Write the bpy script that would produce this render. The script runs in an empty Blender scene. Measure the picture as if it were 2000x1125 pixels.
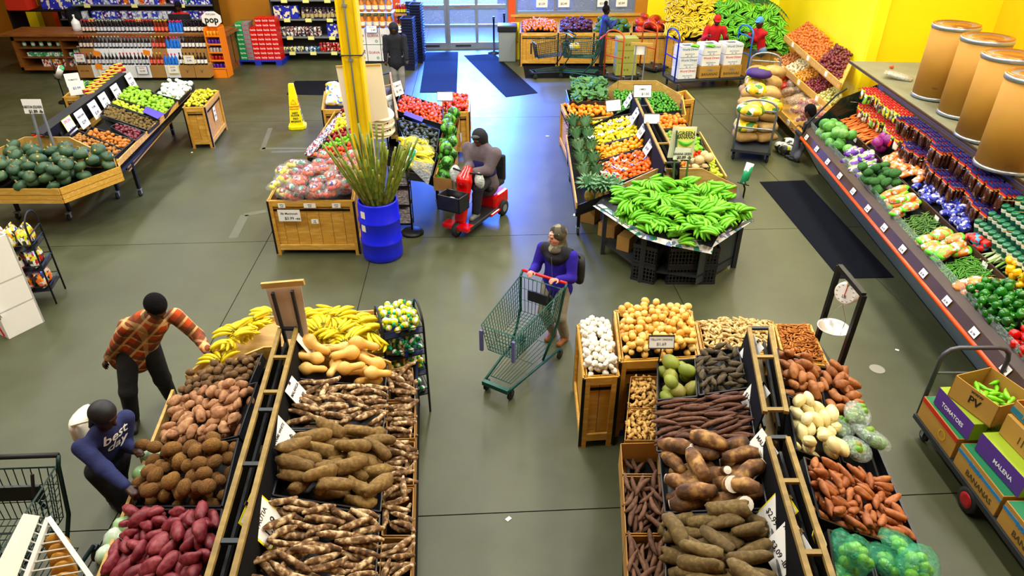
import bpy, bmesh, math, random
import numpy as np
from mathutils import Vector, Matrix, Euler
random.seed(7); RNG = np.random.default_rng(7)
SC = bpy.context.scene
COL = SC.collection
PI = math.pi
# ------------------------------------------------------------------ camera
CAM_H, CAM_P, CAM_F = 4.9, math.radians(31.3), 1333.0
cam_data = bpy.data.cameras.new('camera'); cam = bpy.data.objects.new('camera', cam_data); COL.objects.link(cam)
cam.location = (0, 0, CAM_H); cam.rotation_euler = (PI/2 - CAM_P, 0, 0)
cam_data.sensor_width = 36; cam_data.lens = 36*CAM_F/2000; cam_data.clip_end = 200
SC.camera = cam
# ------------------------------------------------------------------ world and light
w = bpy.data.worlds.new('world'); SC.world = w; w.use_nodes = True
w.node_tree.nodes['Background'].inputs[0].default_value = (0.38, 0.66, 1.0, 1)
w.node_tree.nodes['Background'].inputs[1].default_value = 1.8
def area(name, loc, rot, sx, sy, power, col):
    l = bpy.data.lights.new(name, 'AREA'); l.shape = 'RECTANGLE'; l.size = sx; l.size_y = sy
    l.energy = power; l.color = col
    o = bpy.data.objects.new(name, l); COL.objects.link(o); o.location = loc; o.rotation_euler = rot
    return o
# the hall's own ceiling strip lamps: one even grid, all alike, above the picture
for x in (-9.5, -5.0, -0.8, 3.4, 6.6):
    for y in (4.5, 9.0, 13.5, 18.0):
        area('ceiling_strip_lamp_offscreen', (x, y, 6.6), (0, 0, 0), 0.5, 2.6, 150, (1.0, 0.97, 0.88))
# daylight falling in through the glass doors, from outside them
dl = area('door_daylight_offscreen', (-1.4, 28.0, 4.0), (math.radians(75), 0, math.radians(180)), 2.8, 2.4, 4200, (0.045, 0.17, 1.0)); dl.data.spread = math.radians(100)
SC.view_settings.view_transform = 'Standard'; SC.view_settings.look = 'None'
SC.view_settings.exposure = 0.42; SC.view_settings.gamma = 1.0
# ------------------------------------------------------------------ helpers
def P(u, v, z=0.0):
    t = (v-562.5)/CAM_F; s = (z-CAM_H)/(-math.sin(CAM_P)-t*math.cos(CAM_P))
    return Vector((s*(u-1000)/CAM_F, s*(math.cos(CAM_P)-t*math.sin(CAM_P)), z))
def Py(u, v, y):
    t = (v-562.5)/CAM_F; s = y/(math.cos(CAM_P)-t*math.sin(CAM_P))
    return Vector((s*(u-1000)/CAM_F, y, CAM_H+s*(-math.sin(CAM_P)-t*math.cos(CAM_P))))
def Px(u, v, x):
    t = (v-562.5)/CAM_F; s = x*CAM_F/(u-1000)
    return Vector((x, s*(math.cos(CAM_P)-t*math.sin(CAM_P)), CAM_H+s*(-math.sin(CAM_P)-t*math.cos(CAM_P))))
GA = math.radians(3.1)
G = Matrix.Rotation(GA, 4, 'Z')          # the building's own axes
def Gp(x, y, z=0): return G @ Vector((x, y, z))
def lin(h):
    h = h.lstrip('#'); c = [int(h[i:i+2], 16)/255 for i in (0, 2, 4)]
    mx = max(c); c = [max(0, mx-(mx-x)*SAT) for x in c]
    return tuple(x/12.92 if x <= .04045 else ((x+.055)/1.055)**2.5 for x in c) + (1,)
SAT = 1.12
MATS = {}
def mat(name, c1, c2=None, c3=None, rough=.55, metal=0, scale=6, detail=3, rnd=.5, bump=0, bscale=None, spec=.5, stretch=None,
        alpha=1, emit=0, coat=0, sharp=None, wave=None):
    if name in MATS: return MATS[name]
    m = bpy.data.materials.new(name); m.use_nodes = True; nt = m.node_tree; b = nt.nodes['Principled BSDF']
    N, L = nt.nodes.new, nt.links.new
    b.inputs['Roughness'].default_value = rough; b.inputs['Metallic'].default_value = metal
    b.inputs['Specular IOR Level'].default_value = spec; b.inputs['Coat Weight'].default_value = coat
    b.inputs['Base Color'].default_value = lin(c1); m.diffuse_color = lin(c1)
    nz = None
    if c2 or bump:
        tc = N('ShaderNodeTexCoord'); src = tc.outputs['Object']
        oi = N('ShaderNodeObjectInfo')
        mp = N('ShaderNodeMapping'); L(src, mp.inputs[0]); mp.inputs['Scale'].default_value = stretch or (1, 1, 1)
        ad = N('ShaderNodeVectorMath'); ad.operation = 'MULTIPLY_ADD'; L(oi.outputs['Random'], ad.inputs[0])
        ad.inputs[1].default_value = (37, 17, 23); L(mp.outputs[0], ad.inputs[2])
        if wave:
            nz = N('ShaderNodeTexWave'); nz.inputs['Scale'].default_value = scale; nz.inputs['Distortion'].default_value = wave
            nz.inputs['Detail'].default_value = 2
            L(ad.outputs[0], nz.inputs['Vector']); nzo = nz.outputs['Fac']
        else:
            nz = N('ShaderNodeTexNoise'); nz.inputs['Scale'].default_value = scale; nz.inputs['Detail'].default_value = detail
            L(ad.outputs[0], nz.inputs['Vector']); nzo = nz.outputs['Fac']
    if c2:
        mx = N('ShaderNodeMix'); mx.data_type = 'FLOAT'; mx.inputs[0].default_value = rnd
        cr0 = N('ShaderNodeMapRange'); lo, hi = sharp or (.32, .68)
        cr0.inputs[1].default_value = lo; cr0.inputs[2].default_value = hi; L(nzo, cr0.inputs[0])
        L(cr0.outputs[0], mx.inputs[2]); L(oi.outputs['Random'], mx.inputs[3])
        cr = N('ShaderNodeValToRGB'); L(mx.outputs[0], cr.inputs[0])
        cr.color_ramp.elements[0].color = lin(c1); cr.color_ramp.elements[1].color = lin(c3 or c2)
        if c3: e = cr.color_ramp.elements.new(.5); e.color = lin(c2)
        L(cr.outputs[0], b.inputs['Base Color'])
    if bump:
        bp = N('ShaderNodeBump'); bp.inputs['Strength'].default_value = min(1, bump); bp.inputs['Distance'].default_value = .01
        if bscale:
            n2 = N('ShaderNodeTexNoise'); n2.inputs['Scale'].default_value = bscale; n2.inputs['Detail'].default_value = 4
            L(ad.outputs[0], n2.inputs['Vector']); L(n2.outputs['Fac'], bp.inputs['Height'])
        else: L(nzo, bp.inputs['Height'])
        L(bp.outputs[0], b.inputs['Normal'])
    if alpha < 1: b.inputs['Alpha'].default_value = alpha
    if emit:
        b.inputs['Emission Color'].default_value = lin(c1); b.inputs['Emission Strength'].default_value = emit
    MATS[name] = m
    return m
def film(name, tint='ffffff', amount=.18, rough=.12):
    if name in MATS: return MATS[name]
    m = bpy.data.materials.new(name); m.use_nodes = True; nt = m.node_tree; N, L = nt.nodes.new, nt.links.new
    b = nt.nodes['Principled BSDF']; b.inputs['Base Color'].default_value = lin(tint); b.inputs['Roughness'].default_value = rough
    b.inputs['Specular IOR Level'].default_value = .9
    tc = N('ShaderNodeTexCoord'); nz = N('ShaderNodeTexNoise'); nz.inputs['Scale'].default_value = 34; L(tc.outputs['Object'], nz.inputs[0])
    bp = N('ShaderNodeBump'); bp.inputs['Strength'].default_value = .9; bp.inputs['Distance'].default_value = .02
    L(nz.outputs['Fac'], bp.inputs['Height']); L(bp.outputs[0], b.inputs['Normal'])
    mr = N('ShaderNodeMapRange'); L(nz.outputs['Fac'], mr.inputs[0]); mr.inputs[1].default_value = .45; mr.inputs[2].default_value = .75
    mr.inputs[3].default_value = amount; mr.inputs[4].default_value = min(1, amount*2.6)
    L(mr.outputs[0], b.inputs['Alpha'])
    MATS[name] = m
    return m
def multi(name, cols, scale=26, rough=.4, scalev=None, kind='CHEBYCHEV'):
    if name in MATS: return MATS[name]
    m = bpy.data.materials.new(name); m.use_nodes = True; nt = m.node_tree; N, L = nt.nodes.new, nt.links.new
    b = nt.nodes['Principled BSDF']; b.inputs['Roughness'].default_value = rough
    tc = N('ShaderNodeTexCoord'); oi = N('ShaderNodeObjectInfo')
    mp = N('ShaderNodeMapping'); mp.inputs['Scale'].default_value = scalev or (1, 1, 1); L(tc.outputs['Object'], mp.inputs[0])
    ad = N('ShaderNodeVectorMath'); ad.operation = 'MULTIPLY_ADD'; L(oi.outputs['Random'], ad.inputs[0])
    ad.inputs[1].default_value = (31, 47, 13); L(mp.outputs[0], ad.inputs[2])
    vo = N('ShaderNodeTexVoronoi'); vo.distance = kind; vo.inputs['Scale'].default_value = scale; L(ad.outputs[0], vo.inputs['Vector'])
    sp = N('ShaderNodeSeparateColor'); L(vo.outputs['Color'], sp.inputs[0])
    cr = N('ShaderNodeValToRGB'); cr.color_ramp.interpolation = 'CONSTANT'; L(sp.outputs[0], cr.inputs[0])
    n = len(cols)
    cr.color_ramp.elements[0].color = lin(cols[0]); cr.color_ramp.elements[1].color = lin(cols[-1]); cr.color_ramp.elements[1].position = (n-1)/n
    for i in range(1, n-1):
        e = cr.color_ramp.elements.new(i/n); e.color = lin(cols[i])
    L(cr.outputs[0], b.inputs['Base Color']); MATS[name] = m
    return m
class MB:
    def __init__(s): s.v = []; s.f = []; s.mi = []; s.m = 0
    def add(s, vs, fs, X=None):
        n = len(s.v)
        s.v += [tuple(X @ Vector(p)) for p in vs] if X is not None else [tuple(p) for p in vs]
        s.f += [tuple(i+n for i in f) for f in fs]; s.mi += [s.m]*len(fs)
        return s
    def box(s, c, d, X=None):
        x, y, z = c; a, b, h = d[0]/2, d[1]/2, d[2]/2
        vs = [(x+i*a, y+j*b, z+k*h) for k in (-1, 1) for j in (-1, 1) for i in (-1, 1)]
        return s.add(vs, [(0, 2, 3, 1), (4, 5, 7, 6), (0, 1, 5, 4), (2, 6, 7, 3), (0, 4, 6, 2), (1, 3, 7, 5)], X)
    def bb(s, lo, hi, X=None):
        return s.box([(a+b)/2 for a, b in zip(lo, hi)], [abs(b-a) for a, b in zip(lo, hi)], X)
    def beam(s, p, q, w, h, up=(0, 0, 1)):
        p, q = Vector(p), Vector(q); d = q-p; L = d.length
        if L < 1e-6: return s
        z = d/L; u = Vector(up); x = u.cross(z)
        if x.length < 1e-4: x = Vector((1, 0, 0)).cross(z)
        x.normalize(); y = z.cross(x)
        X = Matrix((x, y, z)).transposed().to_4x4(); X.translation = (p+q)/2
        return s.box((0, 0, 0), (w, h, L), X)
    def tube(s, pts, r, n=6, closed=False):
        pts = [Vector(p) for p in pts]; k = len(pts); rr = r if isinstance(r, (list, tuple)) else [r]*k
        rings = []; pu = None
        for i, p in enumerate(pts):
            if closed: t = pts[(i+1) % k]-pts[i-1]
            else: t = pts[min(i+1, k-1)]-pts[max(i-1, 0)]
            if t.length < 1e-9: t = Vector((0, 0, 1))
            t.normalize()
            u = pu if pu is not None else (Vector((0, 0, 1)) if abs(t.z) < .9 else Vector((1, 0, 0)))
            u = (u-t*u.dot(t))
            if u.length < 1e-4: u = t.orthogonal()
            u.normalize(); pu = u; w_ = t.cross(u)
            rings.append([p+(u*math.cos(2*PI*j/n)+w_*math.sin(2*PI*j/n))*rr[i] for j in range(n)])
        vs = [q for rg in rings for q in rg]; fs = []
        for i in range(k if closed else k-1):
            a, b = i*n, ((i+1) % k)*n
            fs += [(a+j, a+(j+1) % n, b+(j+1) % n, b+j) for j in range(n)]
        if not closed: fs += [tuple(range(n-1, -1, -1)), tuple((k-1)*n+j for j in range(n))]
        return s.add(vs, fs)
    def lathe(s, prof, n=16, X=None, caps=True):
        vs = []; fs = []
        for r, z in prof: vs += [(r*math.cos(2*PI*j/n), r*math.sin(2*PI*j/n), z) for j in range(n)]
        for i in range(len(prof)-1): fs += [(i*n+j, i*n+(j+1) % n, (i+1)*n+(j+1) % n, (i+1)*n+j) for j in range(n)]
        if caps: fs += [tuple(range(n-1, -1, -1)), tuple((len(prof)-1)*n+j for j in range(n))]
        return s.add(vs, fs, X)
    def prism(s, poly, z0, z1, X=None):
        n = len(poly); ar = sum(poly[i][0]*poly[(i+1) % n][1]-poly[(i+1) % n][0]*poly[i][1] for i in range(n))
        if ar < 0: poly = poly[::-1]
        vs = [(x, y, z0) for x, y in poly]+[(x, y, z1) for x, y in poly]
        return s.add(vs, [tuple(range(n-1, -1, -1)), tuple(range(n, 2*n))]+[(i, (i+1) % n, n+(i+1) % n, n+i) for i in range(n)], X)
    def slab(s, pts, th):
        pts = [Vector(p) for p in pts]; n = len(pts)
        nr = Vector((0, 0, 0))
        for i in range(n): nr += pts[i].cross(pts[(i+1) % n])
        nr.normalize(); lo = [p-nr*th for p in pts]
        return s.add(pts+lo, [tuple(range(n)), tuple(range(2*n-1, n-1, -1))]+[((i+1) % n, i, n+i, n+(i+1) % n) for i in range(n)])
    def blob(s, c, r, seg=10, rings=7, X=None, fn=None):
        vs = []; fs = []
        for i in range(rings+1):
            th = PI*i/rings
            for j in range(seg):
                ph = 2*PI*j/seg; d = Vector((math.sin(th)*math.cos(ph), math.sin(th)*math.sin(ph), math.cos(th)))
                k = fn(d) if fn else 1
                vs.append((c[0]+d.x*r[0]*k, c[1]+d.y*r[1]*k, c[2]+d.z*r[2]*k))
        for i in range(rings): fs += [((i+1)*seg+j, (i+1)*seg+(j+1) % seg, i*seg+(j+1) % seg, i*seg+j) for j in range(seg)]
        return s.add(vs, fs, X)
    def mesh(s, name, mats, smooth=False):
        me = bpy.data.meshes.new(name); me.from_pydata(s.v, [], s.f)
        for m in (mats if isinstance(mats, (list, tuple)) else [mats]): me.materials.append(m)
        if max(s.mi or [0]) > 0: me.polygons.foreach_set('material_index', s.mi)
        if smooth: me.polygons.foreach_set('use_smooth', [True]*len(me.polygons))
        me.update(); return me
    def build(s, name, mats, parent=None, smooth=False, world=True, bevel=0):
        return link(name, s.mesh(name, mats, smooth), parent, world, bevel)
ROOTM = {}
def link(name, me, parent=None, world=True, bevel=0):
    o = bpy.data.objects.new(name, me); COL.objects.link(o)
    if parent is not None:
        o.parent = parent
        if world and parent.name in ROOTM: o.matrix_parent_inverse = ROOTM[parent.name]
    if bevel:
        b = o.modifiers.new('bevel', 'BEVEL'); b.width = bevel; b.segments = 2; b.limit_method = 'ANGLE'
    return o
def tag(o, label, cat, group=None, kind=None):
    o['label'] = label; o['category'] = cat
    if group: o['group'] = group
    if kind: o['kind'] = kind
    return o
def thing(name, label, cat, loc=(0, 0, 0), rz=0, group=None):
    o = bpy.data.objects.new(name, None); COL.objects.link(o); o.empty_display_size = .1
    o.location = loc; o.rotation_euler = (0, 0, rz); tag(o, label, cat, group)
    ROOTM[o.name] = (Matrix.Translation(loc) @ Matrix.Rotation(rz, 4, 'Z')).inverted()
    return o
def struct(name, mb, m, parent=None, **k):
    o = mb.build(name, m, parent, **k)
    if parent is None: o['kind'] = 'structure'
    return o
def dup(root, X=None, label=None, parent=None):
    r = root.copy(); COL.objects.link(r)
    if X is not None: r.matrix_world = X
    if parent is not None: r.parent = parent
    if label: r['label'] = label
    for ch in root.children:
        c = ch.copy(); COL.objects.link(c); c.parent = r
        for g in ch.children:
            d = g.copy(); COL.objects.link(d); d.parent = c
    return r
FONTS = {}
def text_mb(txt, size, X, m=None, shear=0, bold=0, width=None, th=.001):
    cu = bpy.data.curves.new('lettering', 'FONT'); cu.body = txt; cu.size = size; cu.align_x = 'CENTER'; cu.align_y = 'CENTER'
    cu.offset = bold*size; cu.shear = shear; cu.resolution_u = 2; cu.extrude = th/2
    o = bpy.data.objects.new('lettering', cu)
    me = o.to_mesh(); vs = [v.co.copy() for v in me.vertices]; fs = [tuple(p.vertices) for p in me.polygons]
    o.to_mesh_clear(); bpy.data.objects.remove(o); bpy.data.curves.remove(cu)
    if width and vs:
        wd = max(v.x for v in vs)-min(v.x for v in vs)
        if wd > width: vs = [Vector((v.x*width/wd, v.y, v.z)) for v in vs]
    mb = MB(); mb.add(vs, fs, X); return mb
def frame(o, ex, ey):
    ex = Vector(ex).normalized(); ey = Vector(ey); ey = (ey-ex*ey.dot(ex)).normalized(); ez = ex.cross(ey)
    X = Matrix((ex, ey, ez)).transposed().to_4x4(); X.translation = Vector(o); return X
def poly_mask(poly, xs, ys):
    px, py = np.meshgrid(xs, ys, indexing='ij'); ins = np.zeros(px.shape, bool); n = len(poly)
    for i in range(n):
        x1, y1 = poly[i]; x2, y2 = poly[(i+1) % n]
        c = ((y1 > py) != (y2 > py)) & (px < (x2-x1)*(py-y1)/((y2-y1) or 1e-9)+x1); ins ^= c
    return ins
def pack(quad, n, sizes, yaw=None, mound=0, K=10, inset=.5, tilt=.15, vis=.12, res=None, edge=1.0, roll=PI):
    A, B, C, D = [Vector(q) for q in quad]
    X = frame((A+B+C+D)/4, (B-A)+(C-D), (D-A)+(C-B)); Xi = X.inverted()
    poly = [tuple((Xi @ q)[:2]) for q in (A, B, C, D)]
    mn = min(min(s[:3]) for s in sizes); res = res or max(mn/3.5, .007)
    x0, x1 = min(p[0] for p in poly), max(p[0] for p in poly); y0, y1 = min(p[1] for p in poly), max(p[1] for p in poly)
    mg = max(max(s[:2]) for s in sizes)*1.15+2*res; xs = np.arange(x0-mg, x1+mg+res, res); ys = np.arange(y0-mg, y1+mg+res, res)
    mask = poly_mask(poly, xs, ys); H = np.zeros(mask.shape, np.float32); ID = -np.ones(mask.shape, np.int32)
    gx, gy = np.meshgrid(xs, ys, indexing='ij')
    if mound:
        rx, ry = (x1-x0)/2, (y1-y0)/2
        q = np.clip(1-((gx/rx)**2+(gy/ry)**2)*edge*.5, 0, 1); H += mound*q
    H0 = H.copy(); cells = np.argwhere(mask); out = []
    for i in range(n):
        vi = int(RNG.integers(len(sizes))); a, b, c = sizes[vi][:3]; sc = float(RNG.uniform(.86, 1.12)); a *= sc; b *= sc; c *= sc
        th = yaw() if yaw else float(RNG.uniform(0, 2*PI))
        rad = max(a, b); k = int(rad/res)+1; off = np.arange(-k, k+1)*res
        ox, oy = np.meshgrid(off, off, indexing='ij'); cs, sn = math.cos(th), math.sin(th)
        q = 1-((ox*cs+oy*sn)/a)**2-((-ox*sn+oy*cs)/b)**2
        ok = q > 0.02; hh = np.where(ok, c*np.sqrt(np.maximum(q, 0)), -9)
        best = None
        for j in range(K):
            ci, cj = cells[int(RNG.integers(len(cells)))]
            if ci-k < 0 or cj-k < 0 or ci+k >= mask.shape[0] or cj+k >= mask.shape[1]: continue
            mm = mask[ci-k:ci+k+1, cj-k:cj+k+1]
            if (ok & ~mm).sum() > (1-inset)*ok.sum()*.30: continue
            Hs = H[ci-k:ci+k+1, cj-k:cj+k+1]; vv = (Hs+hh)[ok]; z = float(vv.max()*.45+np.partition(vv, int(.8*len(vv)))[int(.8*len(vv))]*.55); zr = z-float(H0[ci, cj])
            if best is None or zr < best[0]: best = (zr, z, ci, cj)
        if best is None or best[0] > 4.6*c+.01: continue
        _, z, ci, cj = best
        Hs = H[ci-k:ci+k+1, cj-k:cj+k+1]; Is = ID[ci-k:ci+k+1, cj-k:cj+k+1]
        top = np.where(ok, z+hh, -9); up = top > Hs; Is[up] = len(out); Hs[up] = top[up]
        out.append((xs[ci], ys[cj], z, th, vi, sc, int(ok.sum())))
    cnt = np.bincount(ID[ID >= 0].ravel(), minlength=len(out)) if out else []
    res_ = []
    for i, (x, y, z, th, vi, sc, fc) in enumerate(out):
        if cnt[i] < vis*fc: continue
        R = X @ Matrix.Translation((x, y, z)) @ Matrix.Rotation(th, 4, 'Z') @ Euler((RNG.uniform(-1, 1)*roll, RNG.uniform(-tilt, tilt), 0)).to_matrix().to_4x4() @ Matrix.Scale(sc, 4)
        if tilt < 0: R = X @ Matrix.Translation((x, y, z)) @ Matrix.Rotation(th, 4, 'Z') @ Matrix.Scale(sc, 4)
        res_.append((R, vi))
    return res_, X, (xs, ys, H0, mask)
COUNT = {}
def heap(name, meshes, sizes, quad, n, label, cat, group, liner=None, lift=0, parts=None, **k):
    if lift: quad = [Vector(q)+Vector((0, 0, lift)) for q in quad]
    items, X, (xs, ys, H0, mask) = pack(quad, n, sizes, **k)
    if k.get('mound') and liner is not None:
        st = max(1, len(xs)//14); st2 = max(1, len(ys)//14); mb = MB(); ix = list(range(0, len(xs), st)); iy = list(range(0, len(ys), st2))
        vs = [X @ Vector((xs[i], ys[j], H0[i, j]-.004)) for i in ix for j in iy]; ny = len(iy)
        fs = [(a*ny+b, (a+1)*ny+b, (a+1)*ny+b+1, a*ny+b+1) for a in range(len(ix)-1) for b in range(ny-1) if all(mask[ix[p], iy[q]] for p in (a, a+1) for q in (b, b+1))]
        if fs: mb.add(vs, fs); mb.build('raised_liner', MATTE, liner)
    out = []
    for R, vi in items:
        src = meshes[vi]
        if isinstance(src, bpy.types.Object):
            o = dup(src, R); 
        else:
            o = bpy.data.objects.new(name, src); COL.objects.link(o); o.matrix_world = R
        tag(o, label, cat, group); out.append(o)
    COUNT[name] = COUNT.get(name, 0)+len(out)
    return out
def wob(seed, amp):
    r = random.Random(seed); w_ = [(Vector((r.uniform(-1, 1), r.uniform(-1, 1), r.uniform(-1, 1)))*r.uniform(1.5, 4.5), r.uniform(0, 6)) for _ in range(5)]
    return lambda d: 1+amp*sum(math.sin(v.dot(d)+p) for v, p in w_)/5*2
def veg(name, r, m, nv=3, amp=.08, seg=9, rings=7, fn=None):
    ms = []
    for i in range(nv):
        f0 = wob(hash((len(name), i, r[0])) & 255, amp)
        f = (lambda d, f0=f0: f0(d)*(fn(d) if fn else 1))
        mb = MB(); mb.blob((0, 0, 0), (r[2], r[1], r[0]), seg, rings, Matrix.Rotation(PI/2, 4, 'Y'), f); ms.append(mb.mesh(name, m, True))
    return ms, [r]*nv
def root_veg(name, L, r, m, nv=4, bend=.15, prof=None, n=7, k=7, extra=None):
    ms = []; prof = prof or [.35, .85, 1, 1, .95, .8, .3]
    for i in range(nv):
        rr = random.Random(i*31+len(name)); b = rr.uniform(-bend, bend); b2 = rr.uniform(-bend, bend)*.4
        pts = []; rad = []
        for j in range(len(prof)):
            t = j/(len(prof)-1)*2-1
            pts.append((t*L/2, b*L*(t*t-.4)+b2*L*t**3, rr.uniform(-.06, .06)*r)); rad.append(r*prof[j]*rr.uniform(.9, 1.1))
        mb = MB(); mb.tube(pts, rad, n)
        if extra: extra(mb, rr)
        ms.append(mb.mesh(name, m, True))
    return ms, [(L/2, r*1.15, r)]*nv
# ================================================================== materials
MATTE = mat('black_liner', '0b0b0b', '121212', rough=.8, scale=9, spec=.15)
BLACKP = mat('black_plastic', '1c1d20', '2a2b30', rough=.38, scale=5, rnd=.2)
BLACKM = mat('black_metal', '121316', rough=.45, metal=.3)
DKGREY = mat('dark_grey_metal', '33373b', '3d4145', rough=.5, metal=.4)
GREYM = mat('grey_metal', '8a9296', '9aa1a4', rough=.4, metal=.5, scale=3)
CHROME = mat('chrome', 'd8d8d8', rough=.15, metal=1)
WOOD = mat('honey_wood', 'd6a850', 'c69844', 'e2ba6a', rough=.45, scale=3.2, stretch=(1, 1, 7), rnd=.25, bump=.05)
WOODH = mat('honey_wood_across', 'dab05a', 'caa04c', 'e8c478', rough=.45, scale=3.2, stretch=(1.2, 6, 6), rnd=.25, bump=.05)
PALEW = mat('pale_plywood', 'c9a765', 'bd9a58', 'd8b97c', rough=.55, scale=2.6, stretch=(1, 5, 5), rnd=.2)
RAILW = mat('weathered_rail', '7c6838', '90793f', 'a58c52', rough=.6, scale=3, stretch=(1, 5, 5), rnd=.3)
CARD = mat('brown_cardboard', 'b08a4e', 'a57f45', rough=.75, scale=4, rnd=.5)
CARDD = mat('tan_cardboard', '9f7a44', 'ab8650', rough=.75, scale=4, rnd=.5)
WHITE = mat('white_card', 'f2f2ee', rough=.5)
CREAM = mat('cream_card', 'ece6d4', rough=.6)
INK = mat('black_ink', '141414', rough=.6)
REDINK = mat('red_ink', 'c8202c', rough=.6)
BLUEINK = mat('blue_ink', '2a50a8', rough=.6)
GREENINK = mat('green_ink', '1f7a4a', rough=.6)
YELLOWINK = mat('yellow_ink', 'f2e222', rough=.5)
ORANGEP = mat('orange_card', 'f59a2a', rough=.6)
RUBBER = mat('rubber', '1a1a1b', rough=.8)
# ================================================================== the building
def floor_mat():
    m = bpy.data.materials.new('polished_concrete'); m.use_nodes = True; nt = m.node_tree; N, L = nt.nodes.new, nt.links.new
    b = nt.nodes['Principled BSDF']; tc = N('ShaderNodeNewGeometry')
    def noise(s, d=4):
        n = N('ShaderNodeTexNoise'); n.inputs['Scale'].default_value = s; n.inputs['Detail'].default_value = d; L(tc.outputs['Position'], n.inputs['Vector']); return n
    n1, n2, n3 = noise(.55), noise(3.5), noise(34, 2)
    cr = N('ShaderNodeValToRGB'); cr.color_ramp.elements[0].position = .3; cr.color_ramp.elements[1].position = .72
    cr.color_ramp.elements[0].color = lin('43462f'); cr.color_ramp.elements[1].color = lin('585c44')
    L(n1.outputs['Fac'], cr.inputs[0])
    mx = N('ShaderNodeMix'); mx.data_type = 'RGBA'; mx.blend_type = 'MULTIPLY'; mx.inputs[0].default_value = .5
    cr2 = N('ShaderNodeValToRGB'); cr2.color_ramp.elements[0].position = .35; cr2.color_ramp.elements[0].color = (.72, .72, .70, 1); cr2.color_ramp.elements[1].position = .65; cr2.color_ramp.elements[1].color = (1, 1, 1, 1)
    L(n2.outputs['Fac'], cr2.inputs[0]); L(cr.outputs[0], mx.inputs[6]); L(cr2.outputs[0], mx.inputs[7]); L(mx.outputs[2], b.inputs['Base Color'])
    mr = N('ShaderNodeMapRange'); L(n2.outputs['Fac'], mr.inputs[0]); mr.inputs[3].default_value = .36; mr.inputs[4].default_value = .52; L(mr.outputs[0], b.inputs['Roughness'])
    bp = N('ShaderNodeBump'); bp.inputs['Strength'].default_value = .04; L(n3.outputs['Fac'], bp.inputs['Height']); L(bp.outputs[0], b.inputs['Normal'])
    return m
FLOORM = floor_mat()
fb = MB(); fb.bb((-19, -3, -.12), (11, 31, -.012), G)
floor = struct('floor', fb, mat('joint_shade', '2a2b26', rough=.9))  # dark base below the slab gaps, joint shade put into its colour
gxs = [-19, -9.3, -3.3, -1.62, 2.69, 5.6, 11]; gys = [-3, 4.18, 9.65, 15.75, 21.2, 31]
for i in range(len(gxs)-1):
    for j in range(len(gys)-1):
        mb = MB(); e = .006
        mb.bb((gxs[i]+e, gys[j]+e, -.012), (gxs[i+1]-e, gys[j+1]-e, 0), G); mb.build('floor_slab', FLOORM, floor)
# worn tape rectangles left on the floor
TAPE = mat('worn_floor_tape', '686a5a', '5c5e50', rough=.5, scale=8)
def floor_strip(p, q, wd, m=TAPE):
    p, q = P(*p), P(*q); d = (q-p).normalized()*wd/2; n = Vector((-d.y, d.x, 0))
    mb = MB(); mb.slab([p-n, q-n, q+n, p+n], .0008); 
    for k in range(len(mb.v)): mb.v[k] = (mb.v[k][0], mb.v[k][1], mb.v[k][2]+.0012)
    o = mb.build('worn_tape_mark', m, floor)
for a, b_, wd in (((528, 250), (512, 294), .10), ((512, 290), (608, 290), .10), ((530, 297), (600, 295), .12), ((455, 465), (478, 420), .14), ((478, 420), (520, 412), .12)):
    floor_strip(a, b_, wd)
mb = MB(); mb.lathe([(.085, .0005), (.085, .004)], 20, Matrix.Translation(P(1713, 721))); mb.build('floor_drain', mat('drain_cover', '86847a', rough=.5), floor)
LITTER = mat('paper_scrap', 'e6e6e0', rough=.7)
for k, (u, v, s) in enumerate(((1069, 266, .07), (1123, 420, .08), (1752, 684, .04), (993, 1014, .05), (375, 298, .05), (1221, 1024, .03))):
    mb = MB(); c = P(u, v); mb.box((0, 0, .004), (s, s*.7, .004), Matrix.Translation(c) @ Matrix.Rotation(k*1.3, 4, 'Z'))
    o = mb.build('paper_scrap', LITTER); tag(o, ['crumpled white scrap on the bluish floor by the orange bin', 'small white price tag lying by the pineapples', 'tiny white scrap lying on the floor by the drain', 'tiny white scrap on the aisle floor between the root stands', 'tiny white scrap under the slanted fruit stand', 'white crumb on the floor joint by the root boxes'][k], 'paper')
# walls
MUST = mat('mustard_wall', 'c88b1e', 'bd8119', rough=.6, scale=1.2, rnd=0)
YELL = mat('yellow_wall', 'fff000', 'fbea00', rough=.55, scale=1, rnd=0)
AMBER = mat('amber_wall', 'fcc800', 'f6c000', rough=.55, scale=1, rnd=0)
ORNG = mat('orange_wall', 'e8641a', rough=.55)
ALU = mat('brushed_aluminium', '9aa6b4', 'a8b2be', rough=.35, metal=.6, scale=3)
def wallbox(name, lo, hi, m):
    mb = MB(); mb.bb(lo, hi, G); return struct(name, mb, m)
WY = 23.1
wallbox('wall_back', (-18, WY, 3.05), (5.6, WY+.25, 6.75), MUST)
wallbox('wall_back_left', (-18, 26.0, 0), (-9.0, 26.25, 6.75), MUST)
wallbox('wall_back_middle', (-9.0, WY, 0), (-2.75, WY+.25, 3.05), MUST)
wallbox('wall_back_side', (-9.0, WY+.25, 0), (-8.75, 26.0, 3.05), MUST)
wallbox('wall_back_right', (1.15, WY, 0), (5.6, WY+.25, 1.02), MUST)
wallbox('wall_back_far_right', (5.6, WY, 0), (10.2, WY+.25, 6.75), YELL)
wallbox('wall_back_pier', (5.2, WY, 1.0), (5.6, WY+.25, 3.05), MUST)
wallbox('wall_left', (-18.2, -3, 0), (-18, 26.25, 6.75), MUST)
def wallseg(name, a, b, m, z1=6.75, th=.2):
    mb = MB(); a, b = Vector(a), Vector(b); d = (b-a).normalized(); n = Vector((d.y, -d.x))*th
    mb.prism([tuple(a), tuple(b), tuple(b+n), tuple(a+n)], 0, z1); return struct(name, mb, m)
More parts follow.
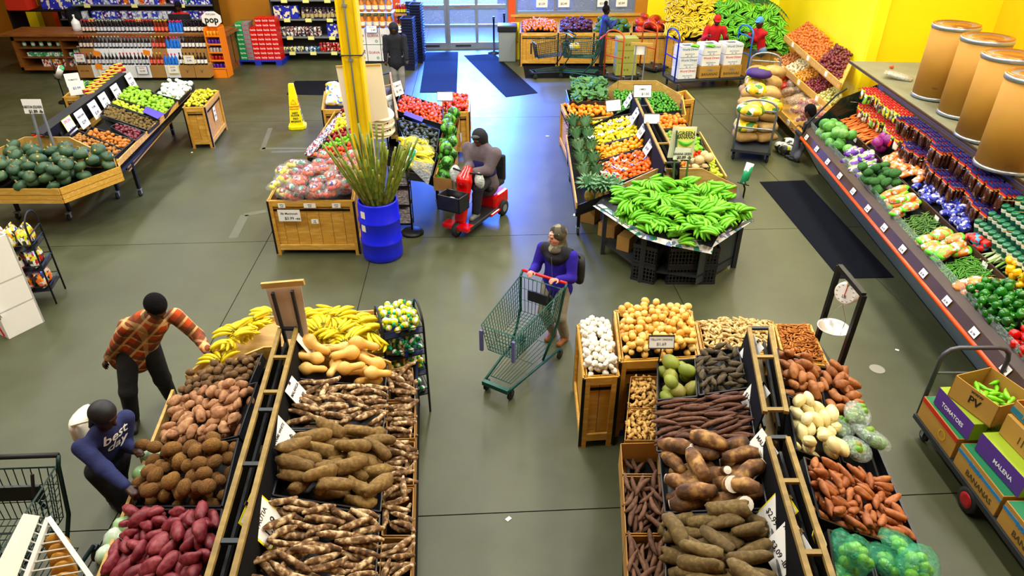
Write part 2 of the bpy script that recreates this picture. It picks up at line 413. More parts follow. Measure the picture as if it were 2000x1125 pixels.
wallseg('wall_right_onion', (8.55, 23.4), (7.15, 14.2), YELL, th=-.2)
wallseg('wall_right_jog', (7.15, 14.3), (10.2, 14.3), YELL, th=-.2)
wallseg('wall_right', (9.6, 14.3), (8.33, -3.2), AMBER, th=-.2)
wallbox('ceiling', (-19, -3.6, 6.75), (11, 27, 6.9), mat('ceiling_white', 'dedbd0', rough=.8))
wallbox('wall_front', (-19, -3.6, 0), (11, -3.4, 6.75), MUST)
# ================================================================== produce kinds
def pm(name, a, b, c, **k):
    k.setdefault('rough', .5); k.setdefault('scale', 36); k.setdefault('detail', 5); k.setdefault('rnd', .4); return mat(name, a, b, c, **k)
KND = {}
def K(key, ms): KND[key] = ms
K('eddoe', veg('eddoe', (.042, .033, .032), pm('eddoe_skin', '4f3a22', '6d5232', '8c6e48', bump=.5, bscale=40, rough=.85), amp=.12))
def taper(d): return 1-.28*d.z
K('batata', veg('white_sweet_potato', (.066, .038, .037), pm('batata_skin', '7c5238', 'a87c58', 'c69e78', bump=.4, bscale=30, rough=.75), nv=6, amp=.30, seg=12, rings=9, fn=taper))
K('coconut', veg('brown_coconut', (.062, .052, .051), pm('coconut_husk', '5a3c18', '7c5828', 'a07a40', bump=.8, bscale=55, rough=.9, stretch=(1, 4, 4)), amp=.05))
K('redsweet', veg('red_sweet_potato', (.073, .038, .036), pm('red_sweet_skin', '5a1a22', '86303c', 'a4585c', bump=.3, bscale=26, rough=.55), nv=6, amp=.28, fn=taper, seg=12, rings=9))
K('sweet', veg('orange_sweet_potato', (.070, .037, .035), pm('orange_sweet_skin', '7a4a24', 'a0683c', 'b98450', bump=.3, bscale=26, rough=.6), nv=6, amp=.28, seg=12, rings=9, fn=taper))
K('slimsweet', veg('slim_sweet_potato', (.074, .027, .026), pm('slim_sweet_skin', '7e4822', 'a4653a', 'ba7e4c', bump=.3, bscale=26, rough=.6), nv=6, amp=.32, seg=11, rings=9, fn=taper))
BLUNT = (lambda d: (abs(d.z)**5+(1-d.z*d.z)**2.5)**-.2*(1-.14*d.z))
K('yam', veg('brown_yam', (.12, .05, .048), pm('yam_skin', '5a4624', '7c6338', 'a08650', bump=.5, bscale=24, rough=.85), nv=5, amp=.24, fn=BLUNT, seg=11, rings=10))
K('darkyam', veg('dark_brown_yam', (.135, .046, .044), pm('dark_yam_skin', '4c3f24', '66542f', '867348', bump=.5, bscale=24, rough=.85), nv=5, amp=.24, fn=BLUNT, seg=11, rings=10))
YAUT = pm('yautia_skin', '4a3420', '8c6c48', 'dcc8a2', bump=.7, bscale=30, rough=.85, scale=26, rnd=.22, sharp=(.4, .62))
K('yautia', root_veg('mottled_yautia_root', .24, .025, YAUT, nv=5, bend=.16, prof=[.35, .8, 1.05, .95, 1, .8, .5]))
K('yautiab', root_veg('boxed_yautia_root', .22, .023, YAUT, nv=5, bend=.16, prof=[.35, .8, 1.05, .95, 1, .8, .5]))
K('yuca', root_veg('slender_cassava_root', .24, .0195, pm('yuca_skin', '452c1e', '61402e', '7c5a44', bump=.4, bscale=30, rough=.8), nv=5, bend=.10))
K('yucab', root_veg('boxed_dark_root', .20, .019, pm('boxed_root_skin', '3f2a1c', '5c3e2a', '765640', bump=.4, bscale=30, rough=.8), nv=5, bend=.10))
K('taro', root_veg('small_dark_taro', .125, .024, pm('taro_skin', '3a3124', '504530', '6a5c42', bump=.5, bscale=34, rough=.85), nv=4, bend=.10, prof=[.2, .7, 1, 1, .8, .5, .2]))
def cut_end(mb, rr): pass
CASS = pm('cassava_bark', '3a2612', '7a5630', 'c29c62', bump=.5, bscale=22, rough=.75, scale=13, rnd=.2, sharp=(.38, .66))
CUT = mat('cut_cassava_flesh', 'f4efe0', rough=.55)
def cassava():
    out = []
    for i in range(4):
        rr = random.Random(i); mb = MB(); L_, r = .27, .056
        pts = [(-.5*L_+L_*j/7, rr.uniform(-.008, .008), 0) for j in range(8)]; rad = [r*q*rr.uniform(.93, 1.07) for q in (.62, .9, 1, 1.03, 1, .95, .8, .5)]
        mb.tube(pts, rad, 12); o = thing('thick_cassava_root', '', 'root'); mb.build('bark', CASS, o, True, world=False)
        if i in (0, 2):
            c = MB(); c.lathe([(rad[0]*.97, 0), (rad[0]*.97, .004), (rad[0]*.5, .007)], 12, Matrix.Translation((-.5*L_+.001, pts[0][1], 0)) @ Matrix.Rotation(-PI/2, 4, 'Y'))
            c.build('cut_face', CUT, o, world=False)
        out.append(o)
    return out, [(.135, .056, .056)]*4
K('cassava', cassava())
BUTN = pm('butternut_skin', 'd8a452', 'e4b866', 'eecb84', rough=.42, scale=4)
def butternut():
    out = []
    for i in range(3):
        rr = random.Random(i+5); mb = MB(); L_ = .27; pr = [.25, .42, .44, .42, .44, .6, .85, 1, .97, .7, .2]
        b = rr.uniform(-.03, .03); pts = [(-L_/2+L_*j/10, b*math.sin(j/10*PI), 0) for j in range(11)]
        mb.tube(pts, [.066*q*(1 if j > 4 else 1.25) for j, q in enumerate(pr)], 12); o = thing('butternut_squash', '', 'squash')
        mb.build('squash_body', BUTN, o, True, world=False)
        s = MB(); s.tube([(-L_/2+.004, 0, 0), (-L_/2-.014, .003, 0)], [.012, .009], 6); s.build('stem', mat('dry_stem', '8c7040', rough=.8), o, world=False)
        out.append(o)
    return out, [(.135, .062, .062)]*3
K('butternut', butternut())
K('garlic', veg('garlic_bulb', (.027, .029, .029), pm('garlic_skin', 'd9d0bc', 'efe9da', 'fbf8f0', rough=.6, scale=30), amp=.09, fn=lambda d: 1+.35*max(0, d.z)**6+.05*math.cos(7*math.atan2(d.y, d.x))*(1-abs(d.z))))
K('onion', veg('yellow_onion', (.036, .035, .034), pm('onion_skin', 'd09038', 'e6bc64', 'f2d894', rough=.32, scale=9), amp=.05, fn=lambda d: 1+.16*max(0, abs(d.z)-.7)))
def knob(mb, rr):
    for _ in range(3):
        t = rr.uniform(-.03, .03); a = rr.uniform(0, 6.28); mb.tube([(t, 0, 0), (t+rr.uniform(-.012, .012), math.cos(a)*.026, math.sin(a)*.016)], [.012, .008], 6)
K('ginger', root_veg('ginger_root', .085, .014, pm('ginger_skin', 'b89660', 'd4b87e', 'e6d2a2', bump=.3, bscale=40, rough=.7), nv=4, bend=.2, extra=knob))
K('gingerb', root_veg('boxed_ginger_root', .08, .017, pm('boxed_ginger_skin', '9c7a40', 'c09a58', 'd6b678', bump=.3, bscale=40, rough=.7), nv=4, bend=.2, extra=knob))
K('turmeric', root_veg('turmeric_root', .062, .0095, pm('turmeric_skin', '96581e', 'b8762c', 'd89a50', rough=.7, scale=20), nv=4, bend=.2, n=6, prof=[.4, 1, 1, .9, .4]))
K('greencoco', veg('green_coconut', (.085, .062, .060), pm('green_coconut_skin', '6f7a2a', '8f9a3c', '7c6a34', rough=.55, scale=5), amp=.05, fn=taper))
K('whitesq', veg('cream_chayote_squash', (.066, .045, .043), pm('chayote_skin', 'e4d490', 'efe4ae', 'f6efc8', rough=.4, scale=4), nv=3, amp=.04, seg=18, rings=9, fn=lambda d: (1-.12*d.z)*(1+.045*math.cos(6*math.atan2(d.y, d.x)))))
K('lime', veg('lime', (.031, .027, .027), pm('lime_skin', '246a14', '3c8c1e', '6aa82c', rough=.35, scale=8), amp=.04))
K('orange', veg('large_orange', (.043, .042, .041), pm('orange_skin', 'f08a00', 'f59c08', 'f8ae20', rough=.42, scale=8), amp=.02))
K('orange2', veg('navel_orange', (.045, .044, .043), pm('navel_skin', 'ee7e08', 'f29018', 'f5a02a', rough=.42, scale=8), amp=.02))
K('lemon', veg('lemon', (.041, .031, .031), pm('lemon_skin', 'e8c800', 'f2dc0c', 'f6e640', rough=.4, scale=8), amp=.02, fn=lambda d: 1+.22*max(0, abs(d.z)-.75)))
K('smallorange', veg('juice_orange', (.037, .036, .036), pm('juice_orange_skin', 'f09a00', 'f4ac08', 'f7bc20', rough=.42, scale=8), amp=.02))
K('mandarin', veg('mandarin', (.034, .035, .030), pm('mandarin_skin', 'ee6c00', 'f47c0a', 'f89024', rough=.42, scale=8), amp=.03))
K('avocado', veg('avocado', (.055, .036, .035), pm('avocado_skin', '141a14', '1f2a1c', '2c3a24', rough=.38, scale=14, bump=.3), amp=.04, fn=taper))
K('tomato', veg('tomato', (.036, .037, .031), pm('tomato_skin', 'd03c08', 'dc5414', 'e6702c', rough=.28), amp=.03))
K('redapple', veg('dark_red_apple', (.036, .038, .037), pm('red_apple_skin', '701014', '8e1a1c', 'a83028', rough=.3), amp=.03))
K('greenapple', veg('green_apple', (.036, .038, .037), pm('green_apple_skin', '6cb018', '84c42a', '9cd040', rough=.3), amp=.03))
K('yellowapple', veg('yellow_apple', (.036, .038, .037), pm('yellow_apple_skin', 'd0cc28', 'dcd83c', 'e6e45c', rough=.3), amp=.03))
K('galaapple', veg('red_streaked_apple', (.036, .038, .037), pm('gala_skin', 'c02818', 'd8542a', 'e8984a', rough=.3, scale=10, stretch=(3, 1, 1)), amp=.03))
K('peach', veg('nectarine', (.036, .036, .035), pm('nectarine_skin', 'b01e18', 'd0402a', 'eb9a4a', rough=.4, scale=7, rnd=.6), amp=.03))
K('bagonion', veg('bagged_brown_onion', (.037, .036, .035), pm('brown_onion_skin', 'b0541c', 'c8702c', 'd98c44', rough=.35, scale=9), amp=.05))
K('redonion', veg('red_onion', (.037, .036, .035), pm('red_onion_skin', '4c0c18', '641424', '7c2434', rough=.32, scale=9), amp=.05))
K('shallot', veg('loose_red_onion', (.034, .033, .032), pm('shallot_skin', '5c1422', '742030', '92404c', rough=.32, scale=9), amp=.05))
K('whiteonion', veg('white_onion', (.034, .033, .032), pm('white_onion_skin', 'd4d0a8', 'e2deb8', 'ecead0', rough=.35), amp=.05))
K('goldonion', veg('golden_onion', (.034, .033, .032), pm('gold_onion_skin', 'b8781c', 'd09430', 'deb050', rough=.35), amp=.05))
K('paleonion', veg('pale_green_onion_bulb', (.034, .033, .032), pm('pale_onion_skin', 'b8bc70', 'ccd088', 'dde0a4', rough=.35), amp=.05))
K('tanonion', veg('tan_onion', (.034, .033, .032), pm('tan_onion_skin', '9c5c34', 'b87848', 'cc9468', rough=.35), amp=.05))
K('clementine', veg('clementine', (.040, .041, .036), pm('clementine_skin', 'e87408', 'f08416', 'f49a30', rough=.42), amp=.03))
K('purplesweet', veg('purple_sweet_potato', (.085, .045, .043), pm('purple_sweet_skin', '3c1428', '54203a', '6c3450', rough=.6, bump=.3, bscale=26), nv=4, amp=.16, fn=taper))
K('papaya', veg('green_papaya', (.13, .082, .080), pm('papaya_skin', '2f5a28', '44702e', '688a3c', rough=.45, scale=5), amp=.04, fn=taper))
K('kiwi', veg('kiwi', (.036, .028, .028), pm('kiwi_skin', '5a4a22', '6e5c2e', '84703c', rough=.8), amp=.04))
K('plum', veg('plum', (.032, .031, .030), pm('plum_skin', '5a1c28', '742c38', '8c4450', rough=.35), amp=.04))
K('tanpear', veg('russet_pear', (.038, .032, .032), pm('russet_skin', '8a5e24', 'a67430', 'bd8c44', rough=.55), amp=.08))
K('goldpear', veg('golden_quince', (.038, .033, .032), pm('quince_skin', 'a8641c', 'c07c28', 'd09438', rough=.5), amp=.08))
K('greenmango', veg('green_mango', (.046, .039, .037), pm('green_mango_skin', '7ab01c', '94c42c', 'b4d048', rough=.38), amp=.04))
K('yellowlime', veg('yellow_lime', (.036, .032, .032), pm('yellow_lime_skin', 'a8c020', 'c0d030', 'd4dc50', rough=.4), amp=.04))
K('starfruit', veg('star_fruit', (.05, .034, .034), pm('starfruit_skin', 'b8b40c', 'd0c818', 'dcd640', rough=.35), amp=.03, seg=20, fn=lambda d: 1-.28*(.5+.5*math.cos(5*math.atan2(d.y, d.x)))*(1-d.z**4)))
K('melon', veg('cantaloupe_melon', (.078, .075, .075), pm('melon_rind', 'c8b07c', 'd4be90', 'b8a070', rough=.7, bump=.5, bscale=50), amp=.02))
K('greenpear', veg('green_mango_bulk', (.05, .040, .038), pm('bulk_mango_skin', '4f8a24', '70a030', 'a07838', rough=.4), amp=.05))
WMEL = mat('watermelon_rind', '1d4f1c', '5fa83c', rough=.32, scale=14, stretch=(.15, 1, 1), sharp=(.45, .55), rnd=0, wave=6)
K('watermelon', veg('watermelon', (.125, .10, .10), WMEL, nv=2, amp=.02, seg=16, rings=10))
def kabocha():
    out = []; sk = pm('kabocha_skin', '24402c', '35543c', '526a46', rough=.5, scale=5, rnd=.4, bump=.3, bscale=26)
    for i in range(4):
        mb = MB(); f0 = wob(i+40, .05); mb.blob((0, 0, 0), (.108, .108, .076), 20, 9, None, lambda d: f0(d)*(1-.10*abs(d.z)**8+.025*math.cos(10*math.atan2(d.y, d.x))*(1-d.z*d.z)))
        o = thing('kabocha_squash', '', 'squash'); mb.build('squash_body', sk, o, True, world=False)
        s = MB(); s.tube([(0, 0, .06), (.004, 0, .082), (.014, .004, .105)], [.017, .011, .013], 6); s.build('stem', mat('kabocha_stem', 'a08a58', rough=.8), o, world=False)
        if i != 2:
            p = MB(); c = Vector((math.cos(i*2), math.sin(i*2), .9)).normalized(); r = .085
            p.blob((c.x*.088, c.y*.088, c.z*.062), (.026, .026, .018), 8, 6); p.build('yellow_ground_spot' if i == 0 else 'yellow_sticker', mat('kabocha_spot', 'e0b020' if i == 0 else 'e8d820', rough=.5), o, True, world=False)
        out.append(o)
    return out, [(.108, .108, .076)]*4
K('kabocha', kabocha())
# ---- banana hands: every finger is a part
def bananas(key, cols, tip, nf, L_, r, spread, stemc, name, parts=True, n=2):
    sk = mat(key+'_skin', *cols, rough=.42, scale=5, rnd=.35); out = []
    for q in range(n):
        rr = random.Random(q*7+3); o = thing(name, '', 'bananas'); whole = MB()
        for i in range(nf):
            a = (i/(nf-1)-.5)*spread+rr.uniform(-.05, .05); row = i % 2; bend = rr.uniform(.75, 1.05)
            pts = []; rad = []
            for j in range(8):
                t = j/7; ang = bend*(t-.1)*1.15
                x = L_*(t-.03)*math.cos(ang*.45); cv = L_*.34*bend*t*t*(1 if q else -1)
                pts.append((x, .04*(i-nf/2+.5)/nf*2+cv, .012-.024*row+.5*L_*.20*(math.sin(t*PI)*.7-.2))); rad.append(r*(.42, .55, .95, 1.05, 1.05, 1, .72, .26)[j])
            X = Matrix.Rotation(a, 4, 'Z'); m1 = MB(); m1.tube(pts, rad, 6)
            vs = [X @ Vector(p) for p in m1.v]; vs = [(v[0]-L_*.45, v[1], v[2]) for v in vs]
            if parts: f = MB(); f.add(vs, m1.f); f.build('banana', sk, o, True, world=False)
            else: whole.add(vs, m1.f)
        c = MB(); c.tube([(-L_*.52, 0, .008), (-L_*.40, 0, .0)], [.012, .02], 6)
        if parts: c.build('crown', mat(key+'_crown', stemc, rough=.7), o, world=False)
        else:
            whole.m = 1; whole.add(c.v, c.f)
            bpy.data.objects.remove(o); o = whole.mesh(name, [sk, mat(key+'_crown', stemc, rough=.7)], True)
        out.append(o)
    return out, [(L_*.46, L_*.36, .042)]*n
K('ybanana', bananas('yellow_banana', ('e0c81c', 'ecd830', 'd2c62a'), '5a4a1a', 6, .19, .0175, .75, '8a8a30', 'yellow_banana_bunch'))
K('gbanana', bananas('green_banana', ('5fae1c', '78c42a', '92d040'), '4a5a1a', 5, .225, .0215, .75, '6a8a30', 'green_banana_bunch', n=3))
K('yplantain', bananas('yellow_plantain', ('d8b418', 'e4c832', 'c0a020'), '5a4a1a', 5, .25, .02, .8, '6a6a30', 'yellow_plantain_bunch', n=2))
K('gplantain', bananas('green_plantain', ('4f9c1c', '66b026', '84c040'), '5a4a1a', 5, .25, .02, .8, '5a6a30', 'green_plantain_bunch', n=2))
PROTO = [o for o in bpy.data.objects if o.type == 'EMPTY']
# ================================================================== display helpers
def PQ(*pts): return [P(*p) for p in pts]
def lerp(a, b, t): return a+(b-a)*t
def tray(q, h, label, depth=.10, m=None, name='produce_tray', group=None):
    A, B, C, D = [Vector(x) for x in q]; nr = (B-A).cross(D-A).normalized()
    if nr.z < 0: nr = -nr
    c = (A+B+C+D)/4; th = .008
    t = thing(name, label, 'tray', tuple(c-nr*depth), group=group); lo = [p-nr*depth for p in (A, B, C, D)]
    mb = MB(); mb.slab(lo, .006); mb.build('tray_bottom', m or BLACKP, t)
    for i in range(4):
        p, q_ = lo[i], lo[(i+1) % 4]; ins = (c-nr*depth-(p+q_)/2).normalized()
        d = (q_-p).normalized()
        mb = MB(); mb.slab([p, q_, q_+nr*h, p+nr*h], th); mb.tube([p+nr*h, q_+nr*h], .009, 6); mb.build('tray_side', m or BLACKP, t)
    return t
def bin_heap(key, q, n, label, trlabel=None, group=None, depth=None, h=None, trm=None, tri=True, name=None, cat='vegetable', **k):
    ms, sz = KND[key]; q = PQ(*q); c3 = sz[0][2]; depth = depth or min(.13, c3*2.2)
    t = tray(q, h or depth*1.05, trlabel, depth, trm) if trlabel else None
    nr = (q[1]-q[0]).cross(q[3]-q[0]).normalized(); nr = nr if nr.z > 0 else -nr
    nm = name or (ms[0].name if isinstance(ms[0], bpy.types.Object) else ms[0].name).split('.')[0]
    base = [p-nr*(depth-.006) for p in q]; cc = sum(base, Vector())/4; base = [cc+(p-cc)*.97 for p in base]
    return heap(nm, ms, sz, base, n, label, cat, group or nm.replace('_', ' ')+' heap', liner=t, **k)
def cardbox(q, h, label, m=None, name='cardboard_box', group=None, flaps=False, marks=None):
    A, B, C, D = [Vector(x) for x in q]; c = (A+B+C+D)/4
    t = thing(name, label, 'box', (c.x, c.y, c.z-h), group=group); z = Vector((0, 0, h)); lo = [p-z for p in (A, B, C, D)]
    mb = MB(); mb.slab(lo, .004)
    mb.build('box_bottom', m or CARD, t)
    for i in range(4):
        p, r = lo[i], lo[(i+1) % 4]; mb = MB(); mb.slab([p, r, r+z, p+z], .005); mb.build('box_side', m or CARD, t)
    return t
def card(name, X, wd, ht, lines, label, border=None, m=None, clip=False, cat='sign', group=None, top=None):
    t = thing(name, label, cat, tuple(X.translation), group=group)
    mb = MB(); mb.box((0, 0, 0), (wd, ht, .003), X); c0 = mb.build('card', border or m or WHITE, t)
    if border: mb = MB(); mb.box((0, 0, .0018), (wd*.9, ht*.92, .0012), X); mb.build('card_face', m or WHITE, c0)
    if top: mb = MB(); mb.box((0, ht*.32, .0024), (wd*.92, ht*.28, .001), X); mb.build('card_header', top, c0)
    for ln in lines:
        tx, sz, dy, ink = ln[:4]; dx = ln[4] if len(ln) > 4 else 0
        text_mb(tx, sz, X @ Matrix.Translation((dx, dy, .0035)), width=wd*.86, bold=.012, th=.0008).build('lettering', ink, c0)
    if clip:
        mb = MB(); mb.box((0, ht*.5, .004), (.03, .03, .012), X); mb.build('clip', CHROME, t)
    return t
def stand_deck(label, deck_polys, solids, name='produce_stand', loc=(0, 0, 0)):
    t = thing(name, label, 'display stand', loc)
    for pn, m, mb in solids: mb.build(pn, m, t)
    return t
def caster(t, c, r=.055):
    mb = MB(); X = Matrix.Translation(c) @ Matrix.Rotation(PI/2, 4, 'Y'); mb.lathe([(r*.6, -.018), (r, -.014), (r, .014), (r*.6, .018)], 14, X @ Matrix.Translation((-r, 0, 0)))
    f = MB(); f.box((c[0], c[1], c[2]+2*r+.02), (.07, .07, .02)); f.box((c[0]-.03, c[1], c[2]+r*1.5), (.005, .04, r*1.2)); f.box((c[0]+.03, c[1], c[2]+r*1.5), (.005, .04, r*1.2)); mb.build('wheel', RUBBER, f.build('caster', GREYM, t), True)
def ladder(label, Lf, Ln, Rf, Rn, rungs, boards, name='sign_rail'):
    t = thing(name, label, 'rail', (lerp(Lf, Rn, .5).x, lerp(Lf, Rn, .5).y, boards[1]))
    for a, b in ((Lf, Ln), (Rf, Rn)):
        mb = MB(); mb.beam(a, b, .035, .03); mb.build('rail_bar', RAILW, t)
        lo = Vector((0, 0, boards[1]-a.z)); side = (a-((Lf+Rf)/2)).normalized()*.05
        mb = MB(); mb.slab([a+side*0+Vector((0, 0, -.02)), b+Vector((0, 0, -.02)), b+side+lo, a+side+lo], .012); mb.build('side_board', MATTE, t)
        mb = MB(); mb.beam(a+Vector((0, 0, -.16))-side*.5, b+Vector((0, 0, -.16))-side*.5, .02, .05); mb.build('inner_rail', DKGREY, t)
    for r_ in rungs:
        mb = MB(); mb.beam(lerp(Lf, Ln, r_), lerp(Rf, Rn, r_), .035, .022); mb.build('rung', RAILW if int(r_*10) % 2 else DKGREY, t)
    mid0, mid1 = lerp(Lf, Rf, .5), lerp(Ln, Rn, .5)
    mb = MB(); mb.beam(mid0+Vector((0, 0, -.30)), mid1+Vector((0, 0, -.30)), .11, .04); mb.build('inner_plank', RAILW, t)
    mb = MB(); mb.beam(mid0+Vector((.05, 0, -.34)), mid1+Vector((.05, 0, -.34)), .05, .06); mb.build('inner_plank', RAILW, t)
    return t
def base_solid(t, top, z0, m, name='base_panel', inset=0.0):
    n = len(top); c = sum((Vector(p) for p in top), Vector())/n
    pts = [Vector(p)+(c-Vector(p)).normalized()*inset for p in top]
    for i in range(n):
        a, b = pts[i], pts[(i+1) % n]; mb = MB()
        mb.slab([(a.x, a.y, z0), (b.x, b.y, z0), (b.x, b.y, b.z), (a.x, a.y, a.z)], .015); mb.build(name, m, t)
# ================================================================== root stand beside the two shoppers
def rootstand_left():
    t = thing('root_vegetable_stand', 'long sloped black and wood stand heaped with coconuts, yams and pink sweet potatoes', 'display stand', tuple(P(600, 950, 0)))
    e0, e1 = P(343, 778, .80), P(180, 1200, .80)          # outer edge by the shoppers
    s0, s1 = P(548, 690, 1.12), P(415, 1120, 1.12); s1 = s0+(s1-s0)*1.25
    r0, r1 = P(574, 690, 1.12), P(470, 1120, 1.12); r1 = r0+(r1-r0)*1.25
    q0, q1 = P(757, 720, .80), P(736, 1140, .80); q1 = q0+(q1-q0)*1.2
    b0, b1 = P(813, 712, .62), P(802, 1140, .62); b1 = b0+(b1-b0)*1.2
    mb = MB(); mb.slab([e1, s1+Vector((0, 0, -.1)), s0+Vector((0, 0, -.1)), e0+Vector((0, 0, -.02))], .03); mb.build('sloped_deck', MATTE, t)
    mb = MB(); mb.slab([r1+Vector((0, 0, -.1)), q1+Vector((0, 0, -.05)), q0+Vector((0, 0, -.05)), r0+Vector((0, 0, -.1))], .03); mb.build('sloped_deck', MATTE, t)
    mb = MB(); mb.slab([q1+Vector((0, 0, -.2)), b1, b0, q0+Vector((0, 0, -.2))], .03); mb.build('box_shelf', MATTE, t)
    up = Vector((0, 0, .05))
    mb = MB(); mb.beam(e0+up, e1+up, .025, .11); mb.build('front_lip', PALEW, t)
    mb = MB(); mb.beam(b0+Vector((.01, 0, .02)), b1+Vector((.01, 0, .02)), .02, .07); mb.build('shelf_lip', BLACKM, t)
    base_solid(t, [e0+Vector((.2, 0, -.08)), e1+Vector((.2, 0, -.08)), b1, b0], .08, MATTE)
    # far wooden end: a peaked board between the roots and the bananas
    pk = [P(366, 752, .86), P(480, 690, 1.16), P(516, 676, 1.2), P(560, 674, 1.22), P(640, 672, 1.22), P(700, 682, 1.08), P(764, 706, .92)]
    lo = [Vector((p.x, p.y, .55)) for p in (pk[0], pk[-1])]
    for i in range(len(pk)-1):
        mb = MB(); a, b = pk[i], pk[i+1]; mb.slab([a, b, Vector((b.x, b.y, .55)), Vector((a.x, a.y, .55))], .02); mb.build('end_board', WOODH, t)
    return t
LFS = rootstand_left()
LFR = ladder('wooden sign rail down the middle of the coconut and yam stand', P(547, 642, 1.42), P(395, 1165, 1.42), P(579, 642, 1.42), P(445, 1165, 1.42), (0, .16, .33, .41, .62, .86, 1), (0, 1.02))
bin_heap('eddoe', [(352, 780, .88), (480, 768, 1.16), (512, 692, 1.18), (378, 742, .90)], 150, 'small round brown eddoe taro heaped at the wooden end board', 'black tray under the small brown eddoes', inset=.3)
bin_heap('batata', [(312, 888, .86), (466, 852, 1.2), (503, 748, 1.22), (350, 785, .88)], 175, 'pinkish tan sweet potato in the tray above the coconuts', 'black tray of pinkish tan sweet potatoes')
bin_heap('coconut', [(262, 990, .84), (434, 990, 1.2), (466, 858, 1.22), (312, 893, .86)], 95, 'hairy brown coconut heaped beside the navy sweatshirt shopper', 'black tray of brown coconuts', cat='coconut', tilt=.5)
bin_heap('redsweet', [(212, 1165, .82), (412, 1165, 1.18), (434, 996, 1.2), (262, 996, .84)], 190, 'red skinned sweet potato in the tray below the coconuts', 'black tray of red sweet potatoes')
bin_heap('butternut', [(578, 740, 1.12), (752, 758, .88), (757, 704, .90), (588, 676, 1.16)], 40, 'pale tan butternut squash against the wooden end board', 'black tray under the butternut squash', cat='squash', yaw=lambda: RNG.choice([0, PI])+RNG.normal(0, .4), roll=.6)
bin_heap('yautia', [(560, 838, 1.16), (748, 836, .88), (757, 762, .88), (576, 748, 1.16)], 190, 'mottled brown and cream yautia root in the tray under the butternut squash', 'black tray of mottled roots beside the butternut squash', yaw=lambda: RNG.choice([0, PI])+RNG.normal(.15, .45), roll=.7)
bin_heap('yam', [(532, 968, 1.16), (742, 1000, .88), (755, 842, .88), (566, 842, 1.16)], 90, 'thick smooth brown yam between the two trays of mottled roots', 'black tray of thick brown yams', yaw=lambda: RNG.choice([0, PI])+RNG.normal(.2, .5), roll=.7, cat='yam')
bin_heap('yautia', [(478, 1165, 1.16), (730, 1165, .88), (741, 1006, .88), (530, 974, 1.16)], 210, 'mottled brown and cream yautia root in the tray below the brown yams', 'black tray of mottled roots beside the special price card', yaw=lambda: RNG.choice([0, PI])+RNG.normal(.15, .35), roll=.7, group='yautia roots below the yams')
for i, (q, n) in enumerate((([(757, 781, .84), (811, 779, .84), (806, 718, .84), (758, 720, .84)], 26), ([(753, 858, .84), (810, 856, .84), (811, 784, .84), (757, 786, .84)], 28), ([(750, 948, .84), (808, 948, .84), (810, 862, .84), (753, 864, .84)], 32), ([(745, 1046, .84), (805, 1046, .84), (808, 952, .84), (750, 952, .84)], 34), ([(738, 1170, .84), (801, 1170, .84), (805, 1050, .84), (745, 1050, .84)], 34))):
    w_ = ['beside the butternut squash', 'beside the upper mottled roots', 'beside the thick brown yams', 'beside the tray below the yams', 'beside the special price card tray'][i]
    cardbox(PQ(*q), .24, 'open brown cardboard box of short roots, '+w_, group='cardboard boxes along the root stand')
    bin_heap('yautiab', [(a, b, .80) for a, b, c in q], n, 'mottled short root in the cardboard box '+w_, None, depth=.05, yaw=lambda: RNG.normal(.3, .7), roll=.7, group='roots in the cardboard boxes')
# cards on the side board of the rail
def board_card(u, v, z, wd, ht, lines, label, yawdeg, lean=.25, **k):
    a = math.radians(yawdeg); ex = Vector((math.cos(a), math.sin(a), 0)); nz = Vector((ex.y, -ex.x, 0)); c = P(u, v, z)+nz*.07; ey = (Vector((0, 0, 1))*math.cos(lean)-nz*math.sin(lean))
    return card('price_card', frame(c, ex, ey), wd, ht, lines, label, **k)
board_card(537, 856, 1.24, .26, .30, [('NAME WHITE', .035, .06, INK), ('$2.99 -lb', .05, -.05, INK)], 'white price card clipped beside the thick brown yams', 90, .5, clip=True)
board_card(491, 1014, 1.24, .30, .32, [('SPECIAL', .06, .10, REDINK), ('YAUTIA', .05, .01, INK), ('1.99', .09, -.09, INK)], 'yellow bordered special price card reading 1.99 on the root stand rail', 90, .5, border=YELLOWINK, clip=True)
board_card(584, 668, 1.28, .20, .24, [('$1.29', .05, -.03, INK)], 'white price card clipped above the butternut squash', 90, .5, clip=True)
board_card(566, 770, 1.24, .20, .26, [('MALANGA', .04, .05, INK), ('$2.49', .06, -.05, INK)], 'white price card clipped above the upper mottled roots', 90, .5, clip=True)
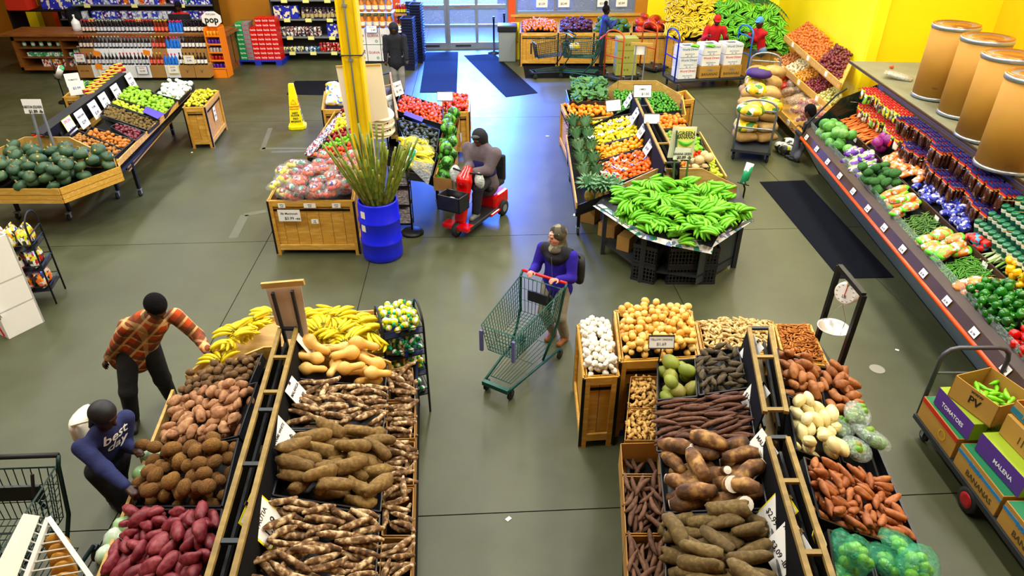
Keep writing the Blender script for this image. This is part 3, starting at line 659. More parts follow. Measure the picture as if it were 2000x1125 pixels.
# upright sign at the banana end
def banana_sign():
    t = thing('banana_sign_stand', 'upright paper sign on two grey posts with wooden top bar over yellow bananas', 'sign', tuple(P(566, 690, 1.1)))
    y = P(566, 690, 1.15).y; a0, a1 = Py(532, 572, y), Py(561, 664, y); c0, c1 = Py(570, 568, y), Py(592, 660, y)
    for a, b in ((a0, a1), (c0, c1)):
        mb = MB(); mb.beam(a, b-Vector((0, 0, .25)), .032, .022); mb.build('post', DKGREY, t)
    mb = MB(); mb.beam(Py(511, 558, y-.02), Py(594, 551, y-.02), .03, .05); mb.build('top_bar', PALEW, t)
    mb = MB(); q = [Py(519, 562, y+.03), Py(588, 557, y+.03), Py(604, 660, y+.03), Py(540, 634, y+.03)]; mb.slab(q, .004); mb.build('paper_sheet', mat('sign_paper_back', 'dccbb4', 'e6d8c4', rough=.7, scale=3), t)
    X = frame(Py(567, 600, y+.034), (-1, 0, 0), (0, 0, 1))
    for k, tx in enumerate(('Ripe', 'Triple', 'Great', 'Brown')):
        text_mb(tx, .07, X @ Matrix.Translation((0, .09-.075*k, .002)), width=.22).build('lettering', mat('faded_ink', 'b09c94', rough=.8), t)
    mb = MB(); q = [Py(552, 642, y+.06), Py(585, 640, y+.06), Py(588, 662, y+.06), Py(556, 662, y+.06)]; mb.slab(q, .003); mb.build('price_strip', WHITE, t)
banana_sign()
def banana_table():
    t = thing('banana_table', 'half octagon wooden end table covered with yellow bananas', 'table', tuple(P(600, 690, 0)))
    z = .80; pts = [P(364, 742, z), P(500, 628, z), P(735, 614, z), P(790, 690, z), P(640, 690, z), P(500, 700, z)]
    mb = MB(); mb.slab([(p.x, p.y, z) for p in pts][::-1], .04); mb.build('table_top', PALEW, t)
    for i in range(3):
        a, b = pts[i], pts[i+1]; mb = MB(); mb.slab([(a.x, a.y, z+.06), (b.x, b.y, z+.06), (b.x, b.y, z-.14), (a.x, a.y, z-.14)], .02); mb.build('rim_board', PALEW, t)
    c = sum(pts, Vector())/6
    base_solid(t, [p*.9+c*.1-Vector((0, 0, .15)) for p in pts], .06, MATTE, inset=.15)
    return t
banana_table()
YB = dict(group='yellow bananas on the end table', cat='bananas', K=14, vis=.1, tilt=.25, roll=.4)
YBL = 'bunch of ripe yellow bananas on the end table of the root stand'
bin_heap('ybanana', [(385, 735, .86), (515, 668, 1.0), (545, 625, .92), (485, 632, .88)], 30, YBL, mound=.06, **YB)
bin_heap('ybanana', [(600, 665, 1.02), (765, 700, .95), (735, 622, .90), (560, 625, .92)], 44, YBL, mound=.07, **YB)
# ================================================================== root stand beside the boxes dolly
def rootstand_right():
    t = thing('root_vegetable_stand', 'long sloped black stand of cassava, white squash and orange sweet potatoes with cut yucca', 'display stand', tuple(P(1480, 950, 0)))
    def ext(a, b, k): return a, a+(b-a)*k
    b0, b1 = ext(P(1226, 735, .62), P(1228, 1140, .62), 1.15); q0, q1 = ext(P(1282, 735, .82), P(1300, 1140, .82), 1.15)
    s0, s1 = ext(P(1462, 690, 1.12), P(1556, 1120, 1.12), 1.2); r0, r1 = ext(P(1507, 690, 1.12), P(1612, 1120, 1.12), 1.2)
    e0, e1 = ext(P(1640, 715, .80), P(1812, 1130, .80), 1.2); dz = Vector((0, 0, -.1))
    for a in ([q1+dz*.5, s1+dz, s0+dz, q0+dz*.5], [r1+dz, e1+dz*.5, e0+dz*.5, r0+dz]):
        mb = MB(); mb.slab(a, .03); mb.build('sloped_deck', MATTE, t)
    mb = MB(); mb.slab([b1, q1+dz*2, q0+dz*2, b0], .03); mb.build('box_shelf', MATTE, t)
    mb = MB(); mb.beam(e0+Vector((.01, 0, 0)), e1+Vector((.01, 0, 0)), .02, .1); mb.build('front_lip', BLACKP, t)
    mb = MB(); mb.beam(b0, b1, .02, .08); mb.build('shelf_lip', BLACKM, t)
    base_solid(t, [b0, b1, e1+dz+Vector((-.02, 0, 0)), e0+dz], .08, MATTE)
    return t
rootstand_right()
ladder('wooden sign rail between the dark taro and the large sweet potatoes', P(1463, 641, 1.42), P(1494, 806, 1.42), P(1504, 641, 1.42), P(1536, 806, 1.42), (0, .38, .97), (0, 1.02))
ladder('wooden sign rail between the thick cassava and the slim sweet potatoes', P(1500, 855, 1.42), P(1590, 1160, 1.42), P(1538, 855, 1.42), P(1636, 1160, 1.42), (.0, .33, .78, 1), (0, 1.02))
R2 = lambda: RNG.choice([0, PI])+RNG.normal(.05, .3)
bin_heap('greencoco', [(1285, 782, .96), (1362, 775, 1.08), (1358, 702, 1.08), (1285, 708, .96)], 11, 'green brown coconut in the small tray beside the dark taro', 'black tray of a few green coconuts', cat='coconut', tilt=.5)
bin_heap('taro', [(1366, 772, 1.08), (1462, 758, 1.2), (1440, 678, 1.2), (1360, 696, 1.06)], 90, 'small dark taro corm in the black tray by the ginger', 'black tray of small dark taro', yaw=lambda: RNG.normal(.4, .9), roll=.8)
bin_heap('yuca', [(1284, 882, .90), (1476, 864, 1.2), (1462, 766, 1.2), (1282, 792, .92)], 190, 'slender dark brown cassava root in the middle tray', 'black tray of slender dark cassava roots', yaw=R2, roll=.8)
bin_heap('cassava', [(1300, 1002, .90), (1500, 994, 1.18), (1476, 870, 1.2), (1288, 888, .90)], 40, 'thick shaggy cassava root with pale bands beside the cut white ends', 'black tray of thick cassava roots', yaw=lambda: RNG.choice([0, PI])+RNG.normal(.1, .4), roll=.9, cat='root')
bin_heap('darkyam', [(1302, 1170, .88), (1530, 1165, 1.16), (1503, 1000, 1.18), (1300, 1008, .90)], 78, 'long dull brown yam in the tray below the thick cassava', 'black tray of long dull brown yams', yaw=lambda: RNG.choice([0, PI])+RNG.normal(-.2, .45), roll=.8, cat='yam')
# two cut cassava halves showing white flesh
for k, (u, v, z, r) in enumerate(((1432, 946, 1.27, .062), (1457, 985, 1.26, .056), (1421, 918, 1.25, .03))):
    c = P(u, v, z); t = thing('cut_cassava_half', ['halved cassava showing white split flesh on the thick roots', 'round cut cassava end with white disc facing up', 'small peeled white cassava piece'][k], 'root', tuple(c))
    X = frame(c, (1, .1, 0), (0, .75, .66)); mb = MB(); mb.lathe([(r*.8, -.12), (r, -.05), (r, 0)], 14, X); mb.build('bark', CASS, t, True)
    mb = MB(); mb.lathe([(r*.97, 0), (r*.95, .004), (.001, .008)], 14, X, caps=False); mb.build('cut_face', CUT, t)
bin_heap('sweet', [(1532, 768, 1.2), (1607, 800, 1.05), (1590, 712, 1.05), (1518, 682, 1.2)], 50, 'large orange brown sweet potato in the inner tray by the turmeric', 'inner black tray of large sweet potatoes by the turmeric', cat='sweet potato', tilt=.4)
bin_heap('sweet', [(1613, 802, 1.02), (1680, 830, .88), (1645, 724, .90), (1597, 718, 1.04)], 60, 'large orange brown sweet potato in the outer tray by the scale', 'outer black tray of large sweet potatoes by the scale', cat='sweet potato', tilt=.4, group='sweet potatoes by the scale')
bin_heap('whitesq', [(1555, 880, 1.18), (1640, 908, 1.0), (1622, 812, 1.02), (1538, 774, 1.2)], 56, 'ribbed cream chayote squash heaped on the stand', 'black tray of cream chayote squash', cat='squash', tilt=.5)
bin_heap('slimsweet', [(1600, 1012, 1.18), (1672, 1040, 1.02), (1648, 926, 1.02), (1570, 894, 1.2)], 110, 'slim orange sweet potato in the inner tray below the cream squash', 'inner black tray of slim sweet potatoes', cat='sweet potato', tilt=.3, group='inner slim sweet potatoes')
bin_heap('slimsweet', [(1676, 1042, 1.0), (1772, 1070, .86), (1722, 938, .86), (1650, 926, 1.0)], 110, 'slim orange sweet potato in the outer tray below the bagged cucumbers', 'outer black tray of slim sweet potatoes', cat='sweet potato', tilt=.3, group='outer slim sweet potatoes')
for i, (q, n, key, wh) in enumerate((([(1226, 797, .84), (1284, 797, .84), (1284, 735, .84), (1232, 735, .84)], 60, 'gingerb', 'knobby ginger box beside the onion bin'), ([(1220, 860, .84), (1282, 860, .84), (1284, 800, .84), (1226, 800, .84)], 60, 'gingerb', 'knobby ginger box beside the slender cassava'), ([(1216, 926, .84), (1292, 926, .84), (1290, 864, .84), (1212, 866, .84)], 7, 'yucab', 'nearly empty box beside the thick cassava'), ([(1222, 1042, .84), (1302, 1042, .84), (1292, 930, .84), (1216, 930, .84)], 38, 'yucab', 'box of dark roots beside the cut cassava'), ([(1228, 1170, .84), (1312, 1170, .84), (1302, 1046, .84), (1222, 1046, .84)], 36, 'yucab', 'box of dark roots beside the long dull yams'))):
    cardbox(PQ(*q), .24, 'open cardboard box on the shelf, '+wh, group='cardboard boxes along the cassava stand')
    dz = .80 if n > 10 else .68
    bin_heap(key, [(a, b, dz) for a, b, c in q], n, ('knobby tan ginger piece in the ' if key == 'gingerb' else 'short dark root in the ')+wh, None, depth=.05, yaw=lambda: RNG.normal(1.3, .5), roll=.8, group='roots in boxes on the cassava stand')
for a in ((1482, 684, 1.3, .20, .22, [('$3.99', .06, 0, INK)], 'white card clipped by the dark taro', ), (1489, 772, 1.26, .22, .26, [('YUCA', .04, .07, INK), ('$1.29 -lb', .05, -.05, INK)], 'white card clipped over the slender cassava'), (1495, 888, 1.26, .26, .32, [('MALANGA', .045, .09, INK), ('$2.59 -lb', .055, -.06, INK)], 'white card clipped over the thick cassava'), (1535, 1000, 1.26, .22, .30, [('SPECIAL', .05, .1, REDINK), ('$2.99', .06, -.04, INK)], 'yellow bordered special card by the cut cassava'), (1554, 1068, 1.26, .26, .32, [('AFRICAN YAM', .042, .08, INK), ('$3.09 -lb', .055, -.06, INK)], 'white african yam card with a price')):
    board_card(*a, -82, .5, clip=True, **(dict(border=YELLOWINK) if 'special' in a[6] else {}))
board_card(1578, 1046, 1.30, .16, .22, [('1.49', .08, 0, INK)], 'yellow edged card reading 1.49 inside the rail', 60, .5, border=YELLOWINK)
# ---- wooden bins round the far end
def wood_bin(label, q, z0=0.0, wall=.03, fill=.08, panel=True, name='wooden_bin', group=None, lipm=None, posts=True):
    A, B, C, D = [Vector(x) for x in q]; c = (A+B+C+D)/4
    t = thing(name, label, 'bin', (c.x, c.y, z0), group=group)
    for i, (a, b) in enumerate(((A, B), (B, C), (C, D), (D, A))):
        zt = a.z; a2, b2 = Vector((a.x, a.y, z0)), Vector((b.x, b.y, z0)); d = (b-a).normalized(); L_ = (b-a).length; out = Vector((d.y, -d.x, 0))
        inn = -out*.02; npl = max(2, int(L_/.16))
        for k in range(npl):
            p, r_ = a.lerp(b, k/npl)+inn, a.lerp(b, (k+1)/npl-.006/L_)+inn
            mb = MB(); mb.slab([(p.x, p.y, z0+.1), (r_.x, r_.y, z0+.1), r_, p], .014); mb.build('panel_board', WOOD, t)
        for zc in (z0+.13, zt-.045):
            mb = MB(); mb.beam((a.x, a.y, zc), (b.x, b.y, zc), .085, .024, up=(out.x, out.y, 0)); mb.build('frame_rail', WOODH, t)
        for p2, p1, sg in ((a2, a, 1), (b2, b, -1)):
            mb = MB(); mb.beam(p2+d*.03*sg, p1+d*.03*sg, .06, .028, up=(out.x, out.y, 0)); mb.build('corner_leg', WOOD, t)
        mb = MB(); mb.beam(a2+Vector((0, 0, .02)), a-Vector((0, 0, .01)), .03, .03); mb.build('black_corner_guard', BLACKM, t)
    mb = MB(); mb.slab([p-Vector((0, 0, .14)) for p in (A, B, C, D)], .02); mb.build('bin_floor', MATTE, t)
    return t
def filled_bin(label, q, key, n, ilabel, group, fill=.01, cat='vegetable', name='wooden_bin', z0=0, **k):
    q = PQ(*q); t = wood_bin(label, q, z0, name=name); ms, sz = KND[key]; c = sum(q, Vector())/4
    nm = ms[0].name.split('.')[0]
    b = [c+(p-c)*.93+Vector((0, 0, fill-sz[0][2]*1.6)) for p in q]
    mb = MB(); mb.slab([p-Vector((0, 0, .012)) for p in b], .01); mb.build('false_bottom', MATTE, t)
    heap(nm, ms, sz, b, n, ilabel, cat, group, liner=t, **k)
    return t
filled_bin('narrow wooden bin of white garlic', [(1141, 738, .88), (1208, 734, .88), (1190, 632, .88), (1129, 634, .88)], 'garlic', 240, 'white garlic bulb in the narrow wooden bin', 'garlic bulbs', mound=.03, cat='garlic')
filled_bin('wide wooden bin of pale yellow onions', [(1212, 706, .95), (1366, 698, .95), (1350, 607, .95), (1201, 607, .95)], 'onion', 290, 'pale yellow onion in the wide wooden bin', 'yellow onions in the bin', mound=.05, cat='onion')
filled_bin('wooden bin of knobby pale ginger', [(1372, 690, .90), (1518, 690, .90), (1508, 628, .90), (1360, 628, .90)], 'ginger', 240, 'pale knobby ginger root in the wooden bin', 'ginger in the bin', mound=.05, cat='ginger', roll=.8)
filled_bin('wooden bin of small orange turmeric', [(1532, 700, .88), (1618, 714, .88), (1582, 634, .88), (1514, 634, .88)], 'turmeric', 280, 'small orange turmeric root in the wooden bin', 'turmeric in the bin', cat='turmeric', roll=.8, vis=.25)
# sign on a stalk over the onions
def stalk_sign(u, v, z, foot, wd, ht, lines, label, yaw=0, m=None):
    c = P(u, v, z); X = frame(c, (math.cos(yaw), math.sin(yaw), 0), (0, .35, .94)); t = card('stalk_price_sign', X, wd, ht, lines, label, m=m)
    mb = MB(); r = [(-wd/2, -ht/2, 0), (wd/2, -ht/2, 0), (wd/2, ht/2, 0), (-wd/2, ht/2, 0)]; mb.tube([X @ Vector(p) for p in r], .008, 5, True); mb.build('sign_frame', BLACKM, t)
    mb = MB(); f = Vector((c.x, c.y+.03, foot)); mb.tube([X @ Vector((0, -ht/2, 0)), f], .007, 5); mb.build('stalk', BLACKM, t)
    return t
stalk_sign(1292, 668, 1.22, .85, .235, .12, [('YELLOW ONIONS', .028, .025, mat('pale_ink', '8a8a88')), ('$1.69', .04, -.02, mat('pale_ink', '8a8a88'))], 'white sign in a black frame on a stalk over the pale onions')
# ================================================================== citrus stand with the green banana table
def slope_stand(label, outer0, outer1, in0, in1, name='produce_stand', lip=WOOD, lipw=.10, loc=None, z0=.45, end=True, drop=.12):
    o0, o1, i0, i1 = [Vector(p) for p in (outer0, outer1, in0, in1)]; c = (o0+o1+i0+i1)/4
    t = thing(name, label, 'display stand', (c.x, c.y, 0)); dz = Vector((0, 0, -drop))
    mb = MB(); mb.slab([o1+dz, i1+dz, i0+dz, o0+dz] if ((i1-o1).cross(o0-o1)).z > 0 else [o0+dz, i0+dz, i1+dz, o1+dz], .03); mb.build('sloped_deck', MATTE, t)
    mb = MB(); mb.beam(o0, o1, .022, lipw); mb.build('front_lip', lip, t)
    mb = MB(); mb.beam(o0+dz*1.2, o1+dz*1.2, .02, .05); mb.build('lower_rail', BLACKM, t)
    for p, q in ((o0, i0), (o1, i1)):
        mb = MB(); mb.slab([p+dz*1.5, q+dz*1.5, q, p], .02); mb.build('end_panel', BLACKM, t)
    for f in (.08, .92):
        for a, b in ((o0, o1), (i0, i1)):
            p = a.lerp(b, f).lerp(c, .12); mb = MB(); mb.beam((p.x, p.y, .13), (p.x, p.y, p.z-drop-.05), .05, .05); mb.build('leg', BLACKM, t); caster(t, (p.x, p.y, 0))
    return t
MRL = slope_stand('sloped citrus stand with rows of lemons, oranges and netted mandarins', P(1106, 268, .72), P(1126, 402, .68), P(1236, 208, 1.15), P(1300, 335, 1.15))
slope_stand('sloped fruit stand with melons, mangoes and bagged limes behind the rail', P(1366, 262, .78), P(1418, 350, .78), P(1254, 208, 1.12), P(1330, 330, 1.12), lip=PALEW)
ladder('wooden sign rail between the lemons and the melons', P(1236, 180, 1.42), P(1300, 318, 1.42), P(1253, 178, 1.42), P(1328, 318, 1.42), (0, .25, .5, .78, 1), (0, 1.0))
bin_heap('lemon', [(1150, 288, .82), (1253, 262, 1.12), (1236, 222, 1.12), (1158, 236, .84)], 185, 'yellow lemon on the citrus stand', 'black tray of lemons', cat='lemon')
bin_heap('smallorange', [(1157, 318, .82), (1264, 285, 1.12), (1254, 264, 1.12), (1150, 290, .82)], 110, 'yellow orange juice orange between the lemons and netted mandarins', 'black tray of juice oranges', cat='orange')
bin_heap('mandarin', [(1170, 372, .80), (1280, 330, 1.12), (1265, 287, 1.12), (1158, 320, .82)], 190, 'deep orange mandarin in a net bag on the citrus stand', 'black tray of netted mandarins', cat='mandarin')
NETLBL = multi('blue_white_net_label', ['2c3c90', 'f4f4f4', '3848a8', 'f0a040', 'e8ecf6'], 30)
def bag_labels(spots, m, name, label, group, wd=.16, ht=.09):
    for (u, v, z, a) in spots:
        c = P(u, v, z); mb = MB(); X = Matrix.Translation(c) @ Euler((RNG.uniform(-.1, .5), RNG.uniform(-.35, .1), a)).to_matrix().to_4x4(); n = 6
        vs = [(wd*(i/n-.5), ht*(j-.5)+.01*math.sin(i*2), .012*math.sin(i*1.7+j)) for j in (0, 1) for i in range(n+1)]
        mb.add(vs, [(i, i+1, n+2+i, n+1+i) for i in range(n)], X)
        o = mb.build(name, m); sm = o.modifiers.new('th', 'SOLIDIFY'); sm.thickness = .003; tag(o, label, 'label', group)
bag_labels([(1178+i*21+j*4, 352-i*11-j*16, .9+.05*i, .35) for j in range(3) for i in range(5)], NETLBL, 'net_bag_label', 'blue and white printed band on a net bag of mandarins', 'bands on mandarin bags')
bag_labels([(1156+i*19+j*-2, 268-i*6-j*15, .9+.05*i, .3) for j in range(2) for i in range(5)], multi('white_blue_band', ['f4f4f6', 'd8dcf4', '5060b8', 'f8f8f8'], 40), 'lemon_bag_label', 'white and blue band on a net bag of lemons', 'bands on lemon bags', .14, .06)
filled_bin('wooden bin of large oranges at the corner of the citrus stand', [(1112, 238, .86), (1196, 226, .86), (1186, 198, .86), (1096, 203, .86)], 'orange', 95, 'large bright orange in the corner bin', 'oranges in the corner bin', mound=.06, cat='orange')
# limes in their peaked wooden bin
def lime_bin():
    t = thing('lime_bin', 'eight sided wooden bin of green limes with a tall back board', 'bin', tuple(P(1265, 240, 0)))
    f = [P(1186, 200, .92), P(1205, 236, .92), P(1338, 224, .92), P(1332, 186, .92)]; bk = [(1186, 172, 1.02), (1208, 157, 1.22), (1282, 157, 1.22), (1331, 185, 1.0)]
    b = PQ(*bk)
    for i in range(3):
        a, c = b[i], b[i+1]; mb = MB(); mb.slab([a, c, (c.x, c.y, .5), (a.x, a.y, .5)], .02); mb.build('back_board', PALEW, t)
    for i in range(3):
        a, c = f[i], f[i+1]; mb = MB(); mb.slab([a, c, (c.x, c.y, .62), (a.x, a.y, .62)], .02); mb.build('front_board', WOODH, t)
    base_solid(t, [Vector((p.x, p.y, .6)) for p in (f[1], f[2], f[3], b[2], b[1], b[0], f[0])], .05, MATTE, inset=.12)
    mb = MB(); mb.slab([Vector((p.x, p.y, .66)) for p in (f[1], f[2], f[3], b[2], b[1], b[0], f[0])][::-1], .02); mb.build('bin_floor', MATTE, t)
    return t
LB_ = lime_bin()
ms, sz = KND['lime']
heap('lime', ms, sz, PQ((1206, 234, .86), (1332, 222, .86), (1290, 178, .95), (1196, 180, .95)), 330, 'small green lime in the eight sided bin', 'lime', 'limes in the bin', liner=LB_, mound=.05, edge=.5)
wood_bin('tall plain wooden bin with papers on top beside the limes', PQ((1334, 196, .9), (1356, 194, .9), (1340, 176, .9), (1322, 180, .9)))
bin_heap('orange2', [(1292, 252, 1.05), (1346, 250, .92), (1330, 225, .94), (1278, 222, 1.08)], 48, 'navel orange behind the rail next to the limes', 'black tray of navel oranges', cat='orange', mound=.05)
bin_heap('greenpear', [(1306, 285, 1.08), (1352, 284, .95), (1342, 252, .95), (1292, 254, 1.08)], 34, 'green and russet mango behind the rail', 'black tray of green mangoes by the rail', cat='mango')
bin_heap('greenapple', [(1352, 298, .92), (1378, 298, .84), (1366, 266, .84), (1344, 266, .92)], 28, 'green apple on the outer edge behind the banana sign', 'black tray of green apples behind the banana sign', cat='apple')
bin_heap('goldpear', [(1312, 328, 1.08), (1350, 328, .98), (1346, 312, .98), (1306, 312, 1.08)], 20, 'golden mango next to the cantaloupes', 'black tray of golden mangoes', cat='mango')
bin_heap('melon', [(1350, 330, .96), (1386, 328, .86), (1376, 308, .86), (1346, 310, .96)], 9, 'netted tan cantaloupe behind the green banana board', 'black tray of cantaloupes', cat='melon')
bin_heap('tomato', [(1350, 308, .95), (1374, 308, .88), (1370, 296, .88), (1346, 297, .95)], 14, 'red orange tomato in a small bag beside the melons', 'black tray of small tomato bags', cat='tomato')
bin_heap('yellowlime', [(1388, 346, .84), (1412, 350, .80), (1392, 300, .80), (1374, 296, .85)], 46, 'yellow green lime in clear bags on the outer lip', 'black tray of bagged yellow limes', cat='lime')
for i, (u, v, tx) in enumerate(((1234, 196, ('LEMON', '$.69')), (1247, 226, ('LIME', '$.79')), (1262, 254, ('ORANGE', '$1.29')), (1276, 285, ('CLEMENTINE', '$4.99')))):
    board_card(u, v, 1.26, .28, .26, [(tx[0], .05, .05, INK), (tx[1], .07, -.05, INK)], 'white price card clipped to the citrus rail, '+['by the lime bin', 'over the lemons', 'over the juice oranges', 'over the mandarins'][i], -88, .5, clip=True)
stalk_sign(1255, 178, 1.55, 1.0, .32, .22, [('LIMES', .05, .03, INK), ('$1.00', .06, -.05, INK, .05)], 'white lime price sign standing on the rail end')
stalk_sign(1198, 206, 1.30, .95, .30, .20, [], 'blank white sign in a black frame over the large oranges', .35)
stalk_sign(1273, 232, 1.48, 1.2, .26, .16, [], 'blank white sheet lying on the citrus rail')
# pineapples along the outer edge
PSK = pm('pineapple_rind', '6a5a20', 'a08830', '4c5a24', rough=.6, scale=22, rnd=.2, bump=.8, bscale=32)
PLF = mat('pineapple_leaf', '3e6a4a', '5c8a60', '86a888', rough=.5, scale=6)
def pineapple():
    o = thing('pineapple', '', 'pineapple'); mb = MB(); mb.blob((0, 0, .09), (.058, .058, .09), 14, 9, None, lambda d: 1+.03*math.cos(11*math.atan2(d.y, d.x)+d.z*16)); mb.build('fruit_body', PSK, o, True, world=False)
    lf = MB()
    for k in range(30):
        a = k*2.4; tl = .25+.75*(k/30); L_ = .20+.12*(k/30); c, s = math.cos(a), math.sin(a); out = 1-tl*.62
        p = [(.018*c, .018*s, .17), (.018*c+L_*.5*out*c, .018*s+L_*.5*out*s, .17+L_*.55), (.018*c+L_*.95*out*c, .018*s+L_*.95*out*s, .17+L_*.75*(1-.4*out))]
        n = (-s*.015, c*.015); lf.add([(p[0][0]+n[0], p[0][1]+n[1], p[0][2]), (p[0][0]-n[0], p[0][1]-n[1], p[0][2]), (p[1][0]+n[0], p[1][1]+n[1], p[1][2]), (p[1][0]-n[0], p[1][1]-n[1], p[1][2]), p[2]], [(0, 1, 3, 2), (2, 3, 4)])
    lf.build('leaf_crown', PLF, o, world=False); return o
PNP = pineapple(); PROTO.append(PNP)
k = 0
for j in range(6):
    for i in range(2 if j < 5 else 3):
        u = 1119+j*5.6+i*19-(6 if i == 2 else 0); v = 262+j*25+(i % 2)*2
        c = P(u+4, v, .72); 
        X = Matrix.Translation(c-Vector((0, 0, .06))) @ Matrix.Rotation(-.75 if j < 5 else .25, 4, 'X') @ Matrix.Rotation(.15*(i-.5), 4, 'Y') @ Matrix.Rotation(k*.9, 4, 'Z') @ Matrix.Scale(1.25, 4)
        o = dup(PNP, X); tag(o, 'pineapple with a grey green leaf crown lined up beside the citrus', 'pineapple', 'pineapples along the citrus stand'); k += 1
# leafy greens in a black crate
def crate_open(label, q, h, m=BLACKP, name='plastic_crate'):
    return tray(q, h, label, h, m, name)
crate_open('black plastic crate of leafy collard greens', PQ((1112, 198, 1.0), (1182, 198, 1.0), (1178, 170, 1.0), (1106, 176, 1.0)), .22)
wood_bin('wooden bin under the leafy collard greens', PQ((1112, 204, .78), (1188, 204, .78), (1184, 180, .78), (1108, 182, .78)))
LEAFG = mat('collard_leaf', '2c5a26', '3f7434', '5c9048', rough=.5, scale=5)
def leafy(label, name, u0, u1, v0, v1, z, n, m, s=.16, group=None):
    for i in range(n):
        c = P(RNG.uniform(u0, u1), RNG.uniform(v0, v1), z+RNG.uniform(-.03, .1)); mb = MB(); a = RNG.uniform(0, 6.28); r = random.Random(i); N_ = 8
        vs = [(0, 0, 0)]; 
        for ring in (.5, 1):
            for j in range(N_):
                t_ = 2*PI*j/N_; rr = s*ring*(r.uniform(.75, 1.1)); vs.append((rr*math.cos(t_)*.75, rr*math.sin(t_)*1.15, .25*s*ring*math.sin(3*t_)+.1*ring*s))
        fs = [(0, 1+j, 1+(j+1) % N_) for j in range(N_)]+[(1+j, 1+N_+j, 1+N_+(j+1) % N_, 1+(j+1) % N_) for j in range(N_)]
        mb.add(vs, fs, Matrix.Translation(c) @ Euler((RNG.uniform(-.7, .7), RNG.uniform(-.7, .7), a)).to_matrix().to_4x4()); o = mb.build(name, m, smooth=True)
        sm = o.modifiers.new('th', 'SOLIDIFY'); sm.thickness = .004; tag(o, label, 'greens', group or label)
leafy('dark green collard leaf spilling from the black crate', 'collard_leaf', 1118, 1184, 152, 196, .98, 190, LEAFG, .085, 'collard greens in the crate')
# ---- green banana table
def green_table():
    t = thing('green_banana_table', 'dark metal table with peaked wooden back board holding green bananas', 'table', tuple(P(1320, 480, 0)))
    z = .76; top = [P(1162, 404, z), P(1250, 462, z), P(1385, 478, z), P(1472, 432, z), P(1436, 362, z), P(1205, 362, z)]
    mb = MB(); mb.slab([p for p in top], .03) if False else mb.slab(top[::-1], .03); mb.build('table_top', DKGREY, t)
    mb = MB(); c = sum(top, Vector())/6; lo = [Vector((c.x+(p.x-c.x)*.84, c.y+(p.y-c.y)*.84, .16)) for p in top]; mb.slab(lo[::-1], .03); mb.build('lower_shelf', DKGREY, t)
    for p in top[:2]+top[3:]: q = c+(p-c)*.86; mb = MB(); mb.beam((q.x, q.y, 0), (q.x, q.y, z-.03), .06, .06); mb.build('leg', DKGREY, t)
    mb = MB(); a, b = lo[2], lo[3]; mb.slab([(a.x, a.y, .05), (b.x, b.y, .05), (b.x, b.y, z-.05), (a.x, a.y, z-.05)], .01); mb.build('side_panel', mat('smoked_panel', '3c4448', rough=.3), t)
    bd = PQ((1202, 392, .82), (1203, 364, 1.06), (1282, 329, 1.28), (1371, 328, 1.28), (1439, 363, 1.06), (1430, 402, .80)); yb = [Vector((p.x, 9.62 if i in (2, 3) else 9.5, p.z)) for i, p in enumerate(bd)]
    def on(u, v, y): return Py(u, v, y)
    y = P(1320, 350, 1.05).y
    pts = [on(1203, 392, y), on(1203, 364, y), on(1282, 329, y), on(1371, 328, y), on(1439, 362, y), on(1434, 400, y)]
    mb = MB(); mb.slab(pts, .025); mb.build('back_board', PALEW, t)
    for a, b in ((pts[0], top[5]), (pts[5], top[4])):
        mb = MB(); mb.beam(a, (a.x, a.y, .5), .04, .04); mb.build('board_post', DKGREY, t)
    return t
GT = green_table()
heap('green_banana_bunch', *KND['gbanana'], PQ((1172, 410, .78), (1392, 492, .78), (1468, 434, .78), (1226, 398, .84)), 150, 'bunch of unripe green bananas heaped on the dark table', 'bananas', 'green bananas on the table', liner=GT, mound=.15, K=16, vis=.08, tilt=.35, roll=.4, edge=.9)
heap('green_banana_bunch', *KND['gbanana'], PQ((1226, 404, .88), (1436, 422, .86), (1424, 388, .88), (1222, 386, .90)), 45, 'bunch of unripe green bananas heaped on the dark table', 'bananas', 'green bananas on the table', liner=GT, mound=.16, K=14, vis=.08, tilt=.35, roll=.4)
heap('green_banana_bunch', *KND['gbanana'], PQ((1174, 412, .79), (1254, 464, .79), (1385, 486, .79), (1300, 445, .84)), 40, 'bunch of unripe green bananas heaped on the dark table', 'bananas', 'green bananas on the table', K=16, vis=.08, tilt=.35, roll=.4)
PAPER = multi('printed_paper', ['f4f4f0', 'f0f0ee', 'f4f4f0', '3c8a6a', 'f2f2ee', '8a98c0', 'f4f4f0'], 14)
for i, (q, lb) in enumerate((([(1158, 402, .78), (1250, 464, .78), (1262, 458, .80), (1176, 398, .80)], 'torn white paper liner along the crate side of the banana table'), ([(1248, 464, .76), (1312, 482, .76), (1312, 470, .80), (1256, 456, .80)], 'torn white paper liner over the first crate stack'), ([(1310, 480, .74), (1390, 496, .70), (1396, 470, .80), (1312, 466, .80)], 'white printed carton flap hanging over the front crates'), ([(1388, 486, .76), (1472, 430, .78), (1458, 424, .80), (1390, 470, .80)], 'torn white paper liner by the smoked side panel'))):
    mb = MB(); p = PQ(*q); mb.slab(p, .004); o = mb.build('paper_liner', PAPER); tag(o, lb, 'paper')
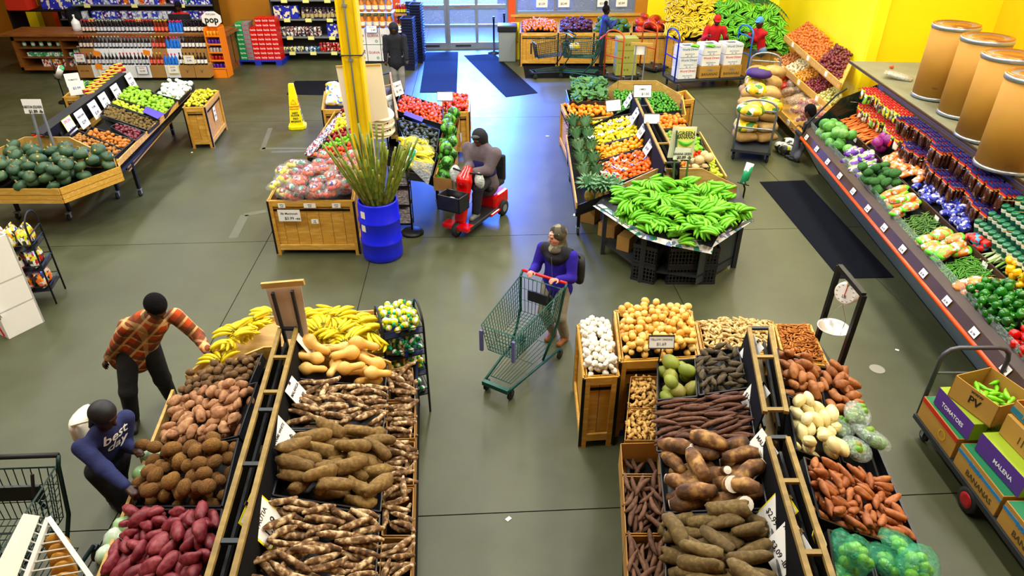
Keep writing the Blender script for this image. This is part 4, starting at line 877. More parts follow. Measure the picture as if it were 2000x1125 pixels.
def milk_crate(c, rz, label, s=.33, h=.28):
    t = thing('milk_crate', label, 'crate', tuple(c), rz, 'black milk crates under the green bananas')
    for i in range(4):
        X = Matrix.Rotation(i*PI/2, 4, 'Z'); mb = MB()
        mb.box((0, -s/2, h-.025), (s, .016, .05), X); mb.box((0, -s/2, .02), (s, .016, .04), X)
        for k in range(7): mb.box((-s/2+s*(k+.5)/7, -s/2, h/2), (.016, .012, h-.06), X)
        for k in range(3): mb.box((0, -s/2, .07+k*(h-.1)/3), (s, .010, .014), X)
        mb.build('lattice_side', BLACKP, t, world=False)
    mb = MB(); mb.box((0, 0, .01), (s, s, .02)); mb.build('crate_bottom', BLACKP, t, world=False)
for k, (u, v, z, w_) in enumerate(((1258, 532, 0, 'lower one of the stack by the shelf boxes'), (1258, 532, .285, 'upper one of the stack by the shelf boxes'), (1316, 535, 0, 'lower one in the middle stack'), (1316, 535, .285, 'upper one in the middle stack'), (1362, 535, 0, 'lower one beside the smoked panel'), (1362, 535, .285, 'upper one beside the smoked panel'))):
    c = P(u, v, 0); milk_crate((c.x, c.y-.12, z), -.5 if k < 2 else .02, 'black lattice milk crate, '+w_)
def carton(u, v, z, s, rz, label, m=None, group=None, name='closed_carton', marks=None, prints=()):
    c = P(u, v, z); t = thing(name, label, 'box', (c.x, c.y, z), rz, group)
    mb = MB(); mb.box((0, 0, s[2]/2), s); mb.build('box_body', m or CARD, t, world=False, bevel=.004)
    mb = MB(); mb.box((0, 0, s[2]+.0005), (s[0], .004, .001)); mb.build('top_seam', CARDD, t, world=False)
    mb = MB(); mb.box((0, 0, s[2]+.001), (s[0], .05, .0008)); mb.build('packing_tape', mat('packing_tape', 'b89a60', rough=.2), t, world=False)
    for (txt, size, face, dy, ink) in prints:
        X = {'f': Matrix.Translation((0, -s[1]/2-.001, s[2]/2+dy)) @ Matrix.Rotation(PI/2, 4, 'X'), 'l': Matrix.Translation((-s[0]/2-.001, 0, s[2]/2+dy)) @ Matrix.Rotation(-PI/2, 4, 'Z') @ Matrix.Rotation(PI/2, 4, 'X')}[face]
        text_mb(txt, size, X, width=(s[0] if face == 'f' else s[1])*.85, bold=.01).build('lettering', ink, t, world=False)
    return t
carton(1152, 430, 0, (.26, .26, .34), -.5, 'brown carton with a red stripe on the floor by the pineapples')
carton(1190, 458, .17, (.28, .24, .22), -.6, 'brown carton on the banana table shelf, by the open corner')
carton(1222, 486, .17, (.20, .24, .24), -.6, 'brown carton on the banana table shelf, next to the milk crates')
def green_sign():
    t = thing('green_banana_sign', 'tall paper GREEN BANANAS sign on two green posts', 'sign', tuple(P(1330, 400, .8))); y = P(1330, 380, .95).y
    GP = mat('green_post', '4f7050', rough=.5, metal=.3)
    for (a, b) in (((1322, 255), (1314, 358)), ((1351, 255), (1340, 350))):
        mb = MB(); mb.beam(Py(a[0], a[1], y), Py(b[0], b[1], y), .035, .02); mb.build('post', GP, t)
    mb = MB(); mb.slab([Py(1303, 308, y+.05), Py(1353, 309, y+.05), Py(1362, 248, y+.05), Py(1315, 247, y+.05)], .006); mb.build('backing_sheet', CREAM, t)
    mb = MB(); mb.slab([Py(1323, 288, y-.03), Py(1352, 288, y-.03), Py(1357, 252, y-.03), Py(1327, 252, y-.03)], .004); mb.build('poster', mat('pale_yellow_print', 'f2f490', rough=.5), t)
    X = frame(Py(1341, 261, y-.032), (1, 0, 0), (0, .05, 1)); text_mb('GREEN', .075, X, width=.24, bold=.02).build('lettering', INK, t)
    X = frame(Py(1340, 268, y-.032), (1, 0, 0), (0, .05, 1)); text_mb('BANANAS', .075, X, width=.24, bold=.02).build('lettering', INK, t)
    mb = MB(); X = frame(Py(1340, 279, y-.036), (1, 0, 0), (0, .05, 1)); mb.tube([X @ Vector((-.11+.22*i/8, .05*(i/8-.5)**2*4-.02, 0)) for i in range(9)], [.006, .02, .026, .028, .028, .026, .022, .014, .006], 6)
    mb.build('banana_picture', mat('printed_banana', '5cae34', rough=.5), t)
    mb = MB(); mb.slab([Py(1314, 312, y-.05), Py(1346, 312, y-.05), Py(1350, 289, y-.05), Py(1320, 288, y-.05)], .004); mb.build('price_card', WHITE, t)
    X = frame(Py(1333, 301, y-.053), (1, 0, 0), (0, .05, 1)); text_mb('BANANA GREEN', .05, X, width=.25, bold=.02).build('lettering', INK, t)
    X = frame(Py(1336, 308, y-.053), (1, 0, 0), (0, .05, 1)); text_mb('$0.89 -lb', .06, X, width=.2, bold=.03).build('lettering', INK, t)
green_sign()
GREENROLL = multi('roll_print', ['f6f6f4', '2c9a6a', 'f4f4f2', 'f6f6f4', '3ca878'], 9)
def bag_roll(label, base, top, ax, L_=.30, r=.055, foot=True, bag=False, disc=.16):
    b, tp = Vector(base), Vector(top); t = thing('produce_bag_roll', label, 'bag roll', tuple(b)); ax = Vector(ax).normalized()
    mb = MB(); mb.tube([b+Vector((0, 0, .03)), Vector((b.x, b.y, tp.z*.75)), tp], .014, 8); mb.build('pole', BLACKM, t, True)
    if foot: mb = MB(); mb.lathe([(disc, 0), (disc, .03), (disc*.85, .05), (.03, .06)], 24, Matrix.Translation(b)); mb.build('round_base', BLACKM, t, True)
    u = ax.orthogonal().normalized(); X = Matrix((u, ax.cross(u), ax)).transposed().to_4x4(); X.translation = tp
    mb = MB(); mb.lathe([(.02, 0), (r, 0), (r, L_), (.02, L_), (.02, L_-.02)], 20, X); mb.build('roll', GREENROLL, t, True)
    mb = MB(); mb.lathe([(.019, L_-.015), (.019, L_+.003)], 12, X); mb.build('roll_core', CARDD, t)
    mb = MB(); mb.box((0, 0, -.01), (r*2.4, r*2.4, .012), X); mb.build('bracket', BLACKM, t)
    if bag:
        c = X @ Vector((0, 0, L_*.5)); mb = MB(); mb.slab([c+Vector((.05, -.02, -.03)), c+Vector((.36, -.05, -.08)), c+Vector((.26, -.05, -.42)), c+Vector((.02, -.03, -.16))], .002); mb.build('hanging_bag', film('bag_film', 'dfe8ea', .35), t)
    return t
c = P(1444, 425, .3); bag_roll('green and white bag roll on a bent pole by the green bananas', (c.x, c.y, .05), P(1452, 358, 1.05), (.25, .25, .95), foot=False)
# ================================================================== apple and avocado stand round the yellow column
COLY = mat('column_yellow', 'f0d416', 'e2c20c', rough=.4, scale=2, rnd=0)
def column():
    c = Vector((-2.36, 10.45, 0)); t = thing('yellow_steel_column', 'tall yellow painted steel column with a grey conduit', 'column', tuple(c), .05)
    mb = MB(); mb.box((-.13, 0, 2.9), (.03, .30, 5.8)); mb.build('flange', COLY, t, world=False)
    mb = MB(); mb.box((.13, 0, 2.9), (.03, .30, 5.8)); mb.build('flange', COLY, t, world=False)
    mb = MB(); mb.box((0, 0, 2.9), (.24, .20, 5.8)); mb.build('web', COLY, t, world=False)
    mb = MB(); mb.tube([(-.02, -.125, .9), (-.02, -.125, 5.8)], .014, 8); mb.build('conduit', GREYM, t, True, world=False)
    for z in (2.55, 3.3, 4.1): mb = MB(); mb.box((-.02, -.125, z), (.07, .04, .03)); mb.build('conduit_clamp', GREYM, t, world=False)
    mb = MB(); mb.tube([(-.16, -.16, 2.62), (.16, -.16, 2.62), (.16, .16, 2.62), (-.16, .16, 2.62)], .01, 6, True); mb.build('wire_loop', DKGREY, t, world=False)
    return t
column()
def column_board():
    y = 10.72; t = thing('column_sign_board', 'large cream sign board hung behind the yellow column', 'sign', tuple(Py(708, 250, y)))
    mb = MB(); mb.slab([Py(679, 251, y), Py(760, 229, y), Py(744, 126, y), Py(656, 130, y)], .02); mb.build('board', CREAM, t)
    mb = MB(); mb.beam(Py(656, 130, y), Py(744, 126, y), .03, .02); mb.build('top_edge', PALEW, t)
column_board()
KND['bagapple'] = (KND['galaapple'][0], KND['galaapple'][1])
FILM = film('clear_bag', 'ffffff', .07)
def fruit_bag(name, keys, n, wd, ln, ht, lblm, label_shape=True, filmm=None):
    o = thing(name, '', 'bag'); rr = random.Random(n+len(name)); ms, sz = KND[keys]; r = sz[0][1]
    for i in range(n):
        f = bpy.data.objects.new('fruit', ms[i % len(ms)]); COL.objects.link(f); f.parent = o; a = i*2.4; q = math.sqrt((i+.5)/n)*.8
        f.location = (q*math.cos(a)*ln*.8, q*math.sin(a)*wd*.8, (.0 if i % 3 else r*.8)); f.rotation_euler = (rr.uniform(0, 6), rr.uniform(0, 6), rr.uniform(0, 6))
    mb = MB(); f0 = wob(n, .06); mb.blob((0, 0, .01), (ln+.02, wd+.02, ht), 16, 9, None, lambda d: f0(d)*(1+.45*max(0, d.x-.8)*2)); mb.build('film_bag', filmm or FILM, o, True, world=False)
    if label_shape:
        mb = MB(); mb.blob((-.01, 0, ht*.55), (ln*.62, wd*.5, ht*.52), 8, 6); mb.build('printed_panel', lblm, o, True, world=False)
    PROTO.append(o); return o
TEAL = multi('teal_bag_print', ['1c7a66', '2a8a74', 'e8ecea', '1c6a5a'], 40); REDP = multi('red_bag_print', ['c83a2c', 'e8e4e0', 'c83a2c', '2c3a80'], 36); BLUP = multi('blue_bag_print', ['3a3c9a', 'e88030', 'e8e4f0'], 40)
K('tealbag', ([fruit_bag('apple_bag', 'redapple', 9, .10, .13, .075, TEAL), fruit_bag('apple_bag', 'galaapple', 9, .10, .13, .075, TEAL), fruit_bag('apple_bag', 'galaapple', 9, .10, .13, .075, BLUP)], [(.14, .11, .06)]*3))
K('greenbag', ([fruit_bag('green_apple_bag', 'yellowapple', 9, .10, .13, .075, REDP)], [(.14, .11, .06)]))
wood_bin('front wooden bin of bagged apples with price cards', PQ((522, 392, .88), (690, 392, .88), (700, 318, .88), (560, 322, .88)), name='apple_bin')
bin_heap('tealbag', [(552, 386, .98), (690, 386, .98), (698, 312, 1.06), (580, 316, 1.02)], 48, 'clear bag of red apples with a printed panel in the front bin', None, depth=.14, group='bagged apples in the front bin', cat='bag', mound=.04, tilt=.25, roll=.3, inset=.2)
bin_heap('greenbag', [(530, 386, .95), (556, 386, .98), (598, 318, 1.04), (562, 326, .98)], 10, 'clear bag of pale green apples along the side of the front bin', None, depth=.12, group='bagged green apples', cat='bag', tilt=.25, roll=.3, inset=.2)
FX = frame(Py(565, 421, 8.945), (1, 0, 0), (0, 0, 1))
card('price_card', FX, .32, .18, [('3lb Macintosh', .045, .03, INK), ('$3.99 -ea', .06, -.045, INK, .04)], 'white three pound apple price card on the front bin panel', )
for i, (u, z, w_) in enumerate(((549, .80, .10), (604, .80, .17), (656, .80, .12))):
    c = P(u, 398, .86); X = frame((c.x, 8.965, .83), (1, 0, 0), (0, 0, 1)); card('shelf_tag', X, w_, .07, [('APPLE', .022, .012, INK), ('3.99', .026, -.016, INK)], 'small white shelf tag on the apple bin rim, '+['at the corner', 'double width in the middle', 'near the blue barrel'][i])
X = frame((P(619, 430, .55).x, 8.965, .58), (1, 0, 0), (0, 0, 1)); card('shelf_tag', X, .10, .07, [('3LB', .022, .012, INK), ('3.99', .026, -.016, INK)], 'small white tag in the middle of the apple bin panel')
slope_stand('sloped apple stand with rows of green, red and yellow apples', P(600, 308, .76), P(655, 222, .80), P(702, 306, 1.05), P(676, 212, 1.1))
AP = dict(cat='apple', mound=.02)
bin_heap('galaapple', [(612, 309, .86), (704, 303, 1.06), (696, 277, 1.08), (628, 292, .87)], 80, 'red streaked apple in the row next to the bagged apples', 'black tray of red streaked apples', **AP)
bin_heap('greenapple', [(624, 296, .86), (696, 278, 1.08), (690, 264, 1.08), (638, 280, .87)], 46, 'bright green apple between two rows of red apples', 'black tray of green apples between the reds', **AP)
bin_heap('redapple', [(632, 281, .86), (692, 265, 1.08), (684, 248, 1.08), (645, 264, .87)], 52, 'dark red apple between the green and yellow rows', 'black tray of dark red apples', **AP)
bin_heap('yellowapple', [(644, 266, .86), (684, 250, 1.08), (676, 220, 1.08), (664, 232, .9)], 66, 'yellow apple at the far end of the apple stand', 'black tray of yellow apples', **AP)
bin_heap('redapple', [(664, 233, .9), (678, 226, 1.08), (676, 206, 1.08), (668, 212, .95)], 16, 'dark red apple behind the yellow ones', None, cat='apple', depth=.06, group='far red apples')
SNACK = multi('snack_pack_print', ['e8e8ec', '28306a', 'c83838', 'f0f0f2', '8890a8'], 34)
def pouch(c, rz, lean, wd, ht, th, m, label, name, group, cat='bag', crimp=True):
    t = thing(name, label, cat, tuple(c), rz, group); mb = MB(); n = 6
    R = Matrix.Rotation(lean, 4, 'X')
    mb.blob((0, 0, ht/2), (wd/2, th/2, ht/2), 12, 8, R, lambda d: (1/max(abs(d.x), abs(d.z), .72))*.86); mb.build('pouch', m, t, True, world=False)
    if crimp: mb = MB(); mb.box((0, 0, ht*.97), (wd*.9, .006, ht*.09), R); mb.build('crimped_top', m, t, world=False)
    return t
for i in range(9):
    f = i/8; c = P(600+62*f, 306-72*f, .84); pouch(c, -.6, -.9, .20, .22, .06, SNACK, 'white and navy snack pack leaning on the outer edge of the apple stand', 'snack_pack', 'snack packs along the apple stand')
wood_bin('wooden bin with sacks of flour on top behind the apples', PQ((629, 214, .88), (690, 214, .88), (690, 178, .88), (634, 178, .88)), name='flour_bin')
FLOURP = multi('flour_sack_print', ['f4f4f2', '3c78c8', 'f2f2f0', 'f0d040', 'f4f4f2'], 12)
for i, (u, v, z) in enumerate(((648, 204, .92), (650, 188, 1.0), (672, 204, .92), (660, 180, 1.08), (674, 190, 1.02))):
    pouch(P(u, v, z), .2*i, -1.25, .32, .36, .13, FLOURP, 'white blue and yellow flour sack piled on the bin', 'flour_sack', 'flour sacks', 'sack', False)
# ---- side facing the scooter
slope_stand('sloped avocado and tomato stand facing the scooter', P(852, 346, .70), P(892, 232, .70), P(752, 300, 1.12), P(772, 180, 1.15))
bin_heap('tomato', [(772, 216, 1.15), (866, 244, .95), (864, 208, .96), (782, 182, 1.16)], 150, 'red orange tomato heaped above the avocados', 'black tray of tomatoes with a purple strip', cat='tomato', mound=.04)
mb = MB(); mb.slab(PQ((788, 224, 1.16), (824, 238, 1.10), (828, 230, 1.12), (792, 216, 1.18)), .006); o = mb.build('purple_divider_card', mat('purple_card', '5a50b8', rough=.4)); tag(o, 'purple plastic strip lying across the tomato tray edge', 'card')
bin_heap('avocado', [(790, 276, 1.10), (852, 296, .94), (858, 254, .95), (772, 230, 1.14)], 90, 'black green avocado in the tray below the tomatoes', 'black tray of dark avocados', cat='avocado', tilt=.3)
YBAG = film('yellow_print_bag', 'f0f070', .34)
K('ybagbanana', ([dup(KND['ybanana'][0][0], Matrix.Identity(4))], [(.10, .09, .05)]))
pb = KND['ybagbanana'][0][0]; mb = MB(); mb.blob((0, 0, .01), (.12, .10, .06), 12, 8, None, wob(3, .1)); mb.build('clear_printed_bag', multi('banana_bag_print', ['e8ec30', 'f4f4ee', 'e0e428', 'd8dca0', '4a5a8a'], 30), pb, True, world=False); PROTO.append(pb)
for ch in pb.children:
    if ch.name.startswith('clear'): ch.data.materials[0] = film('banana_bag_film', 'eef07a', .13)
bin_heap('ybagbanana', [(800, 338, 1.02), (842, 344, .92), (854, 300, .94), (778, 276, 1.10)], 34, 'bagged yellow bananas between the avocados and the bag roll', 'black tray of bagged yellow bananas', name='bagged_banana_bunch', cat='bananas', mound=.04, tilt=.3, roll=.4)
bin_heap('watermelon', [(846, 344, .78), (880, 348, .74), (892, 296, .74), (862, 290, .78)], 12, 'striped green watermelon in the box beside the scooter', None, depth=.14, cat='watermelon', group='watermelons beside the scooter', tilt=.4)
bin_heap('watermelon', [(856, 280, .78), (888, 284, .74), (896, 232, .74), (870, 232, .78)], 10, 'striped green watermelon in the box below the nectarine bin', None, depth=.14, cat='watermelon', group='watermelons by the nectarine bin', tilt=.4)
for q, lb in (([(846, 346, .80), (882, 350, .78), (894, 296, .78), (864, 290, .80)], 'beside the scooter'), ([(857, 284, .80), (888, 288, .78), (898, 232, .78), (872, 230, .80)], 'below the nectarine bin')):
    cardbox(PQ(*q), .22, 'open cardboard box of watermelons '+lb, CARDD, group='watermelon boxes')
filled_bin('wooden bin of red nectarines with a blank white sign', [(864, 220, .90), (916, 218, .90), (917, 186, .90), (862, 186, .90)], 'peach', 110, 'red and yellow nectarine in the corner bin', 'nectarines in the bin', mound=.07, cat='nectarine')
stalk_sign(869, 188, 1.25, .9, .30, .17, [], 'blank white sign in a black frame over the nectarines')
ladder('black and wood sign rail behind the tomatoes', P(746, 146, 1.45), P(758, 236, 1.45), P(762, 142, 1.45), P(776, 232, 1.45), (0, .3), (0, 1.0))
board_card(772, 172, 1.3, .26, .26, [('TOMATO', .05, .05, INK), ('$1.99', .07, -.05, INK)], 'white price card clipped beside the tomatoes', 60, .25)
board_card(760, 200, 1.3, .22, .30, [('AVOCADO', .045, .05, INK), ('$1.50', .06, -.05, INK)], 'narrow white price card clipped above the avocados', 60, .25)
STRAW = mat('woven_straw', 'd8cbb0', 'e8dfc8', 'c4b494', rough=.8, scale=30)
for i in range(6):
    c = P(742, 250, 1.3)+Vector((.02*(i % 2), .0, -.05+.06*i)); o = MB().lathe([(.24, 0), (.22, .012), (.12, .02), (.115, .07), (.09, .10), (.001, .105)], 24, Matrix.Translation(c) @ Euler((.25, .2*(i % 2), 0)).to_matrix().to_4x4(), False).build('straw_hat', STRAW, smooth=True)
    sm = o.modifiers.new('th', 'SOLIDIFY'); sm.thickness = .006; tag(o, 'pale woven straw hat in the stack beside the column', 'hat', 'straw hats by the column')
def paper_rack():
    c = P(792, 452, 0); t = thing('newspaper_rack', 'thin wire rack stacked with folded newspapers behind the bag roll', 'rack', (c.x-.05, c.y+.2, 0))
    for x in (-.14, .14):
        for y in (-.12, .12): mb = MB(); mb.tube([(x, y, 0), (x, y, 1.35)], .008, 6); mb.build('upright', BLACKM, t, world=False)
    for z in (.08, .40, .72): mb = MB(); mb.box((0, 0, z), (.29, .25, .012)); mb.build('shelf', BLACKM, t, world=False)
    NEWS = multi('newsprint', ['c8c4bc', 'a8a49c', 'd8d4cc', '9a948c'], 40, .8)
    for z, n in ((.09, 9), (.41, 9), (.73, 10)):
        for k in range(n):
            o = MB().box((0, 0, 0), (.25, .20, .022)).build('folded_newspaper', NEWS, bevel=.004); o.location = (c.x-.05+RNG.uniform(-.01, .01), c.y+.2+RNG.uniform(-.01, .01), z+.018+k*.026); o.rotation_euler = (0, 0, RNG.uniform(-.06, .06)); tag(o, 'folded newspaper on the wire rack behind the bag roll', 'newspaper', 'folded newspapers')
paper_rack()
# ---- blue barrel with sugar cane
def barrel():
    c = P(738, 500, 0); c = Vector((-1.93, 9.02, 0)); t = thing('blue_plastic_barrel', 'bright blue plastic barrel filled with sugar cane', 'barrel', tuple(c))
    BL = mat('barrel_blue', '1c2ee0', '2236ea', rough=.35, scale=2, rnd=0)
    mb = MB(); mb.lathe([(.27, 0), (.29, .02), (.295, .1), (.292, .27), (.305, .285), (.305, .30), (.292, .315), (.292, .60), (.305, .615), (.305, .63), (.292, .645), (.292, .84), (.28, .88), (.285, .91), (.265, .91), (.265, .87), (.27, .5), (.26, .05)], 40, None); mb.build('barrel_shell', BL, t, True, world=False)
    for k, (a, z) in enumerate(((4.05, .76), (4.0, .55))):
        X = Matrix.Translation((.296*math.cos(a), .296*math.sin(a), z)) @ Matrix.Rotation(a+PI/2, 4, 'Z') @ Matrix.Rotation(PI/2, 4, 'X')
        mb = MB(); mb.box((0, 0, 0), (.08, .10, .006), X); mb.build('paper_label', CREAM, t, world=False)
    CANE = mat('sugar_cane_rind', '4f6a1c', '7c8a34', '8a7040', rough=.5, scale=9, rnd=.6, stretch=(1, 1, .5)); cvar = []
    for v in range(4):
        rr = random.Random(v+9); pts = []; rad = []; n = 11; b1, b2 = rr.uniform(-.06, .06), rr.uniform(-.06, .06); L_ = 1.4+.16*v
        for i in range(n):
            z0 = L_*i/n
            for dz, q in ((0, 1.25), (.012, 1.0), (L_/n-.012, .98)): z = z0+dz; pts.append((b1*(z/L_)**2, b2*(z/L_)**2, z)); rad.append(.0195*q*(1-.25*z/L_))
        cvar.append(MB().tube(pts, rad, 7).mesh('sugar_cane_stalk', CANE, True))
    for i in range(60):
        a = i*2.4; q = math.sqrt((i+.5)/60); o = bpy.data.objects.new('sugar_cane_stalk', cvar[i % 4]); COL.objects.link(o)
        bx, by = c.x-.19*q*math.cos(a), c.y-.19*q*math.sin(a); le = .5*q; o.location = (bx, by, .12)
        o.rotation_euler = Vector((math.cos(a)*math.sin(le)+RNG.uniform(-.04, .04), math.sin(a)*math.sin(le)*.9+RNG.uniform(-.04, .04), math.cos(le))).to_track_quat('Z', 'Y').to_euler()
        tag(o, 'jointed green sugar cane stalk standing in the blue barrel', 'sugar cane', 'sugar cane in the barrel')
barrel()
c = P(804, 462, 0); tp = P(790, 368, 1.0)
bag_roll('clear bag roll with a pulled out bag on a round black stand', (c.x, c.y+.12, 0), (c.x-.03, c.y+.12, 1.12), (.35, .15, .6), bag=True, disc=.18)
# ---- caution cone
def wet_cone():
    c = P(582, 249, 0); t = thing('caution_cone', 'tall bright yellow four sided wet floor cone', 'cone', tuple(c), .18); YC = mat('cone_yellow', 'f8ec00', rough=.4)
    mb = MB(); s0, s1 = .17, .055; vs = [(i*s, j*s, z) for z, s in ((.07, s0*.86), (.98, s1)) for i, j in ((-1, -1), (1, -1), (1, 1), (-1, 1))]
    mb.add(vs, [(0, 1, 5, 4), (1, 2, 6, 5), (2, 3, 7, 6), (3, 0, 4, 7), (4, 5, 6, 7)]); mb.build('cone_body', YC, t, world=False, bevel=.012)
    mb = MB(); mb.prism([(-.19, -.12), (-.12, -.19), (.12, -.19), (.19, -.12), (.19, .12), (.12, .19), (-.12, .19), (-.19, .12)], 0, .075); mb.build('cone_foot', YC, t, world=False, bevel=.012)
    for rz, xs in ((0, 1), (PI/2, .8)):
        tl = math.atan2(s0*.86-s1, .91)
        def F(z): w_ = s0*.86+(s1-s0*.86)*(z-.07)/.91; return Matrix.Rotation(rz, 4, 'Z') @ Matrix.Translation((0, -w_-.006, z)) @ Matrix.Rotation(PI/2-tl, 4, 'X')
        for tx, z, s, ink in (('CAUTION', .50, .05, REDINK), ('PRECAUCION', .45, .03, REDINK), ('WET', .36, .06, INK), ('FLOOR', .31, .055, INK), ('PISO', .24, .055, INK), ('MOJADO', .18, .055, INK)):
            text_mb(tx, s, F(z), width=.21, bold=.03).build('lettering', ink, t, world=False)
        mb = MB(); X = F(.60); 
        for a, b in (((-.06, -.04), (.06, -.04)), ((.06, -.04), (0, .06)), ((0, .06), (-.06, -.04))): mb.beam(X @ Vector((*a, 0)), X @ Vector((*b, 0)), .008, .002)
        mb.build('warning_triangle', REDINK, t, world=False)
wet_cone()
# ================================================================== squash and mango stand on wheels
def squash_table():
    t = thing('squash_table', 'half octagon wooden display table on casters full of dark green squash', 'table', tuple(P(110, 380, 0))); z = .84
    f = [P(-75, 330, z), P(-40, 368, z), P(115, 368, z), P(232, 325, z), P(226, 309, z)]
    for i in range(1, 4):
        a, b = f[i-1 if i == 1 else i-1], f[i]
    for i in range(4):
        a, b = f[i], f[i+1]
        for k, (z1, z0, m) in enumerate(((.84, .74, WOODH), (.73, .66, WOODH), (.655, .60, WOODH))):
            mb = MB(); mb.slab([(a.x, a.y, z1), (b.x, b.y, z1), (b.x, b.y, z0), (a.x, a.y, z0)], .022); mb.build('rim_board', m, t)
        d = (b-a).normalized(); o_ = Vector((d.y, -d.x, 0))*.006
        mb = MB(); mb.beam(Vector((a.x, a.y, .67))+o_, Vector((b.x, b.y, .67))+o_, .012, .03, up=(o_.x, o_.y, 0)); mb.build('black_bumper', RUBBER, t)
    bk = [(-70, 318, .98), (48, 267, 1.16), (136, 267, 1.16), (224, 309, .95)]; b = PQ(*bk)
    for i in range(3):
        a, c = b[i], b[i+1]; mb = MB(); mb.slab([a, c, (c.x, c.y, .62), (a.x, a.y, .62)], .025); mb.build('back_board', PALEW, t)
    mb = MB(); pl = [Vector((p.x, p.y, .64)) for p in (f[0], f[1], f[2], f[3], f[4], b[2], b[1])]; mb.slab(pl, .03); mb.build('table_floor', MATTE, t)
    for u, v in ((138, 430), (38, 428), (232, 388), (20, 380)): c = P(u, v, 0); caster(t, tuple(c)); mb = MB(); mb.beam((c.x, c.y+.05, .12), (c.x, c.y+.05, .64), .05, .05); mb.build('leg', BLACKM, t)
    return t
SQT = squash_table()
heap('kabocha_squash', *KND['kabocha'], [Vector((p.x, p.y, .74)) for p in PQ((-50, 367, .84), (114, 367, .84), (230, 322, .84), (30, 290, 1.0))], 110, 'round dark green kabocha squash on the wheeled wooden table', 'squash', 'kabocha squash', liner=SQT, mound=.06, inset=.1, K=20, tilt=.5, roll=.5, edge=.8)
def squash_sign():
    t = thing('squash_price_sign', 'white squash price sign on two grey posts', 'sign', tuple(P(95, 300, .9))); y = P(95, 300, .95).y
    for a, b in (((63, 222), (82, 290)), ((84, 222), (106, 286))):
        mb = MB(); mb.beam(Py(a[0], a[1], y), Py(b[0], b[1], y), .045, .02); mb.build('post', GREYM, t)
    mb = MB(); mb.slab([Py(49, 222, y-.03), Py(86, 222, y-.03), Py(79, 194, y-.03), Py(40, 194, y-.03)], .005); mb.build('sign_card', WHITE, t)
    X = frame(Py(63, 209, y-.035), (1, 0, 0), (0, 0, 1)); text_mb('KABOCHA (SQUASH)', .06, X, width=.30, bold=.02).build('lettering', INK, t)
    X = frame(Py(70, 218, y-.035), (1, 0, 0), (0, 0, 1)); text_mb('$1.89 -lb', .07, X, width=.22, bold=.03).build('lettering', INK, t)
squash_sign()
def mango_stand():
    t = slope_stand('long sloped stand of mangoes, kiwis and plums with two wooden lips', P(230, 320, .82), P(372, 178, .86), P(128, 268, 1.10), P(330, 150, 1.12), lip=WOODH)
    a, b = P(250, 330, .58), P(352, 212, .60); mb = MB(); mb.beam(a, b, .02, .10); mb.build('lower_lip', WOODH, t)
    mb = MB(); mb.beam(a+Vector((.02, -.02, .0)), b+Vector((.02, -.02, .0)), .012, .03); mb.build('black_bumper', RUBBER, t)
    mb = MB(); mb.slab([a+Vector((-.4, .1, 0)), a, b, b+Vector((-.4, .1, 0))], .02); mb.build('lower_shelf', MATTE, t)
    p0, p1 = P(84, 262, 1.28), P(246, 142, 1.32); q0, q1 = P(128, 272, 1.0), P(254, 172, 1.02)
    mb = MB(); mb.slab([q0, q1, p1, p0], .03); mb.build('sign_board', MATTE, t)
    mb = MB(); mb.slab([p0+Vector((-.28, .12, -.02)), p0, p1, p1+Vector((-.28, .12, -.02))], .02); mb.build('top_ledge', DKGREY, t)
mango_stand()
for i in range(13):
    c = P(250+5.2*i, 313-5.6*i, .62); pouch(c, -.7, -.9, .10, .15, .05, multi('nut_bag', ['b89878', 'e8dcc8', 'a03828', '7a5a3a'], 60), 'small bag of nuts standing on the lower shelf of the mango stand', 'nut_bag', 'nut bags on the lower shelf')
bin_heap('tanpear', [(132, 270, 1.08), (222, 308, .90), (240, 292, .90), (152, 254, 1.08)], 60, 'tan russet pear beside the squash board', 'black tray of tan russet pears', cat='pear')
bin_heap('goldpear', [(166, 262, 1.06), (240, 292, .90), (262, 274, .90), (178, 248, 1.06)], 60, 'golden brown quince next to the plums', 'black tray of golden quinces', cat='quince')
bin_heap('plum', [(216, 248, 1.02), (264, 275, .90), (284, 258, .90), (232, 240, 1.02)], 44, 'dusky red plum on the mango stand', 'black tray of plums', cat='plum')
bin_heap('kiwi', [(196, 224, 1.08), (290, 255, .90), (312, 236, .90), (212, 204, 1.08)], 130, 'brown fuzzy kiwi below the yellow limes', 'black tray of kiwis', cat='kiwi')
bin_heap('yellowlime', [(216, 202, 1.08), (280, 224, .95), (292, 214, .95), (226, 190, 1.08)], 46, 'yellow green lime beside the kiwis', 'black tray of yellow green limes', cat='lime', group='limes on the mango stand')
bin_heap('greenmango', [(226, 190, 1.08), (322, 224, .90), (348, 196, .90), (250, 166, 1.08)], 120, 'shiny green mango on the wheeled stand', 'black tray of green mangoes by the guavas', cat='mango', mound=.05)
mb = MB(); mb.slab(PQ((278, 218, 1.02), (308, 232, .98), (322, 222, .98), (286, 208, 1.02)), .006); o = mb.build('purple_tray_card', mat('purple_card', '5a50b8')); tag(o, 'purple plastic card lying between kiwis and green mangoes', 'card')
WRAP = pm('foam_wrap', 'd4e0d4', 'e8f0e8', 'b8d0b0', rough=.6, scale=20)
K('guava', veg('foam_wrapped_guava', (.052, .048, .046), WRAP, amp=.08))
bin_heap('guava', [(300, 182, 1.04), (350, 196, .92), (380, 166, .92), (332, 154, 1.04)], 60, 'guava in white foam wrap at the end of the mango stand', 'black tray of foam wrapped guavas', cat='guava', mound=.05)
filled_bin('wooden bin of yellow star fruit with a white card', [(357, 210, .86), (399, 209, .86), (427, 177, .86), (384, 174, .86)], 'starfruit', 62, 'yellow star fruit in the small wooden bin', 'star fruit in the bin', mound=.05, cat='star fruit')
